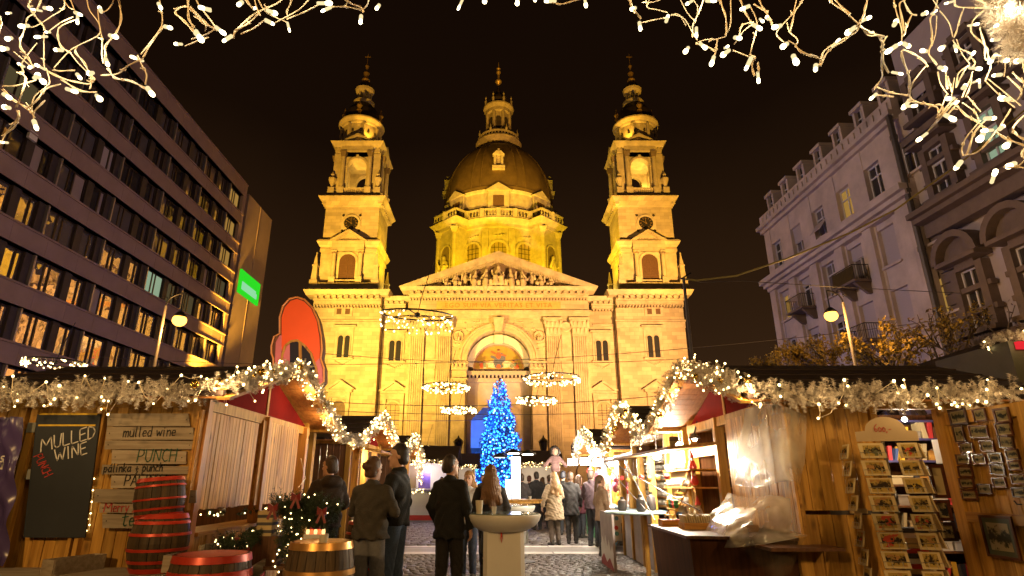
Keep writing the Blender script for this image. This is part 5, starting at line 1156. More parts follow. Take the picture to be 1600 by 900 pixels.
# ---------------------------------------------------------------- market chalets: gable to the street, ridge running back from it
def chalet(s, xw, xr, xb, y0, y1, ze, zr, label, ov=.42, planks=True, far=False, near_wall=True, back_planks=18, red=True, ceil=True):
    yc = (y0 + y1) / 2; t = thing('market_stall', label, 'market stall', (s * (xw + xb) / 2, yc, 0), 'wooden chalets of the Christmas market')
    X = lambda a: s * a
    hy = (y1 - y0) / 2 + ov; m = MB(); th = .05
    for sg in (-1, 1):
        ye = yc + sg * hy; a, b = X(xr), X(xb + .3)
        m.hexa([(a, ye, ze), (b, ye, ze), (b, yc, zr), (a, yc, zr)], [(a, ye, ze + th), (b, ye, ze + th), (b, yc, zr + th), (a, yc, zr + th)])
        for k in range(1, 5): f_ = k / 5; m.box(min(a, b), max(a, b), yc + (ye - yc) * f_ - .012, yc + (ye - yc) * f_ + .012, zr + (ze - zr) * f_ + th - .01, zr + (ze - zr) * f_ + th + .012)
    roof = m.build('roof', FELT, t)
    nb = 12 if not far else 6
    for sg in (-1, 1):                    # soffit boards under the overhang and inside
        for k in range(nb):
            f0, f1 = (k + .03) / nb, (k + .97) / nb; p = lambda f_: (yc + sg * hy * f_, zr + (ze - zr) * f_ - .006); (ya, za), (yb, zb) = p(f0), p(f1); a, b = X(xr + .01), X(xb + .1)
            MB().hexa([(a, ya, za - .022), (b, ya, za - .022), (b, yb, zb - .022), (a, yb, zb - .022)], [(a, ya, za), (b, ya, za), (b, yb, zb), (a, yb, zb)]).build('plank', SOFF, roof)
        m = MB(); m.bar((X(xr - .012), yc + sg * .0, zr - .03), (X(xr - .012), yc + sg * hy, ze - .03), .03, .14, (1, 0, 0)); m.build('bargeboard', PINEY, roof)
    # frame
    m = MB()
    for y in (y0, y1):
        for x in (xw, xb): m.box(min(X(x - .05), X(x + .05)), max(X(x - .05), X(x + .05)), y - .05, y + .05, 0, ze - .02 + ov * (zr - ze) / hy)
    zt = ze + ov * (zr - ze) / hy - .1
    m.box(min(X(xw - .06), X(xw + .06)), max(X(xw - .06), X(xw + .06)), y0 - .06, y1 + .06, zt - .12, zt); m.box(X(xw) - .03, X(xw) + .03, yc - .03, yc + .03, zt, zr - .05)
    m.box(X(xr + .02) - .03, X(xr + .02) + .03, yc - hy, yc + hy, ze - .04, ze + .05) if False else None
    m.box(min(X(xw), X(xb)), max(X(xw), X(xb)), y0 - .055, y0 + .045, zt - .1, zt); m.box(min(X(xw), X(xb)), max(X(xw), X(xb)), y1 - .05, y1 + .05, zt - .1, zt)
    for sg in (-1, 1): m.box(min(X(xr), X(xw)), max(X(xr), X(xw)), yc + sg * (hy - .12) - .04, yc + sg * (hy - .12) + .04, ze - .02, ze + .08)
    m.build('frame', PINE, t)
    if red: MB().prism([(-(hy - ov), zt), ((hy - ov), zt), (0, zr - .05)], (X(xw) - s * .015, yc, 0), (0, 1, 0), UZ, (s * .02, 0, 0)).build('gable_panel', REDP, t)
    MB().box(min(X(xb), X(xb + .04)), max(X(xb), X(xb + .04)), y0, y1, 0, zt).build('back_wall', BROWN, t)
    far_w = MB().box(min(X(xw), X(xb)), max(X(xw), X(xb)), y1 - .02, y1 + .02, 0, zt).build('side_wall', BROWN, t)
    return t, zt, yc, hy
def plank_row(t, p0, p1, w, z0, z1, mat, d=.022, axis='x', jit=.0, seed=0, name='plank'):
    """upright boards side by side from p0 to p1 (plan), each its own part"""
    p0, p1 = Vector((p0[0], p0[1], 0)), Vector((p1[0], p1[1], 0)); L = (p1 - p0).length; n = max(1, round(L / w)); u = (p1 - p0) / n; nrm = Vector((u.y, -u.x, 0)).normalized(); r = random.Random(seed)
    for k in range(n):
        a, b = p0 + u * (k + .02), p0 + u * (k + .98); o = nrm * (r.uniform(-1, 1) * .003); zz0 = z0 + r.uniform(-1, 1) * jit
        lo = [a + o, b + o, b + o - nrm * d, a + o - nrm * d]; c = .004; e = u.normalized() * c
        lo = [a + o - nrm * c, a + o + e, b + o - e, b + o - nrm * c, b + o - nrm * d, a + o - nrm * d]
        MB().hexa([p + Vector((0, 0, zz0)) for p in lo], [p + Vector((0, 0, z1)) for p in lo]).build(name, mat, t)

# strokes of hand lettering, built as thin raised ribbons
GL = {'M': [[(0, 0), (.05, 1), (.4, .35), (.75, 1), (.85, 0)]], 'U': [[(0, 1), (.03, .25), (.2, 0), (.45, .1), (.55, 1)]], 'L': [[(0, 1), (0, 0), (.5, .05)]], 'E': [[(.5, 1), (0, .95), (.02, 0), (.5, .05)], [(.02, .5), (.4, .55)]],
      'D': [[(0, 0), (.02, 1), (.4, .85), (.55, .5), (.35, .1), (0, 0)]], 'W': [[(0, 1), (.2, 0), (.42, .7), (.62, 0), (.85, 1)]], 'I': [[(.08, 1), (.08, 0)]], 'N': [[(0, 0), (.03, 1), (.5, 0), (.53, 1)]], 'P': [[(0, 0), (.02, 1), (.4, .95), (.48, .7), (.35, .48), (0, .45)]],
      'C': [[(.5, .85), (.3, 1), (.05, .75), (.02, .3), (.25, 0), (.5, .12)]], 'H': [[(0, 1), (0, 0)], [(.5, 1), (.5, 0)], [(0, .5), (.5, .52)]], 'A': [[(0, 0), (.27, 1), (.55, 0)], [(.1, .35), (.45, .35)]], 'K': [[(0, 1), (0, 0)], [(.48, 1), (.02, .42), (.5, 0)]],
      'Á': [[(0, 0), (.27, 1), (.55, 0)], [(.1, .35), (.45, .35)], [(.3, 1.1), (.42, 1.3)]],
      'm': [[(0, .6), (.02, 0)], [(.02, .4), (.18, .6), (.25, .5), (.25, 0)], [(.25, .4), (.42, .6), (.5, .5), (.5, 0)]], 'u': [[(0, .6), (.02, .12), (.18, 0), (.34, .15), (.36, .6)], [(.36, .6), (.38, 0)]], 'l': [[(.05, 1), (.05, .08), (.14, 0)]], 'e': [[(.02, .3), (.34, .34), (.28, .58), (.1, .56), (.0, .3), (.1, .03), (.34, .08)]],
      'd': [[(.34, .5), (.15, .6), (0, .3), (.12, 0), (.34, .15)], [(.36, 1), (.36, 0)]], 'w': [[(0, .6), (.12, 0), (.26, .5), (.4, 0), (.52, .6)]], 'i': [[(.05, .6), (.07, 0)], [(.06, .78), (.07, .84)]], 'n': [[(0, .6), (.02, 0)], [(.02, .4), (.2, .6), (.33, .5), (.34, 0)]], 'p': [[(0, .6), (.0, -.35)], [(0, .45), (.2, .6), (.36, .35), (.2, 0), (0, .12)]],
      'a': [[(.34, .55), (.12, .58), (0, .25), (.12, 0), (.32, .15)], [(.35, .6), (.36, .05), (.42, 0)]], 'á': [[(.34, .55), (.12, .58), (0, .25), (.12, 0), (.32, .15)], [(.35, .6), (.36, .05), (.42, 0)], [(.2, .74), (.34, .95)]], 'k': [[(.02, 1), (.02, 0)], [(.33, .6), (.04, .28), (.36, 0)]], 'c': [[(.32, .52), (.15, .6), (0, .3), (.13, 0), (.33, .08)]], 'h': [[(.02, 1), (.02, 0)], [(.02, .4), (.2, .6), (.33, .48), (.34, 0)]],
      '+': [[(.18, .6), (.18, .05)], [(0, .32), (.38, .34)]], 'r': [[(0, .6), (.02, 0)], [(.02, .4), (.15, .58), (.28, .52)]], 'y': [[(0, .6), (.16, .08)], [(.36, .6), (.1, -.35)]], 't': [[(.15, .95), (.12, .1), (.25, 0), (.35, .08)], [(-.05, .62), (.38, .68)]], '6': [[(.4, 1), (.1, .7), (0, .25), (.18, 0), (.38, .2), (.25, .45), (.03, .3)]], '0': [[(.2, .62), (.03, .4), (.1, .03), (.32, .05), (.4, .4), (.2, .62)]], ',': [[(.06, .05), (.0, -.18)]], '-': [[(0, .3), (.3, .33)]], ' ': [], "s": [[(.3, .55), (.08, .55), (.05, .36), (.28, .25), (.26, .03), (0, .05)]]}
def write(txt, o, u, w, size, pen, mat, parent, out, name='lettering', gap=.17):
    """handwriting on a surface: u along the line, w up, out towards the reader"""
    o, u, w, out = Vector(o), Vector(u).normalized(), Vector(w).normalized(), Vector(out).normalized(); m = MB(); x = 0
    for ch in txt:
        st = GL.get(ch, []); wd = max([p[0] for q in st for p in q] + [.22])
        for q in st:
            pts = [o + u * ((x + p[0]) * size) + w * (p[1] * size) + out * .003 for p in q]
            if len(pts) > 2:                # round the corners a little
                pp = [pts[0]]
                for a, b, c in zip(pts, pts[1:], pts[2:]): pp += [a.lerp(b, .82), b.lerp(a, .05).lerp(c, .05), b.lerp(c, .18)]
                pts = pp + [pts[-1]]
            for a, b in zip(pts, pts[1:]):
                if (b - a).length > 1e-5: m.bar(a - (b - a).normalized() * pen * .3, b + (b - a).normalized() * pen * .3, pen, .003, out)
        x += wd + gap
    return m.build(name, mat, parent)

# barrels: staves, hoops, head
def barrel(label, c, r0, r1, h, hoops, hmat, n=20, tilt=None, head=.04, group='wooden barrels'):
    t = thing('barrel', label, 'barrel', c, group); rad = lambda z: r0 + (r1 - r0) * (1 - (2 * z / h - 1) ** 2); zs = [h * k / 6 for k in range(7)]; rr = random.Random(int(c[0] * 100)); c = Vector(c)
    for k in range(n):
        a0, a1 = 2 * pi * (k + .03) / n, 2 * pi * (k + .97) / n; e = rr.uniform(-.003, .003); v = []
        for z in zs:
            R = rad(z) + e
            for rr_, a in ((R, a0), (R * 1.004, (a0 + a1) / 2), (R, a1), (R - .022, a1), (R - .022, a0)): v.append((c.x + rr_ * cos(a), c.y + rr_ * sin(a), c.z + z))
        f = [(i * 5 + j, i * 5 + (j + 1) % 5, (i + 1) * 5 + (j + 1) % 5, (i + 1) * 5 + j) for i in range(6) for j in range(5)] + [(4, 3, 2, 1, 0), (30, 31, 32, 33, 34)]
        MB().add(v, f).build('stave', OAK, t)
    for z, w in hoops:
        MB().lathe([(rad(z) + .001, z), (rad(z) + .009, z + .002), (rad(z + w) + .009, z + w - .002), (rad(z + w) + .001, z + w)], 28, c).build('hoop', hmat, t, smooth=True)
    MB().lathe([(r0 - .015, h - head - .02), (r0 - .015, h - head), (0, h - head)], 20, c).build('barrel_head', OAK, t)
    if tilt: t.rotation_euler = tilt
    return t

# ---------------------------------------------------------------- the mulled-wine stall
XL, YL, YL2 = -3.22, 6.4, 9.95
L1, ztL, ycL, hyL = chalet(-1, 3.22, 2.82, 5.75, YL, YL2, 2.30, 2.97, 'mulled wine stall with hanging board shutters and hand painted drink signs')
plank_row(L1, (-5.75, YL - .03), (XL - .06, YL - .03), .118, 0, ztL - .1, PINE, seed=1)
m = MB()
for px in (28, 46): a = P(px, 700, YL - .05); m.box(a.x - .035, a.x + .035, YL - .1, YL - .04, 0, 2.22)
a = P(154, 700, YL); m.box(a.x - .05, a.x - .015, YL - .1, YL - .03, 0, 2.2); m.box(a.x + .015, a.x + .06, YL - .1, YL - .03, 0, 2.2); m.box(XL - .09, XL + .05, YL - .1, YL + .03, 0, 2.25)
m.build('door_post', PINE, L1)
for y in (668, 741): a = P(50, y, YL - .1); MB().box(a.x - .045, a.x + .045, YL - .112, YL - .1, a.z - .05, a.z + .05).build('hinge', plain('zinc_hinge', (.5, .52, .48), .4, .6), L1)
def px_board(name, pts, Y, d, mat, parent): return MB().quadbox([P(x, y, Y) for x, y in pts], (0, d, 0)).build(name, mat, parent)
SX = Vector((1, 0, 0)); SZ = Vector((0, 0, 1)); OUT = Vector((0, -1, 0))
ch = thing('chalkboard', 'black chalkboard advertising mulled wine and punch on the stall door', 'sign', P(96, 800, YL - .12))
YC = YL - .125
px_board('board', [(36, 840), (132, 840), (157, 647), (58, 647)], YC, .02, CHALK, ch)
m = MB(); m.bar(P(62, 647, YC - .002), P(152, 647, YC - .002), .004, .018, SZ); m.build('line', YELL, ch); m = MB(); m.bar(P(60, 664.5, YC - .002), P(149, 664.5, YC - .002), .004, .018, SZ); m.build('line', YELL, ch)
d1 = (P(140, 672, YC) - P(62, 692, YC)).normalized(); up1 = Vector((-d1.z, 0, d1.x))
write('MULLED', P(64, 706, YC), d1, up1 + SX * .05, .135, .011, CHALKW, ch, OUT, gap=.13); write('WINE', P(86, 722, YC), d1, up1, .125, .011, CHALKW, ch, OUT, gap=.16)
write('PUNCH', P(53, 714, YC), P(76, 757, YC) - P(53, 714, YC), (.9, 0, .45), .085, .008, CHALKR, ch, OUT, gap=.12)
boards = [('blank weathered board topmost under the garland', [(167, 666), (297, 666), (294, 646), (168, 646)], None), ('weathered board reading mulled wine in small black script', [(165, 687), (303, 687), (302, 668), (167, 667)], ('mulled wine', 192, 683, .105, .0085, INKB)), ('narrow blank weathered board with diagonal saw marks', [(163, 702), (302, 702), (302, 689), (164, 688)], None),
          ('weathered board reading PUNCH in green capitals', [(174, 725), (290, 725), (291, 705), (175, 703)], ('PUNCH', 214, 722, .125, .009, INKG)), ('thin weathered board reading pálinka + punch in cursive', [(158, 741), (300, 741), (300, 729), (160, 726)], ('pálinka + punch', 162, 738, .085, .0085, INKB)), ('weathered board reading PÁLINKA beside two red hearts', [(173, 763), (291, 761), (291, 744), (174, 743)], ('PÁLINKA', 194, 759, .105, .0095, INKB)),
          ('wide blank weathered board behind the upper stacked barrel', [(147, 785), (306, 786), (306, 766), (148, 764)], None), ('weathered board with red greeting beginning Merry', [(155, 801), (285, 803), (285, 788), (156, 787)], ('Merry C', 162, 800, .09, .008, INKR)), ('lowest weathered board with green script beginning te', [(160, 825), (262, 826), (262, 805), (160, 803)], ('te', 190, 822, .13, .01, INKG))]
for lab, pts, tx in boards:
    t = thing('sign_board', lab, 'sign', P(sum(p[0] for p in pts) / 4, sum(p[1] for p in pts) / 4, YL - .13), 'weathered boards nailed beside the stall door')
    px_board('board', pts, YL - .135, .024, GREYW, t)
    m = MB()
    for x, y in ((pts[0][0] + 6, (pts[0][1] + pts[3][1]) / 2), (pts[1][0] - 6, (pts[1][1] + pts[2][1]) / 2)): p = P(x, y, YL - .137); m.ball(p, .006, 6)
    m.build('nail', IRON, t)
    if tx: write(tx[0], P(tx[1], tx[2], YL - .137), SX + SZ * .02, SZ, tx[3], tx[4], tx[5], t, OUT, gap=.15)
    if 'hearts' in lab:
        for y in (749, 755): c = P(283.5, y, YL - .139); k = 1 if y < 752 else -1; MB().prism([(0, -.035 * k), (.032, .008), (.018, .03 * k), (0, .014 * k), (-.018, .03 * k), (-.032, .008)][::k], c, SX, SZ, (0, -.003, 0)).build('heart', INKR, t)
# strip of amber light and bulbs down the door gap
t = thing('light_string', 'string of amber bulbs down the door gap beside the chalkboard', 'light string', P(160, 640, YL - .05)); m = MB(); pa = [P(158 - k * .9, 640 + k * 9, YL - .04) for k in range(22)]
m.tube(pa, .004, 4); m.build('cord', CORD, t)
for k, p in enumerate(pa): link('bulb', B_SMALL, t, loc=p + Vector((.012 * (-1) ** k, -.02, 0)), scale=.8 if k > 3 else 1.3)
# banner
q = [P(-60, 650, 6.15), P(37, 652, 6.15), P(10, 885, 6.15), P(-90, 885, 6.15)]; t = thing('banner', 'crumpled purple vinyl banner with white lettering at the stall corner', 'banner', q[3]); v = []; nx, nz = 22, 26; r = random.Random(2)
for j in range(nz + 1):
    for i in range(nx + 1):
        p = q[0].lerp(q[1], i / nx).lerp(q[3].lerp(q[2], i / nx), j / nz); p.y += .06 * sin(i * .55 + j * .3) * sin(j * .35 + 1) + .035 * abs(sin(i * .5 - j * .42)) - .02; v.append(p - q[3])
o = mesh_np('sheet', [list(p) for p in v], [(j * (nx + 1) + i, (j + 1) * (nx + 1) + i, (j + 1) * (nx + 1) + i + 1, j * (nx + 1) + i + 1) for j in range(nz) for i in range(nx)]); link('sheet', o, t, BANNER, True)
write('s', P(0, 722, 6.04), SX, SZ, .1, .012, CHALKW, t, OUT); write('u', P(-3, 733, 6.04), SX, SZ, .1, .012, CHALKW, t, OUT)
# hanging shutters on the street side: boards in a frame, each board a piece
def shutter(t, pl, pr, ybt, X, w, mat, seed):
    """pl, pr: (x, y) pixels of the top corners in the photograph; the boards hang to height ybt"""
    a, b = PX(pl[0], pl[1], X), PX(pr[0], pr[1], X); zt = min(a.z, b.z); s = 1 if X < 0 else -1
    p0, p1 = ((X, a.y), (X, b.y)); sh = MB().box(X - s * .04 - .012, X - s * .04 + .012, min(a.y, b.y), max(a.y, b.y), ybt + .03, zt - .02).build('shutter', PINEY, t)
    if s > 0: plank_row(sh, (X, min(a.y, b.y)), (X, max(a.y, b.y)), w, ybt, zt, mat, seed=seed, jit=.008)
    else: plank_row(sh, (X, max(a.y, b.y)), (X, min(a.y, b.y)), w, ybt, zt, mat, seed=seed, jit=.008)
    return sh
shutter(L1, (317, 640), (406, 655), 1.19, XL + .09, .085, BIRCH, 3); shutter(L1, (413, 657), (468, 668), 1.19, XL + .09, .085, BIRCH, 4)
m = MB()
for px in (309, 409, 471): p = PX(px, 720, XL + .06); m.box(XL - .02, XL + .12, p.y - .05, p.y + .05, .0, ztL - .02).cut()
m.build_parts('post', plain('orange_pine', (.55, .25, .06), .5, var=.2, stretch=(20, 20, 1.5)), L1)
m = MB(); m.box(XL - .35, XL + .12, YL + .1, YL2, .93, .97); m.build('counter', PINEY, L1); plank_row(L1, (XL + .05, YL + .05), (XL + .05, YL2), .13, 0, .92, BIRCH, seed=8)
ln = light('stall_lamp', 'POINT', (-4.4, 8.6, 1.85), 22, (1, .6, .2), .1)
# garlands of the left row
def eaves(s, xr, xe, y0c, ycc, y1c, ze, zr, tag_, seed, **k):
    garland(tag_[0], [(s * xe, y0c, ze), (s * (xr + .25), y0c, ze)], seed, **k[0]) if False else None
yE, yF = ycL - hyL, ycL + hyL
garland('frosted garland with warm bulbs along the eave over the chalkboard', [(-6.4, yE - .03, 2.33), (-4.6, yE - .06, 2.30), (-3.1, yE - .05, 2.33)], 21, R=.155, bulbs=13, twigs=150)
garland('frosted garland with gold baubles up the gable of the mulled wine stall', [(-3.1, yE - .03, 2.34), (-2.80, yE + .25, 2.45), (-2.78, ycL, 3.0), (-2.78, yF, 2.33)], 22, R=.145, bulbs=30, baub=[(0, .25, 7), (.3, .55, 7), (.55, 1, 9)], twigs=120, lit=10)
garland('pale frosted garland level between the two first gables', [(-2.85, yF + .05, 2.28), (-2.82, 12.3, 2.26)], 23, R=.12, bulbs=7, twigs=100)
# barrels
H5 = lambda h: [(0, .045), (h * .16, .03), (h * .36, .028), (h * .62, .028), (h * .82, .03), (h - .045, .045)]
barrel('wide red hooped barrel standing before the picket fence', (-2.33, 5.2, 0), .285, .335, .91, [(.02, .06), (.2, .055), (.62, .055), (.74, .055), (.855, .055)], REDHOOP, 22)
barrel('open topped barrel with brass hoops and a cup on it', (-1.66, 5.95, 0), .275, .325, .94, [(.02, .06), (.25, .05), (.66, .05), (.875, .065)], BRASSHOOP, 22)
bl = P(241, 893, 6.0); barrel('lower red hooped keg of the stack by the sign boards', (bl.x, 6.0, bl.z), .2, .262, .51, H5(.51), REDHOOP, 18)
bu = P(247, 812, 6.0); barrel('tilted red hooped keg on top of the stacked keg', (bu.x, 6.0, bu.z + .015), .19, .222, .37, [(0, .04), (.07, .022), (.16, .02), (.28, .022), (.33, .04)], REDHOOP, 18, tilt=(0, -.10, 0))
barrel('red hooped barrel standing behind the embracing couple', (-1.86, 8.9, 0), .25, .30, .95, H5(.95), REDHOOP, 16)
def cup(label, loc, r0, r1, h, mat, group='drinking cups'):
    t = tag(MB().lathe([(r0 * .96, 0), (r0, .003), (r1, h), (r1 - .003, h), (r0 - .003, .006), (0, .006)], 16, loc).build('cup', mat, smooth=True, at=loc), label, 'cup', group); return t
cup('pale cup standing on the brass hooped barrel', (-1.60, 5.78, .905), .03, .04, .1, CUPM); cup('paper cup just inside the serving hatch', tuple(PX(345, 806, XL - .1)), .035, .042, .11, CUPM)
# bench, trough, crate
zb = bl.z; t = thing('bench', 'low plank bench carrying the stacked kegs', 'bench', (-4.0, 6.0, 0)); m = MB()
for k in range(3): MB().box(-5.6, -3.0, 5.72 + .19 * k, 5.9 + .19 * k, zb - .04, zb).build('plank', GREYW, t)
for x in (-5.2, -3.2): MB().box(x - .05, x + .05, 5.75, 6.25, 0, zb - .04).build('leg', GREYY, t)
t = thing('trough', 'long weathered wooden planter trough on the bench', 'planter', P(120, 890, 5.8)); a, b = P(83, 893, 5.72), P(163, 880, 6.2); c = Vector((b.x - a.x, b.y - a.y, 0)); n_ = Vector((c.y, -c.x, 0)).normalized() * .14; hh = Vector((0, 0, .13)); a.z = zb; b2 = a + c
for p0, p1 in ((a, b2), (a - n_, b2 - n_)): MB().bar(p0 + hh * .5, p1 + hh * .5, .018, .13).build('plank', GREYW, t)
for p0, p1 in ((a, a - n_), (b2, b2 - n_)): MB().bar(p0 + hh * .5, p1 + hh * .5, .018, .13).build('end_board', GREYW, t)
t = thing('crate', 'weathered grey board crate between keg and red barrel', 'crate', P(263, 893, 5.6)); a, b = P(251, 895, 5.6), P(278, 868, 5.6)
for k in range(2): MB().box(a.x, b.x, 5.6 + .2 * k, 5.62 + .2 * k, a.z, b.z).build('board', GREYW, t)
for x in (a.x, b.x - .02): MB().box(x, x + .02, 5.62, 5.8, a.z, b.z).build('board', GREYY, t)
# picket fence with fir garland
t = thing('picket_fence', 'low fence of white and red pickets before the serving hatch', 'fence', (-2.85, 7.1, 0)); r = random.Random(6)
for k in range(16):
    y = 6.2 + .115 * k; c = WHITEG if k < 7 else (RED if k % 2 else (YELLOW if k % 4 == 0 else RED)); MB().box(-2.93, -2.91, y, y + .085, .25, .86 + .02 * r.random()).build('picket', c if k >= 7 else GREYY, t)
MB().box(-2.96, -2.93, 6.15, 8.05, .42, .5).build('rail', GREYY, t); MB().box(-2.96, -2.93, 6.15, 8.05, .72, .78).build('rail', GREYY, t)
MB().bar((-2.75, 6.5, .42), (-2.72, 8.0, .62), .03, .14).build('brace', GREYY, t)
MB().box(-3.0, -2.9, 8.0, 8.1, 0, 1.0).build('post', PINE, t)
def fir(label, paths, seed, R, tw, bulbs=0, group='dark fir greenery', nn=26, bsz=.8):
    t = thing('fir_garland', label, 'garland', paths[0][0], group); needles('foliage', paths, R, tw, nn, .045, FIR, t, seed, wmul=1.5); r = random.Random(seed)
    pp = [p for q in paths for p in path_points(q, .02)]
    for k in range(bulbs): p = pp[r.randrange(len(pp))]; link('bulb', B_SMALL, t, loc=p + Vector((r.uniform(-1, 1), -abs(r.gauss(0, .8)), r.uniform(-1, .6))) * R, scale=bsz)
    return t
fir('fir garland with fairy lights draped over the picket fence', [sag((-2.88, 6.15, .62), (-2.86, 6.6, .9), .05, 6) + sag((-2.86, 6.6, .9), (-2.86, 7.3, .88), .06, 6) + sag((-2.86, 7.3, .88), (-2.86, 8.0, .96), .06, 6)], 41, .10, 150, 24)
fir('string of fairy lights and sprigs along the serving hatch', [sag((XL + .1, 6.5, 1.16), (XL + .1, 9.2, 1.16), .04, 12)], 42, .03, 14, 14)
t = fir('bushy fir arrangement with red bows and fairy lights', [[(-2.45, 7.5, .62), (-2.45, 7.55, .98), (-2.5, 7.6, 1.25)], [(-2.75, 7.6, 1.22), (-2.3, 7.55, 1.25), (-1.95, 7.6, 1.1)], [(-2.6, 7.5, 1.1), (-2.2, 7.5, 1.05), (-2.0, 7.5, .8)], [(-2.3, 7.5, 1.2), (-2.15, 7.45, .9)], [(-2.5, 7.4, .95), (-2.35, 7.4, .6)]], 43, .15, 260, 30, nn=30)
for x, z in ((-2.66, 1.18), (-2.4, 1.3), (-2.08, 1.14), (-2.14, .92)):
    m = MB()
    for sx in (-1, 1): m.hexa([(x, 7.36, z + .015), (x, 7.36, z - .015), (x, 7.34, z - .015), (x, 7.34, z + .015)], [(x + sx * .055, 7.35, z + .05), (x + sx * .055, 7.35, z - .045), (x + sx * .055, 7.32, z - .045), (x + sx * .055, 7.32, z + .05)]); m.bar((x, 7.34, z), (x + sx * .05, 7.33, z - .13), .03, .006, (0, 1, 0))
    m.build('bow', plain('wine_ribbon', (.22, .02, .02), .5), t)
for lab, x, z, hgt in (('striped gift box under the fir arrangement beside the hatch', -2.78, .86, .28), ('striped box low beside the fir arrangement', -2.02, .5, .3)):
    t = thing('striped_box', lab, 'box', (x, 7.55, z), 'striped boxes'); MB().box(x - .09, x + .09, 7.45, 7.63, z, z + hgt).build('body', PAPER, t)
    for k in range(3): MB().box(x - .093, x + .093, 7.447, 7.633, z + hgt * (.12 + .3 * k), z + hgt * (.24 + .3 * k)).build('stripe', DARKG, t)
t = thing('pedestal', 'dark cask stump under the fir arrangement', 'stand', (-2.4, 7.6, 0)); MB().lathe([(.2, 0), (.24, .3), (.2, .55)], 12, (-2.4, 7.65, 0)).build('block', BROWN, t); MB().box(-2.95, -1.9, 7.4, 7.8, .5, .54).build('shelf', BROWN, t)
MB().box(-2.95, -2.6, 7.45, 7.7, .54, .86).build('riser', BROWN, t)
t = thing('candle_box', 'box of glowing red and gold candle jars', 'box', P(485, 842, 7.3)); a = P(477, 843, 7.3); MB().box(a.x, a.x + .24, 7.22, 7.4, a.z, a.z + .06).build('tray', WHITEG, t)
CANDLE = glow('lit_candle_jar', (1, .16, .04), 1.6); CANDLE2 = glow('lit_candle_jar_gold', (1, .55, .2), 2.2)
for k in range(5): MB().lathe([(.018, 0), (.022, .03), (.018, .055)], 8, (a.x + .03 + .045 * k, 7.27, a.z + .055)).build('jar', CANDLE if k % 2 else CANDLE2, t)
r = random.Random(9); t = thing('light_string', 'loose fairy lights trailing down below the fir arrangement', 'light string', (-2.35, 7.0, .8)); m = MB(); pp = [Vector((-2.32 + .1 * sin(k * 1.7), 6.75 + .02 * k, .78 - .055 * k)) for k in range(13)]; m.tube(pp, .004, 4); m.build('cord', CORDG, t)
for p in pp: link('bulb', B_SMALL, t, loc=p + Vector((r.uniform(-.06, .06), -.02, 0)), scale=.85)
m = MB(); m.tube([PX(470, 716, XL + .2), PX(477, 748, XL + .25), PX(466, 762, XL + .22)], .008, 4); tag(m.build('cable', CORD), 'loose cream cable hanging by the last shutter', 'cable')
# the red arched hood sign standing on the stall roof
hp = [(428, 600), (427, 560), (424, 552), (424, 540), (428, 526), (437, 521), (437, 495), (442, 478), (452, 467), (464, 464), (476, 468), (488, 480), (497, 500), (502, 525), (503, 545), (501, 560), (506, 575), (506, 596), (500, 602)]
YH = 10.9; t = thing('arched_sign', 'tall orange red arched hood sign rising over the stall roof', 'sign', (P(465, 600, YH).x, YH, 2.3))
o2 = [(P(x, y, YH).x, P(x, y, YH).z) for x, y in hp]
MB().hexa([(x, YH + .26, z) for x, z in reversed(o2)], [(x, YH + .02, z) for x, z in reversed(o2)]).build('casing', BROWN, t)
inn = [(441, 600), (440, 570), (441, 555), (446, 540), (455, 533), (465, 532), (476, 540), (486, 552), (494, 575), (496, 600)]
main = [(440, 521), (440, 496), (445, 480), (454, 470), (464, 467), (475, 471), (486, 482), (494.5, 501), (499, 526), (500, 545), (499, 560), (493, 566), (486, 551), (476, 539), (465, 531), (455, 532), (446, 539), (441, 552), (440, 540)]
MB().prism([(P(x, y, YH).x, P(x, y, YH).z) for x, y in main][::-1], (0, YH, 0), UX, UZ, (0, .04, 0)).build('face_panel', ORANGE, t)
for q in ([(428, 600), (430, 560), (431, 535), (437, 524), (440, 524), (440, 552), (441, 570), (440, 600)], [(493, 566), (499, 560), (504, 577), (504, 600), (496, 600)]): MB().prism([(P(x, y, YH).x, P(x, y, YH).z) for x, y in q][::-1], (0, YH - .005, 0), UX, UZ, (0, .04, 0)).build('side_panel', PINKP, t)
MB().prism([(P(x, y, YH).x, P(x, y, YH).z) for x, y in inn], (0, YH - .003, 0), UX, UZ, (0, .02, 0)).build('window', DARKGL, t)
MB().prism([(P(x, y, YH).x, P(x, y, YH).z) for x, y in [(441, 600), (440, 570), (441, 555), (446, 540), (453, 536), (453, 600)]], (0, YH - .008, 0), UX, UZ, (0, .02, 0)).build('side_panel', PINKP, t)
m = MB(); m.bar(P(469, 534, YH - .02), P(470, 602, YH - .02), .03, .05); ip = [P(x, y, YH - .02) for x, y in inn]
for a, b in zip(ip, ip[1:]): m.bar(a, b, .04, .025, (0, 1, 0))
m.build('window_frame', PINE, t); op = [P(x, y, YH - .01) for x, y in hp]; m = MB(); m.tube(op, .018, 5); m.build('rim', plain('orange_rim', (.6, .25, .06), .4), t)
m = MB(); c = P(465, 604, YH); m.box(c.x - .5, c.x - .42, YH + .05, YH + .2, 0, c.z + .2); m.box(c.x + .3, c.x + .38, YH + .05, YH + .2, 0, c.z + .2); m.build('post', PINE, t)
light('sign_lamp', 'SPOT', (c.x + .9, YH - 2.6, 3.2), 330, (1, .62, .42), .08, (c.x, YH, 4.2), 80, .6)
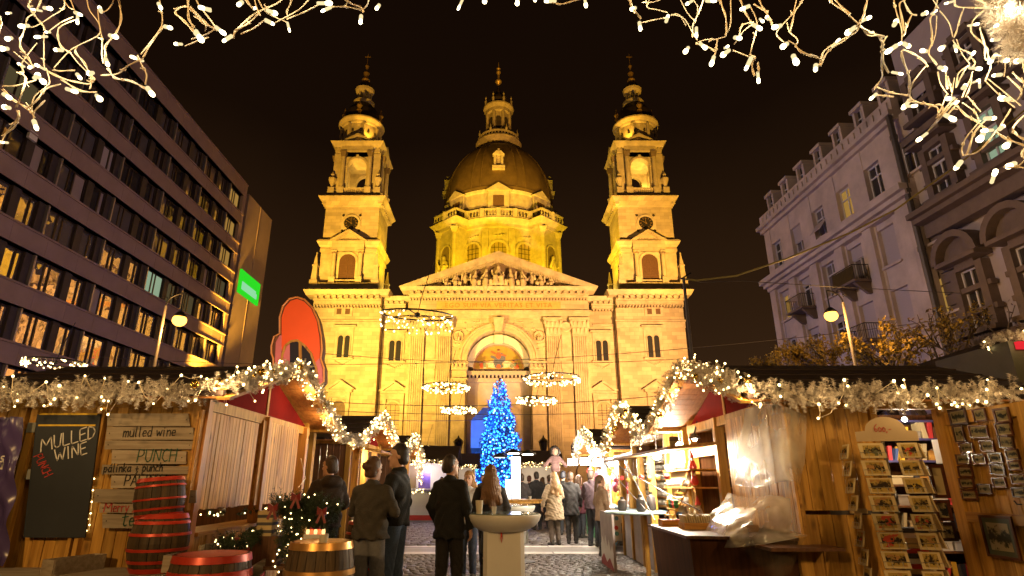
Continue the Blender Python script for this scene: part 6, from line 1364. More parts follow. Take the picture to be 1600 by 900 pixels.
# second and third chalets on the left, and the dark roof further left
L2, z2, yc2, hy2 = chalet(-1, 3.2, 2.82, 5.6, 12.9, 16.1, 2.32, 2.97, 'second wooden stall on the mulled wine side with lit open hatch', far=True)
plank_row(L2, (-5.6, 12.88), (-3.24, 12.88), .14, 0, z2 - .05, BROWN, seed=12)
garland('frosted garland with gold baubles over the second gable of the mulled wine row', [(-2.80, 12.35, 2.28), (-2.78, yc2, 3.0), (-2.78, yc2 + hy2, 2.34)], 24, R=.15, bulbs=34, baub=[(.1, 1, 9)], far=True, twigs=80, wm=1.4)
L3, z3, yc3, hy3 = chalet(-1, 3.2, 2.82, 5.6, 18.6, 21.4, 2.3, 2.92, 'third small wooden stall on the mulled wine side', far=True)
plank_row(L3, (-5.6, 18.58), (-3.24, 18.58), .2, 0, z3 - .05, BROWN, seed=13)
garland('frosted garland with gold baubles over the third and smallest gable of the mulled wine row', [(-2.80, 17.0, 2.34), (-2.80, 17.9, 2.28), (-2.78, yc3, 2.94), (-2.78, yc3 + hy3, 2.3), (-2.78, yc3 + hy3, 1.5)], 25, R=.16, bulbs=32, baub=[(.1, .9, 6)], far=True, twigs=70, wm=1.6)
L4, z4, yc4, hy4 = chalet(-1, 6.9, 6.5, 11.5, 7.6, 11.2, 2.5, 3.05, 'dark roofed stall behind the mulled wine stall', far=True)
# lit hatch of the second stall: posts, shelves, sweets
m = MB()
for y in (13.6, 14.5, 15.6): m.box(-3.26, -3.12, y - .06, y + .06, 0, z2).cut()
m.build_parts('hatch_post', PINE, L2); MB().box(-3.5, -2.75, 12.95, 16.0, .95, 1.0).build('counter', PINEY, L2); MB().box(-3.05, -3.0, 12.95, 16.0, 0, .95).build('counter_front', GREYY, L2)
for z in (1.35, 1.7): MB().box(-4.6, -4.3, 13.0, 16.0, z, z + .03).build('shelf', PINEY, L2)
m = MB(); m.hexa([(-3.2, 12.9, 2.2), (-3.2, 16.1, 2.2), (-3.2, 16.1, 2.24), (-3.2, 12.9, 2.24)], [(-2.5, 12.9, 2.08), (-2.5, 16.1, 2.08), (-2.5, 16.1, 2.12), (-2.5, 12.9, 2.12)]); m.build('awning_board', PINEY, L2)
r = random.Random(14); ORD = 'first second third fourth fifth sixth seventh eighth ninth tenth eleventh twelfth thirteenth fourteenth fifteenth sixteenth seventeenth eighteenth nineteenth twentieth'.split(); ORD += ['twenty-' + q for q in ORD[:9]] + ['thirtieth'] + ['thirty-' + q for q in ORD[:9]] + ['fortieth'] + ['forty-' + q for q in ORD[:9]]
CN = {'yellow_goods': 'yellow', 'red_goods': 'red', 'white_goods': 'white', 'paper': 'cream', 'dark_goods': 'black', 'book_blue': 'blue', 'stained_brown': 'brown', 'pink_goods': 'pink', 'orange_goods': 'orange', 'golden_pine_across': 'pine', 'weathered_board': 'grey'}
cn = lambda m: CN.get(m.name.split('.')[0], 'plain')
for k in range(26):
    y = 13.0 + 2.9 * (k + r.random()) / 26; x = -2.85 - .5 * r.random(); mt = r.choice([YELLOW, RED, WHITEG, YELLOW, WHITEG, PAPER]); s = r.uniform(.05, .11); m = MB()
    if k % 3 == 0: m.lathe([(s * .8, 0), (s, s * 1.4), (s * .5, s * 2), (0, s * 2.1)], 8, (x, y, 1.0)); nm, lb = 'sweet_jar', 'jar of %s sweets, %s along the lit counter of the second stall'
    else: m.box(x - s, x + s, y - s, y + s, 1.0, 1.0 + s * 1.1); m.ball((x, y, 1.0 + s * 1.2), s * .8, 6); nm, lb = 'sweet_tray', 'heaped tray of %s sweets, %s along the lit counter of the second stall'
    tag(m.build(nm, mt), lb % (cn(mt), ORD[k]), nm.replace('_', ' '), nm.replace('_', ' ') + 's on the second stall counter')
light('stall_lamp', 'POINT', (-3.5, 14.2, 2.05), 150, (1, .78, .45), .1); light('stall_lamp', 'POINT', (-3.9, 19.8, 2.0), 80, (1, .75, .45), .1)
t = thing('spot_lamp', 'small bright white spotlight over the hatch of the third stall', 'lamp', P(577, 690, 17)); MB().ball(P(577, 690, 17), .055, 8).build('bulb', LAMPW, t); p = P(577, 690, 17); m = MB(); m.bar(p + Vector((0, 0, .05)), p + Vector((0, 0, .3)), .03, .03); m.build('bracket', IRON, t)
tag(MB().lathe([(.02, 0), (.09, .02), (.1, .06), (.02, .09)], 12, P(521, 758, 13.4)).build('wreath', FIR), 'small green wreath hanging on the lit hatch post', 'wreath')
# ---------------------------------------------------------------- the souvenir stall on the other side
XR, YR, YR2 = 3.02, 6.35, 9.35
R1, ztR, ycR, hyR = chalet(1, XR, 2.52, 5.6, YR, YR2, 2.26, 2.92, 'souvenir stall with pine boards, plastic sheeting and an open picture hung door')
xa, xb_ = XR + .05, P(1366, 700, YR).x
plank_row(R1, (xa, YR - .03), (xb_, YR - .03), .135, 1.19, ztR - .1, PINE, seed=31); plank_row(R1, (xa, YR - .045), (xb_, YR - .045), .15, 0, 1.15, PINE, seed=32)
m = MB(); m.box(XR - .06, XR + .06, YR - .09, YR + .03, 0, 2.25).cut(); m.box(xb_ - .02, xb_ + .05, YR - .08, YR + .03, 0, 2.22).cut(); p = P(1474, 700, YR); m.box(p.x - .02, p.x + .07, YR - .08, YR + .03, 0, 2.22); m.build_parts('post', PINE, R1)
m = MB(); m.box(xa + .3, xb_ - .1, YR - .05, YR - .02, 1.15, 1.19); m.build('gap_shade', DARKG, R1); p = P(1340, 798, YR - .08); MB().box(p.x - .07, p.x + .09, YR - .1, YR - .06, p.z - .025, p.z + .02).build('latch', PAPER, R1)  # dark strip drawn for the shade in the gap between the boards
shR = shutter(R1, (1222, 632), (1131, 655), .98, XR - .06, .075, BIRCH, 33)
m = MB()
for px in (1127, 1075): p = PX(px, 720, XR - .03); m.box(XR - .09, XR + .03, p.y - .05, p.y + .05, 0, ztR).cut()
p = PX(1100, 720, XR - .03); m.box(XR - .07, XR - .0, 8.2, YR2, 1.82, 1.96)
m.build_parts('hatch_post', PINE, R1)
m = MB(); m.box(XR - .25, XR + .35, 8.1, YR2, .93, .97); m.build('counter', BROWN, R1); plank_row(R1, (XR - .03, YR2), (XR - .03, YR + .1), .14, 0, .9, PINE, seed=35)
m = MB(); m.hexa([(XR - .05, 8.1, 1.95), (XR - .05, 13.2, 1.95), (XR - .05, 13.2, 1.99), (XR - .05, 8.1, 1.99)], [(XR - .75, 8.1, 1.88), (XR - .75, 13.2, 1.88), (XR - .75, 13.2, 1.92), (XR - .75, 8.1, 1.92)]); m.build('awning_board', PINEY, R1)
yE, yF = ycR - hyR, ycR + hyR
garland('frosted garland with warm bulbs along the eave over the souvenir stall wall', [(2.75, yE - .04, 2.30), (4.2, yE - .06, 2.28), (5.15, yE - .05, 2.31)], 51, R=.155, bulbs=13, twigs=150)
garland('frosted garland with gold baubles up the gable of the souvenir stall', [(2.75, yE - .03, 2.3), (2.52, yE + .25, 2.42), (2.48, ycR, 2.96), (2.48, yF, 2.3)], 52, R=.15, bulbs=30, baub=[(0, .25, 8), (.3, .6, 6), (.6, 1, 8)], twigs=120, lit=8)
garland('pale frosted garland level between the first two souvenir gables', [(2.5, yF + .05, 2.24), (2.48, 10.9, 2.22)], 53, R=.12, bulbs=12, twigs=100)
# open door leaf standing square to the wall, hung with framed prints
XD = 4.66; t = D1 = thing('stall_door', 'open pine door leaf hung all over with small framed prints', 'door', (XD, YR - .1, 0)); y1_, y0_ = YR - .06, 5.18
plank_row(t, (XD + .01, y1_), (XD + .01, y0_), .12, .02, 2.14, PINE, seed=36)
m = MB(); m.box(XD - .03, XD + .0, y1_ - .1, y1_, .02, 2.14); m.box(XD - .03, XD, y0_, y0_ + .12, .02, 2.14); m.box(XD - .03, XD, y0_ + .12, y1_ - .1, 2.02, 2.14); m.build('stile', PINE, t); z = PX(1550, 802, XD).z; MB().box(XD - .03, XD, y0_ + .12, y1_ - .1, z - .09, z).build('rail', PINEY, t)
PICB = picture('old_print', (.24, .20, .10), (.02, .02, .016), 1, scale=26); FRM = plain('mahogany_frame', (.10, .028, .012), .3, var=.3, scale=8, coat=.4); FRD = plain('dark_frame', (.05, .02, .012), .3, var=.3, scale=8, coat=.4)
def frame(px0, py0, px1, py1, label, fw=.016, mat=FRM, roll=0.0, X=XD - .034, pic=PICB, mount=None, group='small framed prints on the open door'):
    a, b = PX(px0, py0, X), PX(px1, py1, X); cy, cz = (a.y + b.y) / 2, (a.z + b.z) / 2; hw, hh = abs(a.y - b.y) / 2, abs(a.z - b.z) / 2
    t = thing('picture_frame', label, 'picture', (X, cy, cz), group); d = .018; m = MB()
    m.box(X - d, X, cy - hw, cy + hw, cz + hh - fw, cz + hh); m.box(X - d, X, cy - hw, cy + hw, cz - hh, cz - hh + fw); m.box(X - d, X, cy - hw, cy - hw + fw, cz - hh + fw, cz + hh - fw); m.box(X - d, X, cy + hw - fw, cy + hw, cz - hh + fw, cz + hh - fw); m.build('frame', mat, t)
    MB().box(X - .006, X - .001, cy - hw + fw, cy + hw - fw, cz - hh + fw, cz + hh - fw).build('mount', mount or MOUNT, t); g = fw + .012 + (.03 if mount else 0)
    MB().box(X - .009, X - .0065, cy - hw + g, cy + hw - g, cz - hh + g, cz + hh - g).build('print', pic, t); t.rotation_euler = (roll, 0, 0); return t
FR = [(1482, 641, 1515, 662, 'broad mahogany frame with lamp reflections, first in the top row', 0), (1520, 640, 1545, 657, 'slim dark framed landscape print in the middle of the top row', 0), (1552, 639, 1583, 660, 'broad reddish framed print at the end of the top row', 0), (1489, 666, 1511, 690, 'upright framed print with lamp reflections below the first frame', 0), (1514, 666, 1548, 683, 'wide panoramic print hanging slightly tilted', .06), (1555, 662, 1586, 680, 'framed townscape under the broad reddish frame', 0),
      (1560, 682, 1588, 700, 'tilted framed hillside print in the outer column', .12), (1499, 692, 1524, 707, 'small framed print under the upright one', 0), (1531, 689, 1557, 705, 'framed bridge print centred below the panorama', .03), (1571, 702, 1596, 718, 'fourth framed print of the outer column', 0), (1494, 710, 1519, 725, 'first frame of the touching row of three', 0), (1520, 710, 1544, 725, 'middle frame of the touching row of three', 0), (1545, 708, 1570, 723, 'last frame of the touching row of three', 0),
      (1575, 720, 1599, 735, 'fifth framed print of the outer column', 0), (1497, 729, 1523, 745, 'framed viaduct print at the start of the sixth row', .05), (1547, 726, 1574, 742, 'tilted framed river print in the sixth row', .1), (1499, 747, 1525, 763, 'brown faded framed print below the viaduct', 0), (1550, 746, 1576, 762, 'framed grey print below the tilted river print', 0), (1527, 756, 1553, 772, 'low framed print standing alone between two columns', 0), (1579, 740, 1607, 757, 'framed panorama at the outer door edge', 0), (1502, 765, 1530, 781, 'lowest brown framed print of the inner column', 0), (1581, 761, 1607, 778, 'lowest framed print at the outer door edge', 0)]
for i, (a, b, c, d, lab, rl) in enumerate(FR): frame(a, b, c, d, lab, .02 if i in (0, 2) else .012, FRM if i % 3 else FRD, rl)
frame(1530, 804, 1599, 877, 'large engraving of an ornate facade in a green mount', .022, FRM, 0, pic=picture('engraving', (.48, .42, .28), (.06, .06, .05), 3, scale=18), mount=plain('green_mount', (.10, .12, .085), .7), group='large pictures by the door')
m = MB(); p = PX(1597, 788, XD - .04); m.tube([p, p + Vector((-.02, .03, .0)), p + Vector((-.03, .04, .03))], .006, 5); tag(m.build('coat_hook', IRON), 'small black hook on the door rail', 'hook')
def front_frame(px0, py0, px1, py1, Y, label, mat, pic, fw=.03):
    a, b = P(px0, py0, Y), P(px1, py1, Y); t = thing('picture_frame', label, 'picture', ((a.x + b.x) / 2, Y, b.z), 'framed pictures beside the doorway'); m = MB(); m.box(a.x, b.x, Y, Y + .03, a.z - fw, a.z); m.box(a.x, b.x, Y, Y + .03, b.z, b.z + fw); m.box(a.x, a.x + fw, Y, Y + .03, b.z + fw, a.z - fw); m.box(b.x - fw, b.x, Y, Y + .03, b.z + fw, a.z - fw); m.build('frame', mat, t); MB().box(a.x + fw, b.x - fw, Y + .012, Y + .02, b.z + fw, a.z - fw).build('print', pic, t)
CITY = picture('city_view', (.42, .34, .18), (.03, .03, .03), 5, scale=14)
front_frame(1450, 726, 1486, 778, YR - .14, 'upright framed text sheet leaning in the doorway', FRM, PAPER); front_frame(1458, 781, 1491, 814, YR - .17, 'dark framed city view under the text sheet', FRM, CITY); front_frame(1463, 816, 1499, 846, YR - .2, 'dark framed church view, lowest beside the doorway', FRD, CITY)
# shelves of the doorway
sh = thing('shelf_unit', 'blue painted shelves of books and boxes inside the souvenir stall', 'shelves', (4.9, 7.5, 0)); BLUS = plain('blue_shelf', (.06, .055, .16), .6, var=.15)
m = MB(); m.box(4.15, 6.2, 7.78, 7.82, 0, 2.3); m.build('back_panel', BROWN, sh)
for zz in (2.2, 1.98, 1.72, 1.44, 1.2, .95, .7, .4): MB().box(4.15, 6.2, 7.42, 7.78, zz - .025, zz).build('shelf', BLUS if zz > 1.5 else BROWN, sh)
r = random.Random(17); bk = 0
for si, zz in enumerate((2.2 - .22, 1.72, 1.44, 1.2, .95, .7, .4)):
    x = 4.2; nb_ = 0
    while x < 5.75:
        k = r.random(); w = r.uniform(.03, .06)
        if k < .62:
            h = r.uniform(.14, .2); le = r.uniform(-.02, .05); d = r.uniform(.12, .2)
            c = r.choice([RED, DARKG, PAPER, WHITEG, DARKG, plain('book_blue', (.05, .08, .2)), BROWN, YELLOW]) if bk % 3 else r.choice([RED, PAPER, DARKG]); m = MB(); m.hexa([(x, 7.45, zz), (x + w, 7.45, zz), (x + w, 7.45 + d, zz), (x, 7.45 + d, zz)], [(x + le, 7.45, zz + h), (x + w + le, 7.45, zz + h), (x + w + le, 7.45 + d, zz + h), (x + le, 7.45 + d, zz + h)])
            b = m.build('book', c); nb_ += 1; tag(b, '%s upright book, %s item on the %s shelf inside the souvenir stall' % (cn(c), ORD[nb_ - 1], ORD[si]), 'book', 'books and boxes on the inner shelves'); x += w + max(le, 0) + .008; bk += 1
        else:
            w = r.uniform(.12, .26); h = r.uniform(.05, .13); m = MB(); m.box(x, x + w, 7.45, 7.62, zz, zz + h); m.box(x - .006, x + w + .006, 7.444, 7.626, zz + h, zz + h + .02)
            c = r.choice([BROWN, PINEX, GREYW, WHITEG, PAPER]); nb_ += 1; tag(m.build('keepsake_box', c), '%s lidded keepsake box, %s item on the %s shelf inside the souvenir stall' % (cn(c), ORD[nb_ - 1], ORD[si]), 'box', 'boxes on the inner shelves'); x += w + .03
for lab, px0, py0, px1, py1, mt in (('white price card hanging from the upper shelf', 1370, 654, 1382, 667, WHITE), ('tall white box beside the door edge', 1467, 686, 1478, 724, WHITE)):
    a, b = P(px0, py0, 7.3 if 'card' in lab else 6.55), P(px1, py1, 7.3 if 'card' in lab else 6.55); tag(MB().box(a.x, b.x, a.y, a.y + (.01 if 'card' in lab else .12), b.z, a.z).build('price_card' if 'card' in lab else 'white_box', mt), lab, 'card' if 'card' in lab else 'box')
t = thing('side_cabinet', 'dark cabinet edge stacked with books just inside the doorway', 'cabinet', (4.45, 6.9, 0)); MB().box(4.28, 4.6, 6.75, 7.2, 0, .55).build('body', BROWN, t)
for k in range(9): tag(MB().box(4.25 + .01 * (k % 3), 4.55 - .02 * (k % 2), 6.72, 6.95, .55 + .05 * k, .595 + .05 * k).build('book', r.choice([PAPER, WHITEG, DARKG, PAPER, RED])), ['lowest', 'second', 'third', 'fourth', 'fifth', 'sixth', 'seventh', 'eighth', 'topmost'][k] + ' book of the pile behind the postcard rack', 'book', 'pile of books in the doorway')
light('stall_lamp', 'POINT', (4.75, 6.95, 2.12), 44, (1, .82, .6), .06)
t = thing('stall_lamp_fitting', 'small bare lamp bulb hanging inside the doorway', 'lamp', (4.75, 6.95, 2.2)); MB().ball((4.75, 6.95, 2.16), .03, 8).build('bulb', LAMPW, t); MB().cyl((4.75, 6.95, 2.18), (4.75, 6.95, 2.4), .008, n=5).build('flex', CORDG, t)
# postcard rack
RK = Vector((P(1393, 760, 5.9).x, 5.9, 0)); t = thing('postcard_rack', 'revolving wire rack full of framed art postcards with a hand lettered price arch', 'rack', RK); m = MB(); m.cyl(RK, RK + Vector((0, 0, 1.98)), .018, n=8); m.lathe([(.25, 0), (.25, .03), (.03, .06)], 16, RK); m.build('pole', plain('rack_wire', (.4, .36, .28), .4, .6), t); WIRE = MATS['rack_wire']
CARDS = [picture('postcard', (.40, .27, .07), (.03, .018, .01), i, tint, 22) for i, tint in enumerate([(.45, .06, .03), (.5, .33, .05), (.12, .12, .06), (.35, .18, .06)])]
ztop = P(1393, 692, 5.85).z; rowh = .158
def card_col(c0, u, nrm, w, nrow, seed):
    rr = random.Random(seed)
    for k in range(nrow):
        z = ztop - rowh * (k + 1) + .012; jig = rr.uniform(-.012, .012); tl = .035; c = c0 + u * jig; hh = .138; nn = Vector(nrm)
        q = [c - u * w / 2 + nn * tl, c + u * w / 2 + nn * tl, c + u * w / 2, c - u * w / 2]
        z0, z1 = z, z + hh; p = [Vector((q[0].x, q[0].y, z0)), Vector((q[1].x, q[1].y, z0)), Vector((q[2].x, q[2].y, z1)), Vector((q[3].x, q[3].y, z1))]
        MB().quadbox(p, -nn * .012).build('card', PAPER, t); s = lambda i, j: p[0].lerp(p[1], i).lerp(p[3].lerp(p[2], i), j); ii, jj = rr.uniform(.1, .16), rr.uniform(.1, .16)
        MB().quadbox([s(ii, jj) + nn * .003, s(1 - ii, jj) + nn * .003, s(1 - ii, 1 - jj) + nn * .003, s(ii, 1 - jj) + nn * .003], -nn * .002).build('print', CARDS[rr.randrange(4)], t)
        m = MB(); e = nn * .012
        for f_ in (.02, .3, .7, .98): m.tube([s(f_, 0) + e, s(f_, .38) + e], .0025, 3)
        m.tube([s(-.03, .38) + e, s(1.03, .38) + e], .0025, 3); m.tube([s(-.03, 0) + e, s(1.03, 0) + e], .0025, 3); m.build('wire_pocket', WIRE, t)
fa = Vector((cos(radians(-12)), sin(radians(-12)), 0)); na = Vector((fa.y, -fa.x, 0)); C0 = RK + na * .17
card_col(C0 - fa * .165, fa, na, .215, 10, 1); card_col(C0 + fa * .13, fa, na, .17, 10, 2)
ul = -na; card_col(RK - fa * .34, -na, -fa, .17, 10, 3); card_col(RK + fa * .28, na, fa, .2, 10, 4)
pa = [(-.30, 0), (.30, 0), (.30, .09), (.2, .1)] + [(.2 * cos(a), .1 + .13 * sin(a)) for a in np.linspace(.15, pi - .15, 9)] + [(-.2, .1), (-.30, .09)]
MB().prism([(x * .9, z) for x, z in pa], RK + na * .12 + Vector((0, 0, ztop + .012)), fa, UZ, na * .006).build('price_arch', plain('card_board', (.42, .31, .19), .8, var=.06), t)
write('600,-', RK + na * .128 + fa * -.1 + Vector((0, 0, ztop + .1)), fa, UZ, .07, .005, INKR, t, na, gap=.1)
# clear plastic sheet over the shutter, bellying out at the foot
def sheet(label, rows, seed, name='plastic_sheet', sub=7, amp=.018, mat=FILM, cat='plastic sheet'):
    A = np.array([[list(p) for p in row] for row in rows]); nr, nc = A.shape[:2]
    def up(B, axis, k):
        n = B.shape[axis]; out = []
        for i in range(n - 1):
            p0, p1, p2, p3 = [np.take(B, min(max(j, 0), n - 1), axis) for j in (i - 1, i, i + 1, i + 2)]
            for s in range(k): f = s / k; out.append(.5 * (2 * p1 + (p2 - p0) * f + (2 * p0 - 5 * p1 + 4 * p2 - p3) * f * f + (3 * p1 - p0 - 3 * p2 + p3) * f ** 3))
        out.append(np.take(B, n - 1, axis)); return np.stack(out, axis)
    G = up(up(A, 0, sub), 1, sub); q = np.random.default_rng(seed); h, w = G.shape[:2]; i, j = np.meshgrid(np.arange(h), np.arange(w), indexing='ij'); N = np.zeros((h, w))
    for k in range(7): a = q.uniform(0, pi); fr = q.uniform(.25, .9); N += np.abs(np.sin((i * cos(a) + j * sin(a)) * fr + q.uniform(0, 6))) * q.uniform(.4, 1)
    G = G + (N * amp / 2)[..., None] * np.array([-.8, -.55, .15])
    base_ = G[0, 0]; f = [(a * w + b, a * w + b + 1, (a + 1) * w + b + 1, (a + 1) * w + b) for a in range(h - 1) for b in range(w - 1)]
    o = link(name, mesh_np(name, (G - base_).reshape(-1, 3), f), None, mat, False, loc=base_); return tag(o, label, cat)
Q = lambda x, y, X: PX(x, y, X)
sheet('crumpled clear plastic sheet hanging over the souvenir stall shutter', [[Q(1168, 640, 2.88), Q(1196, 634, 2.9), Q(1222, 634, 2.93), P(1262, 650, 6.28)], [Q(1158, 690, 2.86), Q(1186, 690, 2.84), Q(1222, 690, 2.88), P(1262, 700, 6.26)], [Q(1152, 735, 2.82), Q(1182, 738, 2.78), Q(1228, 735, 2.8), P(1256, 742, 6.24)], [Q(1150, 758, 2.84), Q(1182, 762, 2.76), Q(1236, 752, 2.78), P(1252, 760, 6.24)]], 1, sub=8)
sheet('crumpled clear plastic sheet bellying out over the dark counter', [[Q(1140, 770, 2.82), Q(1170, 778, 2.74), Q(1205, 774, 2.72), Q(1238, 780, 2.84)], [Q(1122, 795, 2.66), Q(1160, 800, 2.55), Q(1205, 800, 2.6), Q(1240, 812, 2.86)], [Q(1090, 822, 2.5), Q(1135, 830, 2.4), Q(1190, 832, 2.5), Q(1240, 828, 2.86)], [Q(1070, 846, 2.42), Q(1120, 856, 2.32), Q(1190, 852, 2.45), Q(1266, 838, 2.95)], ], 2, sub=9, amp=.024)
sheet('thin torn plastic sheet trailing below the counter edge', [[Q(1135, 856, 2.5), Q(1190, 852, 2.5), Q(1262, 840, 2.9)], [Q(1160, 872, 2.6), Q(1200, 880, 2.6), Q(1250, 866, 2.9)], [Q(1190, 898, 2.75), Q(1215, 905, 2.7), Q(1238, 896, 2.9)]], 3, sub=8, mat=film('thin_film', (.75, .65, .5), .16))
m = MB(); p = Q(1172, 847, 2.6); tag(MB().box(2.55, 3.25, 5.95, 6.3, p.z - .03, p.z).build('plank_step', BROWN), 'dark board sticking out under the plastic sheet', 'board')
# dark draped counter with trays in front of the hatch
t = thing('display_counter', 'dark brown draped counter with wooden trays of cards', 'counter', (2.35, 7.4, 0)); m = MB(); zt = .94; m.hexa([(2.02, 6.55, 0), (2.95, 6.3, 0), (2.95, 8.3, 0), (2.08, 8.3, 0)], [(1.98, 6.55, zt - .03), (2.95, 6.3, zt - .03), (2.95, 8.3, zt - .03), (2.02, 8.3, zt - .03)]); m.build('skirt', DKBROWN, t); MB().hexa([(1.93, 6.5, zt - .03), (2.97, 6.25, zt - .03), (2.97, 8.32, zt - .03), (1.97, 8.32, zt - .03)], [(1.93, 6.5, zt), (2.97, 6.25, zt), (2.97, 8.32, zt), (1.97, 8.32, zt)]).build('top', BROWN, t)
def tray(lab, x0, x1, y0, y1, n, colr, hgt):
    t = thing('card_tray', lab, 'tray', (x0, y0, zt), 'trays on the dark counter'); m = MB(); m.box(x0, x1, y0, y0 + .012, zt, zt + .07); m.box(x0, x1, y1 - .012, y1, zt, zt + .07); m.box(x0, x0 + .012, y0 + .012, y1 - .012, zt, zt + .07); m.box(x1 - .012, x1, y0 + .012, y1 - .012, zt, zt + .07); m.box(x0 + .012, x1 - .012, y0 + .012, y1 - .012, zt + .002, zt + .01); m.build('box', PINEX, t)
    rr = random.Random(int(x0 * 100))
    for k in range(n): x = x0 + .02 + (x1 - x0 - .04) * k / n; MB().hexa([(x, y0 + .02, zt + .012), (x + .012, y0 + .02, zt + .012), (x + .012, y1 - .02, zt + .012), (x, y1 - .02, zt + .012)], [(x - .02, y0 + .02, zt + hgt * rr.uniform(.85, 1.1)), (x - .008, y0 + .02, zt + hgt), (x - .008, y1 - .02, zt + hgt), (x - .02, y1 - .02, zt + hgt)]).build('card', colr, t)
tray('wooden tray of upright cream cards on the dark counter', 2.18, 2.62, 7.35, 7.6, 14, PAPER, .16); tray('wooden tray of red trinkets on the dark counter', 2.05, 2.35, 7.85, 8.05, 8, RED, .08); tray('wooden tray of small white cards by the plastic sheet', 2.6, 2.9, 7.0, 7.2, 9, WHITEG, .11)
# goods in the bright hatch of the first stall
light('stall_lamp', 'POINT', (2.45, 8.8, 1.84), 170, (1, .86, .62), .08); light('stall_lamp', 'POINT', (2.72, 9.9, 1.9), 150, (1, .86, .62), .08)
for px, py, Y, lab in ((1085, 684, 8.9, 'clip lamp with white shade inside the souvenir hatch'),):
    c = P(px, py, Y); t = thing('clip_lamp', lab, 'lamp', c); MB().lathe([(.03, .06), (.09, -.01), (.085, -.012)], 14, c).build('shade', DARKG, t); MB().ball(c - Vector((0, 0, .015)), .04, 8).build('bulb', LAMPW, t); MB().cyl(c + Vector((0, 0, .05)), c + Vector((.1, .1, .25)), .012, n=5).build('arm', IRON, t)
for px, py, Y, rr, lab in ((1026, 712, 10.4, .075, 'brilliant bare lamp hanging over the mug shelves'), (1062, 697, 10.0, .07, 'second brilliant bare lamp by the hatch post')):
    c = P(px, py, Y); t = thing('hanging_lamp', lab, 'lamp', c, 'bare lamps in the souvenir stalls'); MB().ball(c, rr, 10).build('bulb', LAMPW, t); MB().cyl(c + Vector((0, 0, rr)), c + Vector((0, 0, .45)), .01, n=5).build('flex', CORDG, t); light('hanging_lamp_light', 'POINT', c + Vector((-.16, -.12, -.04)), 230, (1, .88, .66), .07)
r = random.Random(23)
def doll(c, s, coat, lab, cat='doll', group='Christmas figures in the souvenir hatch'):
    t = thing('christmas_figure', lab, cat, c, group); c = Vector(c); MB().lathe([(.05 * s, 0), (.07 * s, .05 * s), (.04 * s, .14 * s), (.02 * s, .16 * s)], 10, c).build('coat', coat, t, True); MB().ball(c + Vector((0, 0, .18 * s)), .032 * s, 8).build('head', SKIN, t, True); MB().lathe([(.04 * s, .19 * s), (.03 * s, .22 * s), (0, .31 * s)], 8, c).build('hat', RED, t, True); MB().ball(c + Vector((-.01, -.015, .165)) * 1 if False else c + Vector((0, -.02 * s, .155 * s)), .026 * s, 6).build('beard', WHITEG, t, True)
doll((2.72, 8.55, 1.62), .95, RED, 'red Santa figure hanging topmost in the hatch'); doll((2.76, 8.85, 1.44), .9, WHITEG, 'white coated Santa figure on the upper hatch shelf'); doll((2.7, 8.45, 1.43), .85, RED, 'small red Santa figure beside the white coated one'); doll((2.68, 8.35, .97), 1.1, WHITEG, 'white snowman figure on the hatch counter')
for z in (1.38, 1.62): MB().box(2.6, 3.2, 8.3, 9.2, z, z + .02).build('shelf', PINEY, R1)
t = thing('yellow_rack', 'stepped yellow slatted stand holding small pots', 'stand', (2.62, 8.9, .97))
for k in range(6): MB().bar((2.45 + .045 * k, 8.72, 1.02 + .075 * k), (2.45 + .045 * k, 9.15, 1.02 + .075 * k), .05, .02).build('slat', YELLOW, t)
for k in range(2): MB().bar((2.43, 8.74 + .38 * k, .98), (2.76, 8.74 + .38 * k, 1.5), .02, .02).build('side_rail', PINEY, t)
for k in range(5): tag(MB().lathe([(.025, 0), (.04, .05), (.03, .06)], 8, (2.5, 8.74 + .09 * k, 1.12)).ball((2.5, 8.74 + .09 * k, 1.2), .04, 6).build('potted_plant', [GREEN, RED, DARKG, GREEN, YELLOW][k], smooth=True), 'tiny pot with %s top, %s along the yellow stepped stand' % (('green', 'red', 'black', 'bushy green', 'yellow')[k], ORD[k]), 'ornament', 'tiny pots on the yellow stand')
for k in range(6): tag(MB().lathe([(.03, 0), (.035, .1), (.015, .14), (.015, .19)], 8, (2.5 + .07 * (k % 3), 8.3 + .07 * (k // 3), .97)).build('bottle', [GREYW, GLASSC, PAPER][k % 3], smooth=True), '%s little bottle, %s in the %s row on the hatch counter' % (('grey', 'clear', 'cream')[k % 3], ORD[k % 3], ORD[k // 3]), 'bottle', 'bottles at the hatch counter')
for k in range(7):
    p = Vector((2.45 - .02 * k, 8.9 + .45 * k, 1.55 - .02 * (k % 3))); t = thing('hanging_ornament', '%s ball ornament, %s from the near end of the line by the hatch' % ('gilded' if k % 3 else 'red', ORD[k]), 'ornament', p, 'ornaments hanging along the hatch'); MB().ball(p, .045, 8).build('ball', GOLD if k % 3 else RED, t, True); MB().cyl(p + Vector((0, 0, .04)), p + Vector((0, 0, .35)), .003, n=3).build('thread', CORDG, t)
for k, (a, b) in enumerate([((2.0, 8.0, 1.0), (2.35, 11.5, 2.0)), ((2.6, 8.05, 1.12), (2.1, 12.5, 2.02)), ((2.3, 9.3, .98), (2.2, 13, 1.95))]): tag(MB().tube(sag(a, b, .03, 8), .008, 4).build('guy_cord', DARKG), ['thin dark cord slanting from the dark counter to the awning', 'thin dark cord slanting past the mug shelves', 'thin dark cord slanting to the end of the souvenir row'][k], 'cord', 'slanting awning cords')
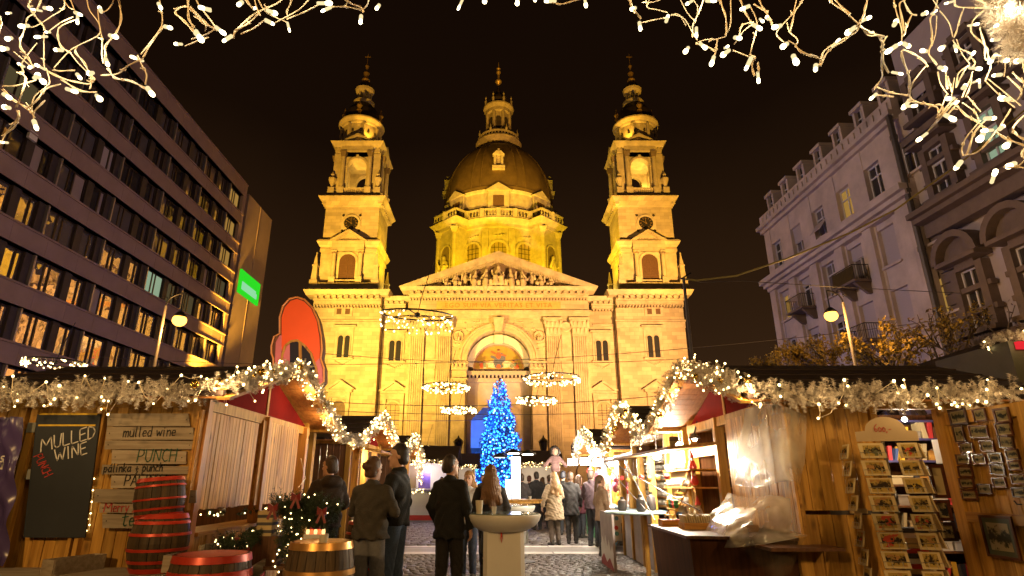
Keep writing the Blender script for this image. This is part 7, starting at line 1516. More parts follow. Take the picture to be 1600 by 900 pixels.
# the mug stall and the last stall on that side
R2, zR2, ycR2, hyR2 = chalet(1, XR, 2.5, 5.6, 10.85, 13.5, 2.3, 2.92, 'second souvenir stall full of white mugs under a bright lamp', far=True, red=False)
garland('frosted garland with gold baubles over the second gable of the souvenir row', [(2.48, 10.45, 2.26), (2.46, ycR2, 2.96), (2.46, ycR2 + hyR2, 2.3)], 54, R=.15, bulbs=34, baub=[(.05, 1, 12)], far=True, twigs=80, wm=1.4)
R3, zR3, ycR3, hyR3 = chalet(1, XR, 2.5, 5.6, 16.2, 19.0, 2.3, 2.92, 'third souvenir stall in the glare of its lamps', far=True, red=False)
garland('frosted garland with gold baubles over the third gable of the souvenir row', [(2.48, 15.8, 2.28), (2.46, ycR3, 2.92), (2.46, ycR3 + hyR3, 2.28)], 55, R=.16, bulbs=32, baub=[(.05, .95, 8)], far=True, twigs=70, wm=1.6)
garland('frosted garland level between the second and third souvenir gables', [(2.5, 13.95, 2.22), (2.48, 15.8, 2.2)], 56, R=.13, bulbs=12, twigs=70, far=True, wm=1.4)
m = MB()
for y in (10.9, 11.7, 12.6, 13.5): m.box(XR - .36, XR - .24, y - .05, y + .05, 0, 2.0).cut()
m.build_parts('hatch_post', PINE, R2); MB().box(XR - .5, XR + .2, 10.9, 13.5, .93, .97).build('counter', BLUEP, R2); MB().box(XR - .32, XR - .28, 10.9, 13.5, 0, .93).build('counter_front', plain('grey_panel', (.34, .29, .29), .7), R2)
MUG = MB().lathe([(.032, 0), (.045, .05), (.05, .1), (.046, .1), (.04, .01), (0, .01)], 10).tube([(.045, 0, .08), (.075, 0, .07), (.075, 0, .035), (.042, 0, .03)], .007, 4).mesh('mug'); MUG.materials.append(ENAMEL); MUG.polygons.foreach_set('use_smooth', [True] * len(MUG.polygons))
mp = MB().box(XR + .32, XR + .36, 10.9, 13.5, .97, 2.1).build('mug_panel', PAPER, R2); k = 0
for z in (1.05, 1.21, 1.37, 1.53, 1.69, 1.85):
    MB().box(XR + .1, XR + .32, 10.9, 13.5, z - .02, z).build('shelf', PINEY, R2)
    for q in range(17):
        o = link('mug', MUG, None, loc=(XR + .18 + .02 * r.random(), 11.0 + .148 * q, z), rot=(0, 0, r.uniform(0, 6)), scale=1.05); tag(o, 'white mug, %s on the %s shelf of the second souvenir stall' % (ORD[q], ORD[round((z - 1.05) / .16)]), 'mug', 'white mugs on the lit shelves')
mp2 = MB().box(2.98, 3.0, 9.5, 10.6, 1.0, 2.0).build('back_panel', PAPER, R1)
for z in (1.15, 1.4, 1.65):
    MB().box(2.85, 2.98, 9.5, 10.6, z - .02, z).build('shelf', PINEY, R1)
    for q in range(7): o = link('mug', MUG, None, loc=(2.9, 9.58 + .14 * q, z), rot=(0, 0, r.uniform(0, 6))); tag(o, 'white mug, %s on the %s small shelf between the two souvenir stalls' % (ORD[q], ORD[round((z - 1.15) / .25)]), 'mug', 'white mugs between the stalls')
t = thing('bar_table', 'round table with pale blue top before the mug shelves', 'table', (2.2, 10.2, 0)); MB().lathe([(.0, .98), (.5, .98), (.52, 1.0), (.5, 1.02), (0, 1.02)], 28, (2.25, 10.2, 0)).build('tabletop', plain('pale_blue_top', (.30, .42, .46), .35), t, True); MB().cyl((2.42, 10.35, 0), (2.42, 10.35, .98), .04, n=10).build('stem', PINE, t)
for k, (x, y, z, h, lab) in enumerate([(2.3, 10.05, 1.02, .26, 'black coffee urn on the blue round table'), (2.55, 10.35, 1.02, .3, 'second black flask on the blue round table'), (2.05, 10.3, 1.02, .22, 'small dark flask at the blue table edge')]): tag(MB().lathe([(.06, 0), (.075, .03), (.07, h * .7), (.03, h * .85), (.035, h)], 12, (x, y, z)).build('flask', DARKG, smooth=True), lab, 'flask', 'dark flasks on the blue table')
t = thing('poster_panel', 'grey side panel printed with white peaks over a dark red foot', 'poster', (2.05, 11.4, 0)); a = P(990, 783, 11.2); c = P(1020, 855, 11.2); MB().box(1.98, 2.02, 10.95, 12.2, .0, .95).build('panel', plain('print_grey', (.36, .30, .30), .6), t)
zz = [(.0, .28)] ; pk = [(10.95, 0), (12.2, 0), (12.2, .36), (12.0, .5), (11.85, .38), (11.7, .55), (11.5, .36), (11.35, .5), (11.2, .3), (11.05, .42), (10.95, .3)]
MB().prism(pk[::-1], (1.977, 0, 0), (0, 1, 0), UZ, (-.002, 0, 0)).build('white_peaks', WHITE, t); pk = [(10.95, 0), (12.2, 0), (12.2, .1), (11.9, .22), (11.6, .1), (11.3, .2), (10.95, .06)]; MB().prism(pk[::-1], (1.973, 0, 0), (0, 1, 0), UZ, (-.002, 0, 0)).build('red_foot', plain('print_red', (.25, .03, .03), .6), t)
# folding table with ornament poster
t = thing('folding_table', 'white covered folding table with blue legs and an ornament poster', 'table', (2.5, 14.2, 0)); x0, x1 = P(942, 790, 14).x, P(985, 790, 14).x + .35; MB().box(x0, x1, 13.9, 14.9, .9, .94).build('tabletop', WHITEP, t); MB().box(x0 - .015, x1, 13.88, 13.895, .62, .93).build('cover', WHITEP, t)
for s in (0, 1): MB().bar((x0 + .1 + s * (x1 - x0 - .3), 13.95, 0), (x1 - .2 - s * (x1 - x0 - .3), 13.95, .9), .025, .025).build('leg', BLUEP, t)
a, b = P(943, 795, 13.8), P(972, 845, 13.8); po = MB().box(a.x, b.x, 13.8, 13.815, b.z, a.z).build('poster', WHITE, t); m = MB(); r2 = random.Random(3); w_, h_ = b.x - a.x, a.z - b.z
for k, (u, v, c) in enumerate([(.25, .72, RED), (.38, .76, RED), (.75, .7, BLUEP), (.3, .45, DARKG), (.48, .47, DARKG), (.3, .2, RED), (.4, .15, DARKG), (.72, .22, plain('teal_goods', (.05, .2, .2))), (.7, .4, RED)]): MB().prism(arc(h_ * .07, 0, 2 * pi, 10)[:-1], (a.x + w_ * u, 13.799, b.z + h_ * v), UX, UZ, (0, -.002, 0)).build('printed_ornament', c, po)
MB().box(a.x + w_ * .1, b.x - w_ * .1, 13.797, 13.799, b.z + h_ * .86, b.z + h_ * .89).build('red_line', RED, po)
for s in (-1, 1): light('glare_lamp', 'POINT', (2.3, 16.6 + s * 1.1, 1.98), 260, (1, .90, .74), .12)
for k, (px, py, Y) in enumerate([(895, 722, 18.2), (915, 721, 17.4), (935, 723, 16.8), (960, 722, 15.2)]): c = P(px, py, Y); t = thing('flood_lamp', ['first white flood lamp at the far end of', 'second white flood lamp along', 'third white flood lamp along', 'last white flood lamp at the mug side of'][k] + ' the glaring souvenir stall', 'lamp', c, 'flood lamps of the third souvenir stall'); m = MB(); m.box(c.x - .14, c.x + .14, Y - .02, Y + .02, c.z - .09, c.z + .09); m.build('lamp_panel', LAMPW, t); MB().box(c.x - .15, c.x + .15, Y + .022, Y + .06, c.z - .1, c.z + .1).build('housing', IRON, t)
light('stall_lamp', 'POINT', (2.4, 14.6, 1.95), 240, (1, .88, .7), .1)
MB().box(XR - .4, XR + .2, 14.6, 19, .9, .95).build('counter', WHITEP, R3); MB().box(XR - .36, XR - .32, 14.6, 19, 0, .9).build('counter_front', GREEN, R3); MB().box(XR + .3, XR + .34, 13.6, 19, .9, 2.2).build('back_panel', WHITEP, R3)
for k in range(44):
    y = 13.7 + 5.2 * (k + r.random()) / 44; z = 1.0 + .85 * r.random(); x = XR - .35 + .5 * r.random(); c = r.choice([RED, WHITEG, YELLOW, WHITEG, RED, PAPER, plain('pink_goods', (.6, .15, .25)), plain('orange_goods', (.8, .28, .03))]); s = r.uniform(.05, .1)
    t = thing('hanging_toy', '%s knitted toy, %s along the glaring third souvenir stall' % (cn(c), ORD[k]), 'toy', (x, y, z), 'toys hanging in the third souvenir stall'); MB().ball((x, y, z), s, 8, (1, .7, 1.3)).ball((x, y, z + s * 1.6), s * .6, 6).build('body', c, t, True); MB().cyl((x, y, z + s * 2), (x, y, 2.1), .003, n=3).build('thread', CORDG, t)
for k in range(8):
    y = 14.0 + .22 * k; MB().box(2.45, 2.47, y, y + .17, .98, 1.75).build('x', WHITEP) if False else None
for lab, px0, py0, px1, py1, Y in (('cream printed cloth hanging at the middle souvenir stall', 938, 742, 955, 792, 15.0), ('patterned knitted blanket hanging beside the printed cloth', 966, 752, 980, 775, 14.6)):
    a, b = P(px0, py0, Y), P(px1, py1, Y); v = []; n1 = 12
    for j in range(7):
        for i in range(n1 + 1): v.append((a.x + (b.x - a.x) * i / n1, Y + .03 * sin(i * 1.3), a.z + (b.z - a.z) * j / 6))
    o = link('hanging_cloth', mesh_np('hanging_cloth', np.array(v) - np.array([a.x, Y, b.z]), [(j * (n1 + 1) + i, (j + 1) * (n1 + 1) + i, (j + 1) * (n1 + 1) + i + 1, j * (n1 + 1) + i + 1) for j in range(6) for i in range(n1)]), None, picture('printed_cloth', (.62, .54, .46), (.35, .12, .07), 8, scale=9), True, loc=(a.x, Y, b.z)); tag(o, lab, 'cloth', 'cloths hanging for sale')
# dark stall roof and dark doorway at the far edge behind the door
t = thing('market_stall', 'dark roofed stall corner behind the open picture door', 'market stall', (7.6, 9, 0), 'wooden chalets of the Christmas market'); m = MB(); q = [P(1440, 572, 10.5), P(1540, 540, 9.4), P(1640, 530, 9.0), P(1700, 640, 8.2), P(1500, 640, 8.2)]
m.quadbox([q[0], q[4], q[3], q[2], q[1]], (0, .1, .05)); m.build('roof', FELT, t); MB().box(5.75, 9, 8.4, 8.45, 0, 2.35).build('wall', plain('dark_green_board', (.035, .038, .03), .6), t)
a = P(1588, 548, 7.7); t = thing('cabin', 'dull green metal cabin edge with a small red display', 'cabin', (7.2, 7.9, 0)); m = MB(); m.box(P(1583, 600, 7.9).x, 9.2, 7.8, 9.2, 0, 3.3); m.box(P(1583, 600, 7.9).x - .03, 9.2, 7.77, 7.8, 2.52, 2.56); m.build('wall', plain('olive_metal', (.07, .065, .04), .5), t); b = P(1589, 537, 7.76); MB().box(b.x, b.x + .35, 7.74, 7.8, b.z - .07, b.z + .03).build('display', SIGNR, t)
garland('frosted garland end with trailing bulbs on the dark roof corner', [P(1536, 538, 8.2), P(1570, 527, 7.9), P(1640, 520, 7.6)], 57, R=.09, bulbs=16, twigs=110)
t = thing('light_string', 'short string of bulbs dangling from the dark roof corner', 'light string', P(1546, 540, 8.1)); pp = [P(1538, 534, 8.1), P(1545, 546, 8.1), P(1553, 556, 8.1), P(1551, 545, 8.1)]; MB().tube(pp, .005, 4).build('cord', CORD, t)
for p in pp: link('bulb', B_GAR, t, loc=p)
# ---------------------------------------------------------------- people
EYEW = plain('eye_white', (.7, .68, .64), .2)
def hand_prims(w, d, side, curl=.5):
    """palm, four fingers bent at two knuckles, thumb leaving the side of the palm; w wrist, d direction of the forearm"""
    w = Vector(w); d = Vector(d).normalized(); s = Vector((side, 0, 0)); s = (s - d * s.dot(d)).normalized(); n = d.cross(s) * side     # s: away from the body, n: back of the hand
    f = Vector((0, 1, 0)); f = (f - d * f.dot(d)).normalized(); inn = -s                     # fingers curl inward
    p = [('c', w - d * .03, w + d * .012, .026, .026)]
    for k in range(4):
        o = f * (.028 - .0185 * k); base_ = w + d * .075 + o; L = (.040, .045, .042, .033)[k]; p.append(('c', w + d * .02 + o * .7, base_, .0135, .0115, .012))
        a = base_ + (d * cos(curl * .6) + inn * sin(curl * .6)) * L; b = a + (d * cos(curl * 1.5) + inn * sin(curl * 1.5)) * L * .75; c = b + (d * cos(curl * 2.1) + inn * sin(curl * 2.1)) * L * .5
        p += [('c', base_, a, .0098, .0088, .004), ('c', a, b, .0086, .0076, .003), ('c', b, c, .0075, .0062, .003)]
    t0 = w + d * .03 + f * .022; t1 = t0 + (d * .6 + f * .7 + inn * .35).normalized() * .04; t2 = t1 + (d * .85 + f * .25 + inn * .45).normalized() * .03
    return p + [('c', t0, t1, .0125, .0105, .006), ('c', t1, t2, .0098, .0075, .003)]
def tup(v): return tuple(v)
def person(label, loc, yaw, H=1.78, coat=(.02, .02, .02), hem=.80, flare=.03, trousers=(.03, .03, .035), hair='short', haircol=(.03, .018, .012), arms=None, legs=(0, 0), cell=.018, bulk=1.0, collar=True, hood=None, fur=0, skirt=None, shoes=(.02, .015, .012), head_yaw=0, group='people at the market', scarf=None, coat2=None, boots=False, rough=.85):
    t = thing('person', label, 'person', (0, 0, 0), group); S = H / 1.8
    A = arms or ((-.255, -.02, 1.17), (-.25, .07, .93), (.255, -.02, 1.17), (.25, .07, .93))
    eL, wL, eR, wR = [np.array(a) for a in A]; lx = .095; k = S
    foot = [(-lx, legs[0]), (lx, legs[1])]
    # body: one surface from head to toe
    pr = [('c', (0, 0, 1.02), (0, 0, 1.34), .11, .125), ('c', (-.13, 0, 1.42), (.13, 0, 1.42), .055, .055), ('c', (0, -.012, 1.40), (0, 0, 1.58), .056, .052)]
    for sx, (fx, fy), e, w in ((-1, foot[0], eL, wL), (1, foot[1], eR, wR)):
        kn = (fx, fy * .5 + .03, .5); pr += [('c', (sx * .085, 0, .95), kn, .08, .055), ('c', kn, (fx, fy, .1), .055, .038), ('c', (fx, fy - .03, .05), (fx, fy + .13, .035), .04, .03), ('c', (sx * .175, 0, 1.42), tup(e), .048, .04), ('c', tup(e), tup(w), .038, .026)]
    v1, f1 = organic(pr, max(cell, .02), .03)
    hc = min(cell, .0125); ch, sh_ = cos(head_yaw), sin(head_yaw)
    hp = [('c', (0, -.012, 1.46), (0, 0, 1.6), .054, .052), ('e', (0, .0, 1.692), (.074, .094, .108)), ('e', (0, .03, 1.612), (.055, .066, .062)), ('c', (0, .088, 1.672), (0, .112, 1.636), .011, .016, .012), ('e', (0, .088, 1.712), (.05, .014, .012)),
          ('e', (-.077, -.005, 1.665), (.011, .026, .034), .01), ('e', (.077, -.005, 1.665), (.011, .026, .034), .01), ('e', (0, .09, 1.596), (.026, .014, .0075), .006), ('e', (0, .088, 1.583), (.022, .014, .008), .006), ('e', (0, .082, 1.555), (.022, .018, .018)), ('-', (-.032, .1, 1.684), (.02, .018, .012), .012), ('-', (.032, .1, 1.684), (.02, .018, .012), .012)]
    v2, f2 = organic(hp, hc, .022)
    v2 = np.stack([v2[:, 0] * ch - v2[:, 1] * sh_, v2[:, 0] * sh_ + v2[:, 1] * ch, v2[:, 2]], 1)
    parts = [(v1, f1), (v2, f2)]
    for sx, e, w in ((-1, eL, wL), (1, eR, wR)): parts.append(organic(hand_prims(w, w - e, sx), max(.0052, cell * .36), .008))
    def put(nm, vf, mat): v, f = vf; return link(nm, mesh_np(nm, v * k, f), t, mat, True)
    put('body', join_np(parts), SKIN)
    for sx in (-1, 1):
        c = np.array([sx * .032, .083, 1.684]); c = np.array([c[0] * ch - c[1] * sh_, c[0] * sh_ + c[1] * ch, c[2]]) * k; MB().ball(c, .0135 * k, 8).build('eye', EYEW if cell < .02 else DARKG, t, True)
    # coat: torso and skirt cut at the hem, then the sleeves
    b = bulk; r0 = random.Random(int(H * 1000) + int(abs(yaw) * 10)); ph = r0.uniform(0, 6)
    tor = [('c', (-.125, -.005, 1.425), (.125, -.005, 1.425), .078 * b, .078 * b), ('e', (0, -.005, 1.28), (.195 * b, .135 * b, .2)), ('e', (0, 0, 1.08), (.175 * b, .125 * b, .2)), ('e', (0, 0, hem + .02), (.05, .05, .02))]
    if collar: tor.append(('e', (0, -.012, 1.5), (.088, .09, .062), .02))
    if hood == 'down': tor.append(('e', (0, -.1, 1.475), (.15, .10, .085), .03))
    def post(d, g):
        x, y, z = g[..., 0], g[..., 1], g[..., 2]; tt = np.clip((1.15 - z) / max(1.15 - hem, .05), 0, 1); a = (.178 + flare * tt) * b; bb = (.128 + flare * tt) * b
        sk = (np.sqrt((x / a) ** 2 + (y / bb) ** 2) - 1) * .8 * bb; sk = np.maximum(sk, z - 1.2); d = smin(d, sk, .05); d = np.maximum(d, hem - z + .006 * np.sin(x * 30 + ph))
        for sx, e, w in ((-1, eL, wL), (1, eR, wR)):
            q = sd_cap(g, (sx * .17, 0, 1.415), e, .074 * b, .062 * b); q = smin(q, sd_cap(g, e, w - (w - e) * .06, .06 * b, .046 * b), .02); d = smin(d, q, .028)
        d = d + .005 * np.sin(z * 34 + 9 * np.sin(x * 9 + ph) + 4 * y) * np.clip(1.4 - z, 0, .3) / .3 + .004 * np.sin(x * 42 + 5 * np.sin(z * 11 + ph))
        if fur: d = d + fur * (np.sin(x * 120 + z * 25) * np.sin(y * 110 + z * 60) + np.sin(z * 95 + x * 40))
        return d
    vc, fc = organic(tor, cell, .06, post, pad=.14 + flare)
    # the bounds must hold the sleeves: add them as tiny anchors
    cm = cloth(coat, rough); c_ = put('coat', (vc, fc), cm)
    if scarf: put('scarf', organic([('c', (-.05, .03, 1.49), (.06, .02, 1.5), .055, .055), ('c', (-.06, -.03, 1.5), (.05, -.05, 1.5), .055, .05), ('c', (.03, .1, 1.47), (.05, .15, 1.25), .04, .035)], cell, .03), cloth(scarf))
    # trousers and shoes
    tp = []
    if skirt:
        sk = [('e', (0, 0, 1.0), (.17, .13, .12)), ('c', (0, 0, 1.0), (0, 0, skirt), .15, .17)]; sc = lambda d, g: np.maximum(d, skirt - g[..., 2]) + .008 * np.sin(np.arctan2(g[..., 1], g[..., 0]) * 13); put('skirt', organic(sk, cell, .05, sc), cloth(coat2 or coat))
    for sx, (fx, fy) in ((-1, foot[0]), (1, foot[1])):
        kn = (fx, fy * .5 + .035, .5); rr = (.055, .043) if boots or skirt else (.068, .062); tp += [('c', (sx * .085, 0, .93), kn, .098, rr[0] + .012), ('c', kn, (fx, fy - .005, .11), rr[0] + .008, rr[1], .02)]
    tp.append(('e', (0, 0, .98), (.16, .12, .1)))
    wr = lambda d, g: d + .006 * np.sin(g[..., 2] * 55 + 14 * np.sin(g[..., 0] * 16 + ph)) * np.clip(.75 - g[..., 2], 0, .25) * 4
    put('trousers', organic(tp, cell, .016, wr), cloth(trousers))
    for sx, (fx, fy) in ((-1, foot[0]), (1, foot[1])):
        sp = [('c', (fx, fy - .045, .05), (fx * 1.15, fy + .15, .035), .048, .04), ('c', (fx, fy - .02, .05), (fx, fy - .02, .13), .046, .05)]
        if boots: sp.append(('c', (fx, fy - .02, .1), (fx, fy + .01, .36), .055, .06))
        put('shoe', organic(sp, cell, .02, lambda d, g: np.maximum(d, -g[..., 2])), cloth(shoes, .5))
    # hair or hat
    R = lambda p: (p[0] * ch - p[1] * sh_, p[0] * sh_ + p[1] * ch, p[2])
    hm = plain('hair', haircol, .5, var=.35, scale=20, stretch=(6, 6, 1), bump=.4) if ('hair', haircol) not in CLOTHS else CLOTHS[('hair', haircol)]; CLOTHS[('hair', haircol)] = hm
    strand = lambda g, s: s * np.sin(np.arctan2(g[..., 1] + .01, g[..., 0]) * 34 + 5 * np.sin(g[..., 2] * 9))
    def rot_in(g): return g[..., 0] * ch + g[..., 1] * sh_, -g[..., 0] * sh_ + g[..., 1] * ch, g[..., 2]
    if hood == 'up':
        def ph_(d, g):
            x, y, z = rot_in(g); inner = sd_ell(np.stack([x, y, z], -1), (0, .06, 1.66), (.078, .115, .118)); return np.maximum(d, -inner)
        put('hood', organic([('e', R((0, -.015, 1.69)), (.118, .13, .145)), ('e', R((0, -.04, 1.55)), (.12, .12, .1))], hc, .04, ph_), cloth(coat2 or coat))
    else:
        if hair == 'short': pr = [('e', R((0, -.012, 1.705)), (.088, .104, .112)), ('e', R((0, -.045, 1.63)), (.078, .068, .075))]
        elif hair == 'bun': pr = [('e', R((0, -.012, 1.705)), (.089, .105, .112)), ('e', R((0, -.12, 1.70)), (.052, .05, .05)), ('e', R((0, -.05, 1.62)), (.075, .065, .07))]
        elif hair == 'hat': pr = [('e', R((0, -.008, 1.735)), (.092, .108, .105)), ('e', R((0, -.04, 1.66)), (.084, .078, .06))]
        elif hair == 'pony': pr = [('e', R((0, -.012, 1.705)), (.089, .105, .112)), ('c', R((0, -.1, 1.72)), R((.02, -.16, 1.45)), .045, .03)]
        else: pr = [('e', R((0, -.012, 1.705)), (.094, .11, .117)), ('c', R((0, -.055, 1.66)), R((0, -.115, 1.42)), .1, .115), ('c', R((-.07, -.07, 1.55)), R((-.11, -.11, 1.28)), .07, .055), ('c', R((.07, -.07, 1.55)), R((.12, -.11, 1.26)), .07, .05), ('c', R((0, -.11, 1.45)), R((.01, -.13, 1.22)), .1, .06)]
        def pf(d, g):
            x, y, z = rot_in(g); lim = np.where(z > 1.735, .2, .022 + .35 * np.clip(z - 1.7, 0, .1)) if hair != 'hat' else np.where(z > 1.70, .2, .0)
            d = np.maximum(d, (y - lim) * .9); d = np.maximum(d, 1.575 - z) if hair in ('short', 'hat', 'bun') else d
            return d + strand(g, .0035 if hair != 'long' else .007) + (.004 * np.sin(z * 40 + x * 22) if hair == 'long' else 0)
        put('hair' if hair != 'hat' else 'knit_hat', organic(pr, hc, .03, pf), hm)
    t.location = loc; t.rotation_euler = (0, 0, yaw); return t
Rr = radians
HANG = ((-.25, -.03, 1.17), (-.24, .05, .93), (.25, -.03, 1.17), (.25, .05, .93))
person('man in black mid-length coat with turned up collar beside the white pedestal table', (-.62, 7.9, 0), Rr(-22), 1.80, (.005, .0045, .0045), .80, .035, (.010, .007, .006), 'short', (.025, .014, .009), ((-.25, -.03, 1.17), (-.22, .1, .95), (.25, -.02, 1.17), (.27, .04, .92)), (-.05, .03), .015, head_yaw=Rr(-38))
person('woman with very long wavy brown hair in dark jacket behind the white pedestal table', (-.12, 9.0, 0), Rr(8), 1.70, (.022, .02, .022), .98, .02, (.012, .012, .014), 'long', (.16, .075, .025), ((-.26, .0, 1.17), (-.16, .2, 1.08), (.26, .0, 1.17), (.16, .2, 1.08)), cell=.016, skirt=.55, coat2=(.05, .05, .055), boots=True)
person('blonde woman in pale padded jacket between the coated man and long haired woman', (-.50, 10.4, 0), Rr(165), 1.64, (.50, .50, .53), .88, .03, (.03, .04, .07), 'long', (.34, .18, .06), ((-.25, .02, 1.16), (-.14, .22, 1.05), (.25, .02, 1.16), (.14, .22, 1.05)), cell=.02, bulk=1.1)
person('woman in grey hip-length wool coat and pale jeans hugging the taller man', (-1.40, 6.85, 0), Rr(-14), 1.73, (.05, .042, .034), .92, .045, (.16, .16, .18), 'bun', (.10, .05, .025), ((-.26, .08, 1.2), (-.2, .26, 1.2), (.27, .04, 1.2), (.14, .25, 1.16)), (.0, .05), .015, head_yaw=Rr(-20))
person('tall dark haired man in black jacket and blue jeans facing the mulled wine stall', (-1.20, 7.3, 0), Rr(78), 1.90, (.007, .0065, .007), .94, .02, (.055, .085, .15), 'short', (.02, .012, .01), ((-.26, .06, 1.17), (-.2, .24, 1.05), (.26, -.02, 1.17), (.25, .06, .95)), (.02, -.04), .015, head_yaw=Rr(22))
person('dim man in brown jacket with tan hood standing by the fir arrangement', (-2.28, 8.25, 0), Rr(40), 1.80, (.03, .016, .009), .90, .02, (.02, .02, .026), 'short', (.05, .025, .012), ((-.27, .03, 1.18), (-.18, .24, 1.1), (.27, .03, 1.18), (.18, .24, 1.12)), (0, 0), .016, bulk=1.08, hood='down', head_yaw=Rr(30))
person('person in long cream fur coat before the third souvenir stall', (1.40, 15.6, 0), Rr(25), 1.72, (.30, .215, .13), .62, .07, (.10, .07, .05), 'long', (.30, .17, .07), ((-.28, .03, 1.17), (-.3, .1, .95), (.27, .05, 1.18), (.2, .22, 1.1)), cell=.022, bulk=1.1, fur=.005)
person('person in black coat between the fur coat and the dark blue jacket', (1.86, 15.9, 0), Rr(-10), 1.74, (.018, .015, .014), .70, .04, (.03, .025, .022), 'short', (.06, .03, .015), cell=.024)
person('broad man in dark blue and maroon jacket facing the souvenir counter', (2.30, 15.2, 0), Rr(-38), 1.78, (.05, .028, .036), .86, .02, (.022, .024, .032), 'short', (.05, .03, .02), ((-.27, .03, 1.18), (-.2, .2, 1.05), (.27, .03, 1.18), (.2, .2, 1.05)), cell=.022, bulk=1.12)
BK = [(815, 19.5, 1.74, (.03, .022, .02), 'short', (.04, .02, .012), 5, 'dark coated man beside the lit lamp column'), (827, 23, 1.70, (.05, .03, .026), 'hat', (.10, .03, .02), -20, 'person in brown coat and rust knit hat in the far crowd'), (838, 20.5, 1.82, (.02, .018, .018), 'short', (.03, .02, .012), 15, 'tall dark figure in the middle of the far crowd'), (848, 25, 1.68, (.07, .035, .025), 'long', (.10, .05, .02), -30, 'long haired woman in russet coat in the far crowd'), (858, 21, 1.72, (.03, .026, .03), 'short', (.06, .035, .02), 30, 'grey jacketed man beside the fur coat'),
      (880, 18.6, 1.78, (.02, .018, .016), 'hat', (.03, .03, .04), -15, 'person in dark hat close to the third souvenir stall'), (905, 17.6, 1.66, (.10, .02, .03), 'long', (.07, .035, .015), -60, 'woman in dark red jacket at the glaring stall'), (938, 13.2, 1.62, (.30, .20, .13), 'pony', (.10, .05, .02), -70, 'short woman in tan jacket at the printed cloths'), (755, 22, 1.75, (.045, .03, .025), 'short', (.03, .02, .01), 160, 'man in dark brown coat walking towards the tables'), (690, 25.2, 1.70, (.05, .07, .16), 'short', (.03, .02, .015), 175, 'seller in blue jacket behind the white counter')]
for px, Y, h, c, hr, hc_, yw, lb in BK: person(lb, (P(px, 750, Y).x, Y, 0), Rr(yw), h, c, .78 if hr != 'long' else .7, .03, (.025, .025, .03), hr, hc_, cell=.03, group='far crowd in the market aisle')
# knitwear dummy above the stall corner
c = P(868, 735, 17.0); t = thing('mannequin', 'child sized dummy in fur hood and patterned knit sweater above the crowd', 'mannequin', c); KN = plain('knit_stripe', (.20, .11, .10), .9, var=.6, stretch=(1, 1, 12), scale=3)
v, f = organic([('c', (0, 0, .05), (0, 0, .32), .13, .1), ('c', (-.1, 0, .33), (-.3, .0, .12), .06, .05), ('c', (.1, 0, .33), (.3, 0, .12), .06, .05)], .025, .04); link('sweater', mesh_np('sweater', v, f), t, KN, True)
v, f = organic([('e', (0, -.02, .5), (.09, .1, .11))], .02); link('head', mesh_np('head', v, f), t, SKIN, True); v, f = organic([('e', (0, .02, .52), (.15, .13, .16)), ('-', (0, -.1, .5), (.085, .1, .1), .02)], .02, .02, lambda d, g: d + .008 * np.sin(g[..., 0] * 90) * np.sin(g[..., 2] * 90)); link('fur_hood', mesh_np('fur_hood', v, f), t, cloth((.035, .024, .017)), True)
MB().cyl(c + Vector((0, 0, -c.z)), c + Vector((0, 0, .1)), .025, n=6).build('stand', IRON, t)

# ---------------------------------------------------------------- tables in the aisle
def pedestal(label, x, y, wood=False):
    t = thing('pedestal_table', label, 'table', (x, y, 0), 'white pedestal tables'); m = MB(); hw, hd, c = .255, .2, .05
    o = [(hw - c, -hd), (hw, -hd + c), (hw, hd - c), (hw - c, hd), (-hw + c, hd), (-hw, hd - c), (-hw, -hd + c), (-hw + c, -hd)]
    m.hexa([(x + a, y + b, 0) for a, b in o], [(x + a * .99, y + b * .99, .9) for a, b in o]); m.build('pedestal', WHITE, t)
    MB().lathe([(.2, .875), (.3, .89), (.40, .945), (.455, 1.01), (.475, 1.065), (.47, 1.08), (.455, 1.085), (.44, 1.075), (0, 1.072)], 40, (x, y, 0)).build('bowl', WHITE, t, True)
    MB().lathe([(.452, 1.084), (.452, 1.094), (0, 1.094)], 40, (x, y, 0)).build('glass_top', plain('green_glass', (.22, .27, .25), .08, spec=.8), t); return t
tb = pedestal('tall white pedestal table with flared bowl top and two cups', .065, 7.95)
m = MB(); c = P(782.5, 827, 7.735); m.tube([c, c + Vector((.006, -.012, -.05)), c + Vector((.008, -.014, -.09))], [.006, .012, .012], 6); m.tube([c + Vector((.008, -.014, -.06)), c + Vector((.018, -.014, -.1)), c + Vector((.008, -.014, -.15)), c + Vector((-.003, -.014, -.1)), c + Vector((.008, -.014, -.06))], .0055, 5); tag(m.build('bottle_opener', RED), 'dark red opener dangling under the white table bowl', 'opener')
cup('tall paper cup on the white pedestal table', (-.24, 7.72, 1.095), .036, .047, .155, CUPM); cup('small clear cup beside the paper cup on the white table', (-.055, 7.70, 1.095), .027, .034, .085, GLASSC)
pedestal('second white pedestal table half hidden behind the first', .17, 10.9)
t = thing('bar_table', 'round slatted wooden bar table on a black stem', 'table', (.42, 12.4, 0)); MB().cyl((.42, 12.4, 0), (.42, 12.4, 1.1), .05, n=10).build('stem', IRON, t); MB().lathe([(.3, 0), (.3, .02), (.05, .05)], 16, (.42, 12.4, 0)).build('foot', IRON, t)
for k in range(9): x = .42 - .4 + .1 * k; hw = sqrt(max(.02, .42 ** 2 - (x - .42) ** 2)); MB().box(x - .045, x + .045, 12.4 - hw, 12.4 + hw, 1.12, 1.15).build('slat', PINEY, t)
MB().lathe([(.41, 1.08), (.43, 1.08), (.43, 1.118), (.41, 1.118), (.41, 1.08)], 28, (.42, 12.4, 0)).build('rim', PINE, t)
cup('tiny glass on the slatted bar table', (.62, 12.2, 1.15), .025, .03, .06, WHITEG)
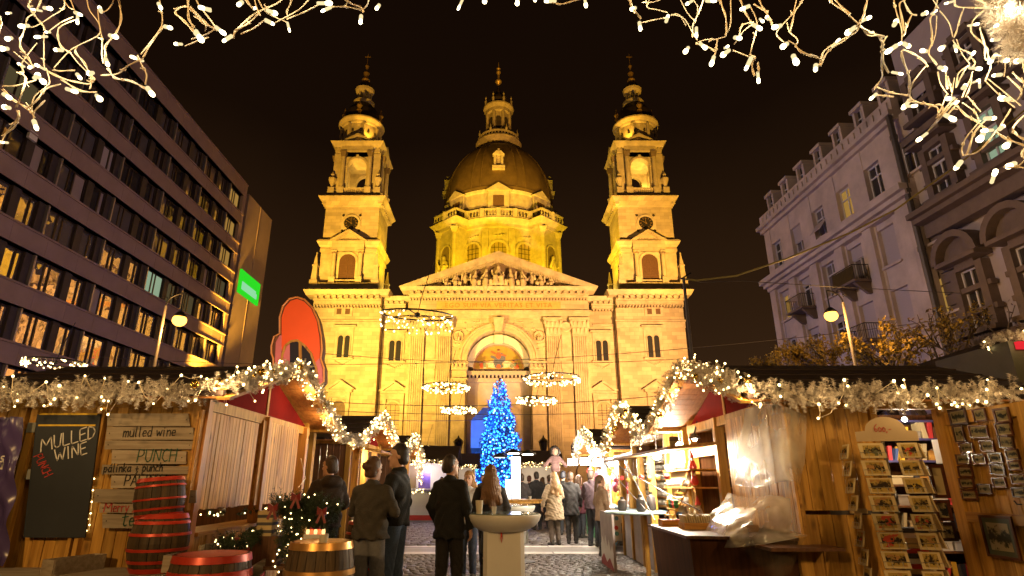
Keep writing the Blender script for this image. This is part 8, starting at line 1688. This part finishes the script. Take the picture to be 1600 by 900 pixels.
# lit lamp column with disc heads
HX = P(806, 740, 16).x; t = thing('lamp_column', 'glowing white lamp column with disc shaped heads in the aisle', 'lamp', (HX, 16, 0)); MB().cyl((HX, 16, .95), (HX, 16, 2.12), .11, .13, 16).build('light_tube', TUBEW, t, True); MB().lathe([(.3, 0), (.3, .3), (.24, .9), (.14, .96)], 20, (HX, 16, 0)).build('base_housing', plain('grey_housing', (.35, .33, .3), .5), t)
for dx, dy, z in ((-.06, -.1, 2.2), (.34, .4, 2.2), (-.42, .9, 2.14)):
    MB().lathe([(.03, .12), (.1, .09), (.22, .03), (.23, 0), (.2, 0)], 20, (HX + dx, 16 + dy, z)).build('disc_head', IRON, t); MB().lathe([(.15, -.012), (.15, -.002), (0, -.002)], 16, (HX + dx, 16 + dy, z)).build('lens', LAMPW if dx > -.3 else TUBEW, t)
MB().bar((HX - .42, 16.9, 2.24), (HX + .34, 16.4, 2.28), .03, .03).build('arm', IRON, t)
tag(MB().box(HX - .28, HX - .14, 15.7, 15.9, .9, 1.55).build('light_box', TUBEW), 'small glowing white box beside the lamp column', 'light box')
light('aisle_lamp', 'POINT', (HX, 15.75, 1.9), 60, (1, .93, .82), .12)
# ---------------------------------------------------------------- the blue tree, tarpaulin tower, far stalls
TX, TY = P(781, 740, 45).x, 45; ztop, zlow = P(779, 592, TY).z, .6
t = thing('christmas_tree', 'tall slender tree covered all over in blue lights', 'tree', (TX, TY, 0)); MB().cyl((TX, TY, 0), (TX, TY, ztop - .3), .2, .03, 8).build('trunk', BARK, t)
q = np.random.default_rng(61); n = 2200; z = zlow + (ztop - zlow) * (1 - np.sqrt(q.random(n))); fr = (ztop - z) / (ztop - zlow); tier = 1 + .16 * np.sin(fr * 40); R = (.1 + 2.1 * fr) * tier; a = q.uniform(0, 2 * pi, n); rr = R * np.sqrt(q.uniform(.5, 1.0, n)); c = np.stack([TX + rr * np.cos(a), TY + rr * np.sin(a), z - .12 * rr], 1)
needles('foliage', [[Vector(p), Vector(p) + Vector((cos(b) * .3, sin(b) * .3, -.06))] for p, b in zip(c, a)], .28, 10, 20, .14, plain('blue_glow_needle', (.10, .15, .20), .6, var=.3, scale=5), t, 62, wmul=6); m = MB(); m2 = MB();  # needle colour carries the blue glow of the bulbs
for i in range(1700):
    b = c[i] + np.array([cos(a[i]), sin(a[i]), .1]) * .22; (m if i % 5 else m2).ball(b, .055 * (.7 + .6 * q.random()), 6)
m.build('bulb', BULBB, t, kind='stuff'); m2.build('white_bulb', BULBW, t, kind='stuff'); MB().ball((TX, TY, ztop), .1, 6).build('tip_ornament', IRON, t)
for dx, dz, e in ((-2.6, 2.2, 380), (2.6, 2.4, 380), (0, 6.8, 300)): light('blue_tree_light', 'POINT', (TX + dx, TY - 1.6, dz), e, (.06, .22, 1), .8)
light('blue_tree_light', 'POINT', (TX + .2, TY + 3, 6.5), 220, (.3, .32, 1), .8)
for k in range(9): z_ = 1.4 + .85 * k; r_ = .3 + 2.28 * (ztop - z_) / (ztop - zlow); light('blue_tree_light', 'POINT', (TX + r_ * sin(k * 2.4), TY - r_ * .95, z_), 170, (.01, .12, 1), .25)
a, b = P(736, 655, 47), P(757, 700, 47); t = thing('tarpaulin_tower', 'tall square tower wrapped in white and dark tarpaulin beside the blue tree', 'tower', (a.x + .6, 47.5, 0)); x0, x1 = a.x, a.x + 2.3; m = MB(); m.box(x0, x1, 47, 49, b.z, a.z - .1); m.build('white_cover', TARP, t); MB().box(x0 + .02, x1 - .02, 47.02, 49, 0, b.z).build('dark_cover', TEAL, t); MB().frus((x0 + x1) / 2, 48, a.z - .1, a.z + 1.0, 1.18, .25, 1.03, .2).build('peak_cover', TARP, t)
def back_stall(lab, px0, px1, Y, zc, zr, mt, foot, seed, post):
    a, b = P(px0, 760, Y).x, P(px1, 760, Y).x; t = thing('market_stall', lab, 'market stall', ((a + b) / 2, Y, 0), 'far stalls closing the market aisle'); n = int((zc - .2) / .14)
    for k in range(n): MB().box(a, b, Y, Y + .04, .2 + .142 * k, .2 + .142 * k + .136).build('plank', mt, t)
    MB().box(a, b, Y + .01, Y + .06, 0, .195).build('plinth', foot, t); MB().box(a - .1, b + .1, Y - .15, Y + .4, zc, zc + .05).build('counter', mt, t); MB().box(a, b, Y + 2.4, Y + 2.45, 0, 2.4).build('back_wall', WHITEP, t)
    m = MB(); m.hexa([(a - .3, Y - .5, 2.25), (b + .3, Y - .5, 2.25), (b + .3, Y + 1.2, 3.0), (a - .3, Y + 1.2, 3.0)], [(a - .3, Y - .5, 2.31), (b + .3, Y - .5, 2.31), (b + .3, Y + 1.2, 3.06), (a - .3, Y + 1.2, 3.06)]); m.hexa([(a - .3, Y + 1.2, 3.0), (b + .3, Y + 1.2, 3.0), (b + .3, Y + 2.9, 2.25), (a - .3, Y + 2.9, 2.25)], [(a - .3, Y + 1.2, 3.06), (b + .3, Y + 1.2, 3.06), (b + .3, Y + 2.9, 2.31), (a - .3, Y + 2.9, 2.31)]); m.build('roof', FELT, t)
    m = MB()
    for x in (a + .05, b - .05): m.box(x - .05, x + .05, Y + .05, Y + .15, zc + .05, 2.35)
    m.build('post', PINE, t); garland('white lit garland along the eave of the ' + post, [(a - .2, Y - .5, 2.3), (b + .2, Y - .5, 2.3)], seed, R=.13, bulbs=18, far=True, twigs=50, wm=2.2, group='garlands on the far stalls'); return t, a, b
t, a, b = back_stall('white boarded counter stall with purple poster behind the couple', 600, 704, 26, 1.2, 2.5, WHITEP, RED, 71, 'white boarded counter stall')
pa, pb = P(655, 735, 25.9), P(672, 767, 25.9); MB().box(pa.x, pb.x, 25.86, 25.9, pb.z, pa.z).build('poster', plain('purple_poster', (.25, .16, .55), .6, var=.3, scale=3), t); write('p', (pa.x + .15, 25.85, pb.z + .45), SX, SZ, .3, .03, WHITE, t, OUT) if False else None
pa, pb = P(607, 735, 26.3), P(650, 768, 26.3); plank_row(t, (pa.x, 26.3), (pb.x, 26.3), .28, 1.25, 2.2, PAPER, seed=72)
fir('dark fir garland with fairy lights along the white counter edge', [sag((a, 25.8, 1.2), ((a + b) / 2, 25.8, 1.2), .1, 8) + sag(((a + b) / 2, 25.8, 1.2), (b, 25.8, 1.2), .1, 8)], 73, .13, 60, 26, nn=20, bsz=2.2)
light('stall_lamp', 'POINT', ((a + b) / 2 + .5, 26.0 - .25, 2.1), 70, (.75, .62, 1), .15); light('stall_lamp', 'POINT', ((a + b) / 2, 27.5, 2.1), 60, (1, .85, .7), .15)
t, a, b = back_stall('dark roofed far stall with sparkling lights behind the lamp column', 812, 872, 30, 1.1, 2.5, BROWN, BROWN, 74, 'dark far stall behind the lamp column'); light('stall_lamp', 'POINT', ((a + b) / 2, 31, 2.1), 50, (1, .8, .5), .15)
t, a, b = back_stall('red and brown far stall between the blue tree and white counter', 712, 740, 33, 1.1, 2.5, REDP, BROWN, 75, 'red far stall beside the blue tree'); light('stall_lamp', 'POINT', ((a + b) / 2, 33.8, 2.0), 40, (1, .8, .6), .15)
# ---------------------------------------------------------------- icicle lights hanging over the viewer
def dep(x, y): return 1.16 + .12 * sin(x * .013 + y * .009) + .07 * sin(x * .031 - y * .027 + 1) - .0004 * y
def at(x, y): return P(x, y, dep(x, y))
SOCK_ME = MB().lathe([(.0021, 0), (.0036, .002), (.0036, .017), (.0026, .019)], 8).mesh('socket'); SOCK_ME.materials.append(SOCK); TIP_ME = MB().lathe([(.0026, .017), (.0033, .021), (.0035, .026), (.0026, .030), (0, .0315)], 8).mesh('bulb'); TIP_ME.materials.append(BULBN)
for me in (SOCK_ME, TIP_ME): me.polygons.foreach_set('use_smooth', [True] * len(me.polygons))
def icicle(label, zones):
    pts = [(ox + x / s, oy + y / s) for ox, oy, s, cs, bs in zones for c in cs for x, y in [c[0]]]; t = thing('icicle_light_string', label, 'light string', at(*pts[0]), 'tangled strings of white lights over the viewer')
    rr = random.Random(3)
    for ox, oy, s, cs, bs in zones:
        for c in cs:
            q = [Vector((ox + x / s, oy + y / s, 0)) for x, y in c]; n = len(q); sm = []
            if c[0][1] <= 10 and oy == 0: q.insert(0, q[0] + (q[0] - q[1]) * .8 + Vector((0, -14, 0))); q.insert(0, Vector((q[0].x, -78, 0))); n += 2
            for i in range(n - 1):
                p0, p1, p2, p3 = [q[min(max(j, 0), n - 1)] for j in (i - 1, i, i + 1, i + 2)]
                for k in range(6): f = k / 6; sm.append(.5 * (2 * p1 + (p2 - p0) * f + (2 * p0 - 5 * p1 + 4 * p2 - p3) * f * f + (3 * p1 - p0 - 3 * p2 + p3) * f ** 3))
            sm.append(q[-1]); e = rr.uniform(-.012, .012); W_ = [at(p.x, p.y) + Vector((0, e, 0)) for p in sm]
            MB().tube(W_, .0014, 6).build('cord', CORD, t, True)
            if rr.random() < .62:            # the return wire loosely twisted round it
                MB().tube([p + Vector((.0026 * cos(i * .55), .0022 * sin(i * .55), .0026 * sin(i * .55 + 1))) for i, p in enumerate(W_)], .0013, 6).build('cord', CORD, t, True)
            if rr.random() < .6:
                k = len(W_) // 2; d = (W_[k + 1] - W_[k - 1]).normalized(); MB().cyl(W_[k] - d * .0025, W_[k] + d * .0025, .0032, n=7).bar(W_[k], W_[k] + d.orthogonal() * .007, .0022, .002).build('cord_clip', CORD, t)
        for b in bs:
            tip = at(ox + b[0] / s, oy + b[1] / s); bs_ = at(ox + b[2] / s, oy + b[3] / s) if len(b) > 2 else tip + Vector((.004, .024, .01)); d = tip - bs_; L = d.length
            if L < .022: d = (d.normalized() * .6 + Vector((0, -.8, 0))).normalized(); 
            k = max(.85, min(1.35, L / .030)); d.normalize(); o = tip - d * .0315 * k; rot = d.to_track_quat('Z', 'Y').to_euler()
            link('socket', SOCK_ME, t, loc=o, rot=rot, scale=k); link('bulb', TIP_ME, t, loc=o, rot=rot, scale=(k * (f_ := rr.uniform(.85, 1.45)), k * f_, k * rr.uniform(.97, 1.1)))
    return t
Z1 = (0, 0, 5, [[(250, 0), (240, 60), (270, 120), (345, 200), (355, 250)], [(500, 0), (490, 60), (400, 120), (270, 200), (180, 200)], [(510, 0), (560, 80), (600, 100)], [(560, 0), (575, 40), (600, 110)], [(590, 130), (470, 180), (430, 260), (470, 350), (530, 400)], [(590, 150), (490, 195), (390, 270)], [(680, 0), (700, 80), (770, 180), (770, 270), (620, 350), (540, 400), (420, 530)], [(785, 100), (800, 230), (820, 330), (820, 450), (830, 520)], [(930, 0), (960, 160), (910, 270), (840, 370), (830, 460)], [(890, 0), (850, 70), (800, 100)], [(1240, 0), (1260, 160), (1210, 260), (1090, 410)], [(1270, 180), (1190, 290), (1100, 430)], [(1090, 440), (1000, 480), (900, 555), (780, 565)], [(1090, 450), (1120, 520), (1160, 600), (1150, 680)], [(830, 530), (900, 600), (1010, 630), (1140, 680)], [(600, 370), (600, 410), (660, 500), (710, 580), (735, 630), (700, 660), (560, 640), (400, 570), (350, 540)], [(540, 400), (600, 480), (680, 560)], [(80, 380), (150, 440), (230, 510)], [(400, 540), (470, 545), (570, 545)], [(320, 230), (320, 380), (320, 490), (350, 540)], [(300, 0), (260, 90), (200, 130), (190, 200), (150, 285)], [(150, 290), (160, 360), (210, 450), (260, 520)], [(270, 320), (180, 430), (140, 490)], [(0, 660), (120, 650), (240, 620), (270, 590)], [(380, 570), (400, 650), (370, 690), (280, 770), (260, 870)], [(490, 685), (400, 710), (320, 800), (250, 865)], [(0, 690), (100, 770), (180, 830), (240, 870)], [(720, 700), (600, 680), (450, 600)], [(720, 600), (720, 700)], [(1480, 0), (1500, 170), (1530, 250)], [(1600, 180), (1500, 70), (1420, 45), (1370, 90), (1440, 170), (1520, 240)], [(1430, 340), (1520, 300), (1600, 275)], [(110, 850), (130, 900), (80, 980), (0, 1040)], [(130, 860), (135, 920), (60, 1020), (0, 1130)], [(200, 800), (250, 870), (260, 930)], [(340, 790), (270, 870), (262, 925)], [(0, 140), (30, 200), (0, 280)], [(150, 500), (185, 560), (160, 570), (205, 630), (120, 840)]],
      [(50, 105, 10, 40), (240, 70, 245, 20), (405, 68, 310, 58), (150, 205, 240, 200), (50, 305, 140, 285), (270, 290, 370, 285), (640, 120, 560, 85), (605, 185, 605, 110), (775, 55, 795, 100), (915, 290, 830, 270), (425, 388, 520, 395), (355, 250, 345, 205), (1340, 220, 1280, 205), (1360, 342, 1420, 345), (1020, 440, 1085, 425), (845, 515, 825, 460), (690, 575, 775, 560), (630, 615, 580, 550), (270, 500, 355, 545), (225, 530, 260, 515), (300, 580, 250, 630), (350, 650, 300, 600), (600, 720, 495, 685), (785, 780, 725, 710), (1200, 750, 1150, 685), (85, 770, 20, 730), (30, 835, 110, 850), (1260, 70, 1235, 20), (1580, 320, 1525, 255), (1550, 55, 1575, 20), (290, 1015, 260, 930), (2, 380, 80, 380), (0, 1110, 20, 1080), (140, 495, 155, 480)])
Z2 = (300, 0, 5, [[(0, 100), (80, 150), (180, 210)], [(30, 0), (90, 80), (180, 200)], [(0, 310), (120, 270), (185, 230)], [(0, 70), (110, 200), (115, 260)], [(680, 0), (580, 50), (450, 120), (340, 230), (310, 290)], [(540, 90), (450, 190), (340, 250)], [(550, 160), (470, 220), (380, 260)], [(500, 0), (520, 90), (550, 150)], [(520, 0), (580, 80), (730, 150)], [(770, 0), (745, 80), (740, 150)], [(930, 0), (850, 90), (780, 130), (670, 190)], [(980, 40), (860, 100), (740, 150)], [(1090, 50), (1200, 45), (1320, 75)], [(1220, 0), (1310, 30), (1330, 80)], [(1380, 0), (1370, 50), (1340, 80)], [(420, 0), (470, 40)]],
      [(55, 55, 75, 20), (80, 320, 30, 240), (255, 265, 185, 210), (240, 325, 310, 280), (360, 40, 405, 5), (495, 60, 470, 30), (665, 110, 585, 80), (640, 190, 560, 150), (765, 255, 745, 175), (1090, 25, 980, 25), (1010, 90, 1085, 55), (1315, 185, 1325, 95), (1440, 70, 1490, 0)])
Z3 = (620, 0, 4.444, [[(1100, 0), (1090, 30), (1130, 45), (1230, 20), (1310, 5)], [(455, 0), (450, 8)], [(840, 0), (836, 10)]], [(425, 65, 455, 0), (610, 15, 612, -40), (835, 30, 842, -30), (1030, 8, 1100, 6), (1315, 50, 1305, -10), (960, 0, 965, -40)])
Z4 = (960, 0, 5, [[(100, 0), (150, 90), (200, 165)], [(130, 0), (160, 100)], [(380, 0), (300, 40), (210, 45)], [(270, 0), (250, 70), (330, 90), (410, 110)], [(200, 165), (300, 140), (400, 125)], [(440, 130), (520, 150), (570, 210), (610, 290), (640, 330)], [(440, 120), (500, 110), (560, 200)], [(500, 0), (560, 120), (620, 190)], [(690, 0), (660, 100), (610, 200), (610, 300)], [(620, 0), (650, 60), (630, 180)], [(640, 325), (720, 300), (800, 295), (870, 275)], [(640, 330), (720, 340), (790, 390)], [(840, 0), (880, 100), (880, 260)], [(900, 0), (900, 200), (870, 270)], [(805, 300), (800, 380), (780, 430)], [(970, 280), (1000, 200), (1080, 185)], [(1080, 185), (1010, 240), (940, 340)], [(940, 370), (1020, 400), (1070, 420)], [(990, 0), (1050, 120), (1080, 190)], [(1080, 30), (1130, 160), (1090, 340), (1075, 400)], [(1140, 0), (1200, 90), (1240, 190)], [(1090, 30), (1170, 70), (1200, 90)], [(1430, 0), (1400, 90), (1310, 190), (1280, 250), (1340, 310)], [(1470, 0), (1420, 80), (1380, 230)], [(1340, 190), (1360, 260), (1420, 320), (1410, 360), (1350, 330)], [(1390, 390), (1460, 440), (1560, 480), (1600, 490)], [(1125, 480), (1140, 530), (1120, 560)], [(1070, 400), (1120, 420), (1090, 470), (1115, 560)]],
      [(205, 240, 195, 175), (130, 72, 205, 50), (420, 120, 400, 180), (560, 35, 610, 5), (790, 8, 710, 5), (640, 290, 640, 215), (550, 410, 600, 340), (715, 380, 665, 335), (755, 510, 785, 420), (890, 360, 880, 330), (840, 435, 905, 385), (985, 300, 895, 285), (985, 75, 1070, 40), (1190, 130, 1200, 150), (1165, 172, 1140, 150), (1145, 228, 1090, 195), (1025, 545, 1070, 450), (1128, 655, 1120, 570), (1240, 215, 1320, 195), (1310, 370, 1350, 340), (1425, 495, 1385, 410), (1570, 555, 1575, 495)])
Z5 = (1280, 0, 5, [[(100, 0), (210, 80), (310, 170)], [(120, 0), (240, 110)], [(370, 0), (350, 90), (320, 170), (280, 260), (130, 340), (30, 410), (0, 490)], [(310, 180), (230, 290), (80, 390), (20, 500), (0, 495)], [(330, 190), (430, 240), (520, 275)], [(340, 200), (410, 260), (470, 265), (500, 300), (500, 420), (505, 560), (480, 630), (440, 690)], [(540, 270), (510, 340), (510, 440), (560, 550)], [(580, 0), (600, 100), (640, 230), (640, 330)], [(670, 0), (620, 50), (650, 250)], [(640, 400), (640, 460), (690, 570), (710, 690), (690, 750)], [(640, 420), (660, 510), (690, 600), (690, 740), (710, 770)], [(720, 120), (680, 210), (650, 290)], [(660, 0), (720, 100), (760, 120)], [(670, 370), (760, 400), (850, 480), (870, 500)], [(850, 500), (790, 570), (740, 650), (720, 760)], [(440, 690), (560, 730), (700, 760)], [(450, 730), (600, 740)], [(700, 770), (790, 810), (870, 830), (940, 820), (960, 870)], [(920, 90), (890, 130), (900, 300), (880, 400), (940, 490)], [(940, 100), (930, 240), (900, 340)], [(940, 90), (1010, 180), (1040, 290)], [(870, 0), (920, 80)], [(930, 0), (910, 80)], [(1120, 70), (1080, 200), (1045, 300)], [(1045, 310), (1100, 370), (1190, 420)], [(1050, 330), (1090, 440), (1150, 520)], [(950, 540), (970, 630), (1030, 720)], [(990, 550), (1010, 690)], [(1150, 530), (1070, 590), (1050, 700)], [(1150, 530), (1100, 620), (1070, 680)], [(1200, 560), (1190, 650), (1150, 750)], [(1200, 430), (1240, 470), (1200, 520)], [(1270, 90), (1190, 180), (1180, 260), (1280, 350), (1310, 430), (1330, 510), (1310, 590), (1290, 640)], [(1270, 200), (1310, 320), (1310, 420), (1330, 450)], [(1390, 410), (1460, 420), (1480, 490), (1470, 580)], [(1290, 640), (1400, 730), (1540, 850)], [(1480, 590), (1560, 660), (1600, 690)], [(1470, 600), (1580, 700), (1550, 780)], [(1550, 780), (1440, 770)], [(1560, 500), (1590, 600), (1570, 700)], [(1020, 720), (960, 870), (940, 900)], [(1090, 800), (1000, 900)], [(1150, 760), (1250, 880)], [(1050, 0), (1080, 60), (1270, 70)], [(1180, 0), (1250, 30), (1280, 80)], [(1400, 0), (1440, 190), (1470, 300), (1560, 500)]],
      [(160, 305, 140, 320), (405, 130, 325, 170), (215, 260, 300, 200), (605, 160, 550, 260), (525, 410, 620, 345), (640, 335), (705, 365, 660, 340), (840, 100, 760, 130), (920, 80), (800, 395, 865, 405), (945, 385, 1035, 320), (985, 540, 880, 510), (655, 580, 575, 565), (400, 775, 445, 735), (655, 845, 710, 780), (765, 825, 725, 780), (1000, 775, 1050, 770), (1085, 795), (1150, 665, 1080, 730), (1220, 395, 1200, 450), (1075, 410, 1055, 350), (1275, 540, 1170, 530), (1250, 620, 1290, 630), (1360, 590, 1450, 580), (1330, 490, 1390, 410), (1410, 765, 1520, 780), (1535, 480, 1590, 470), (1475, 470, 1390, 480), (1255, 185, 1260, 140), (1395, 195), (1345, 312, 1430, 305), (1390, 60, 1290, 55), (1520, 210, 1570, 140), (980, 30, 1050, 10)])
Z6 = (1420, 120, 4.5, [[(0, 150), (40, 160), (200, 200), (230, 240)], [(300, 170), (230, 260), (120, 400)], [(310, 180), (200, 310), (125, 390)], [(270, 0), (300, 120)], [(330, 0), (310, 130)], [(440, 0), (380, 140)], [(360, 190), (440, 260), (500, 300), (580, 350)], [(390, 170), (480, 240), (510, 310)], [(500, 310), (400, 430), (370, 510), (380, 560)], [(520, 320), (440, 420), (390, 560)], [(380, 560), (480, 530), (600, 390)], [(660, 360), (700, 280), (740, 210)], [(530, 30), (640, 140), (740, 220)], [(800, 280), (720, 370), (740, 420), (810, 450)], [(610, 390), (700, 440), (810, 490)], [(800, 510), (790, 560), (810, 590)], [(810, 580), (730, 650), (640, 650)]],
      [(55, 205, 20, 170), (60, 450, 130, 395), (325, 305, 250, 265), (345, 175), (400, 60, 340, 120), (265, 155, 320, 150), (610, 290, 520, 295), (515, 380, 590, 375), (495, 445, 530, 390), (665, 345, 600, 400), (325, 650, 380, 580), (680, 490, 740, 420), (640, 150, 740, 165), (615, 648, 690, 645), (695, 632, 810, 580), (500, 20)])
icicle('tangle of white bulb strings hanging on the office block side of the view', [Z1, Z2]); icicle('few white bulbs dangling high above the dome', [Z3]); icicle('dense tangle of white bulb strings hanging on the apartment house side', [Z4, Z5, Z6])
t = thing('tinsel_bough', 'white tinsel bough glowing among the bulb strings in the top corner', 'garland', at(1570, 30)); needles('tinsel', [[at(1535, -30), at(1560, 20), at(1600, 55)], [at(1580, -30), at(1600, 20), at(1640, 60)], [at(1545, 0), at(1575, 30), at(1590, 85)]], .036, 700, 34, .014, FROST, t, 81, wmul=.32)
NEARC = (1, .80, .48)
for x, y, e in ((40, 60, .5), (110, 70, .5), (60, 130, .5), (160, 100, .4), (240, 60, .4), (380, 30, .5), (480, 15, .4), (590, 0, .3), (1010, 20, .4), (1090, 50, .4), (1170, 50, .5), (1260, 40, .4), (1350, 60, .4), (1430, 70, .5), (1470, 130, .5), (1560, 40, .6), (1520, 110, .5), (1560, 190, .4)):
    light('fairy_light', 'POINT', at(x, y) + Vector((.0, -.05, .012)), e * 1.4, NEARC, .02)
t = thing('light_gantry', 'timber gantry overhead from which the bulb strings hang', 'gantry', (0, 1.15, 0)); MB().box(-2.0, 2.0, 1.05, 1.25, 2.74, 2.86).build('beam', PINEX, t)
for x in (-1.95, 1.95): MB().box(x - .05, x + .05, 1.1, 1.2, 0, 2.739).build('post', PINE, t)
# street lamps behind the viewer, of the same kind as those in view
for x, y, e, lb in ((-5.5, -5.0, 1900, 'street lamp with scrolled arm behind the viewer on the mulled wine side'), (6.2, -4.0, 1000, 'street lamp with scrolled arm behind the viewer on the souvenir side')):
    src = [o for o in COL.objects if o.get('category') == 'street lamp' and o.name.startswith('street_lamp')][0]; c = dup(src, (x, y, 0), (0, 0, 0), lb); light('street_lamp_light', 'POINT', (x + .9, y + .3, 5.0), e, (1, .58, .20), .2)
for x, y, e, lb in ((19.5, 11, 700, 'added fill lamp shaped like a street lamp, unseen near the ornate tenement'), (-21, 13, 900, 'added fill lamp shaped like a street lamp, unseen near the office block')):  # two more lamps out of view, added as fill for the side buildings
    c = dup(src, (x, y, 0), (0, 0, 0), lb); light('street_lamp_light', 'POINT', (x + (.9 if x < 0 else -.9), y + .3, 5.6), e, (1, .66, .44), .2)
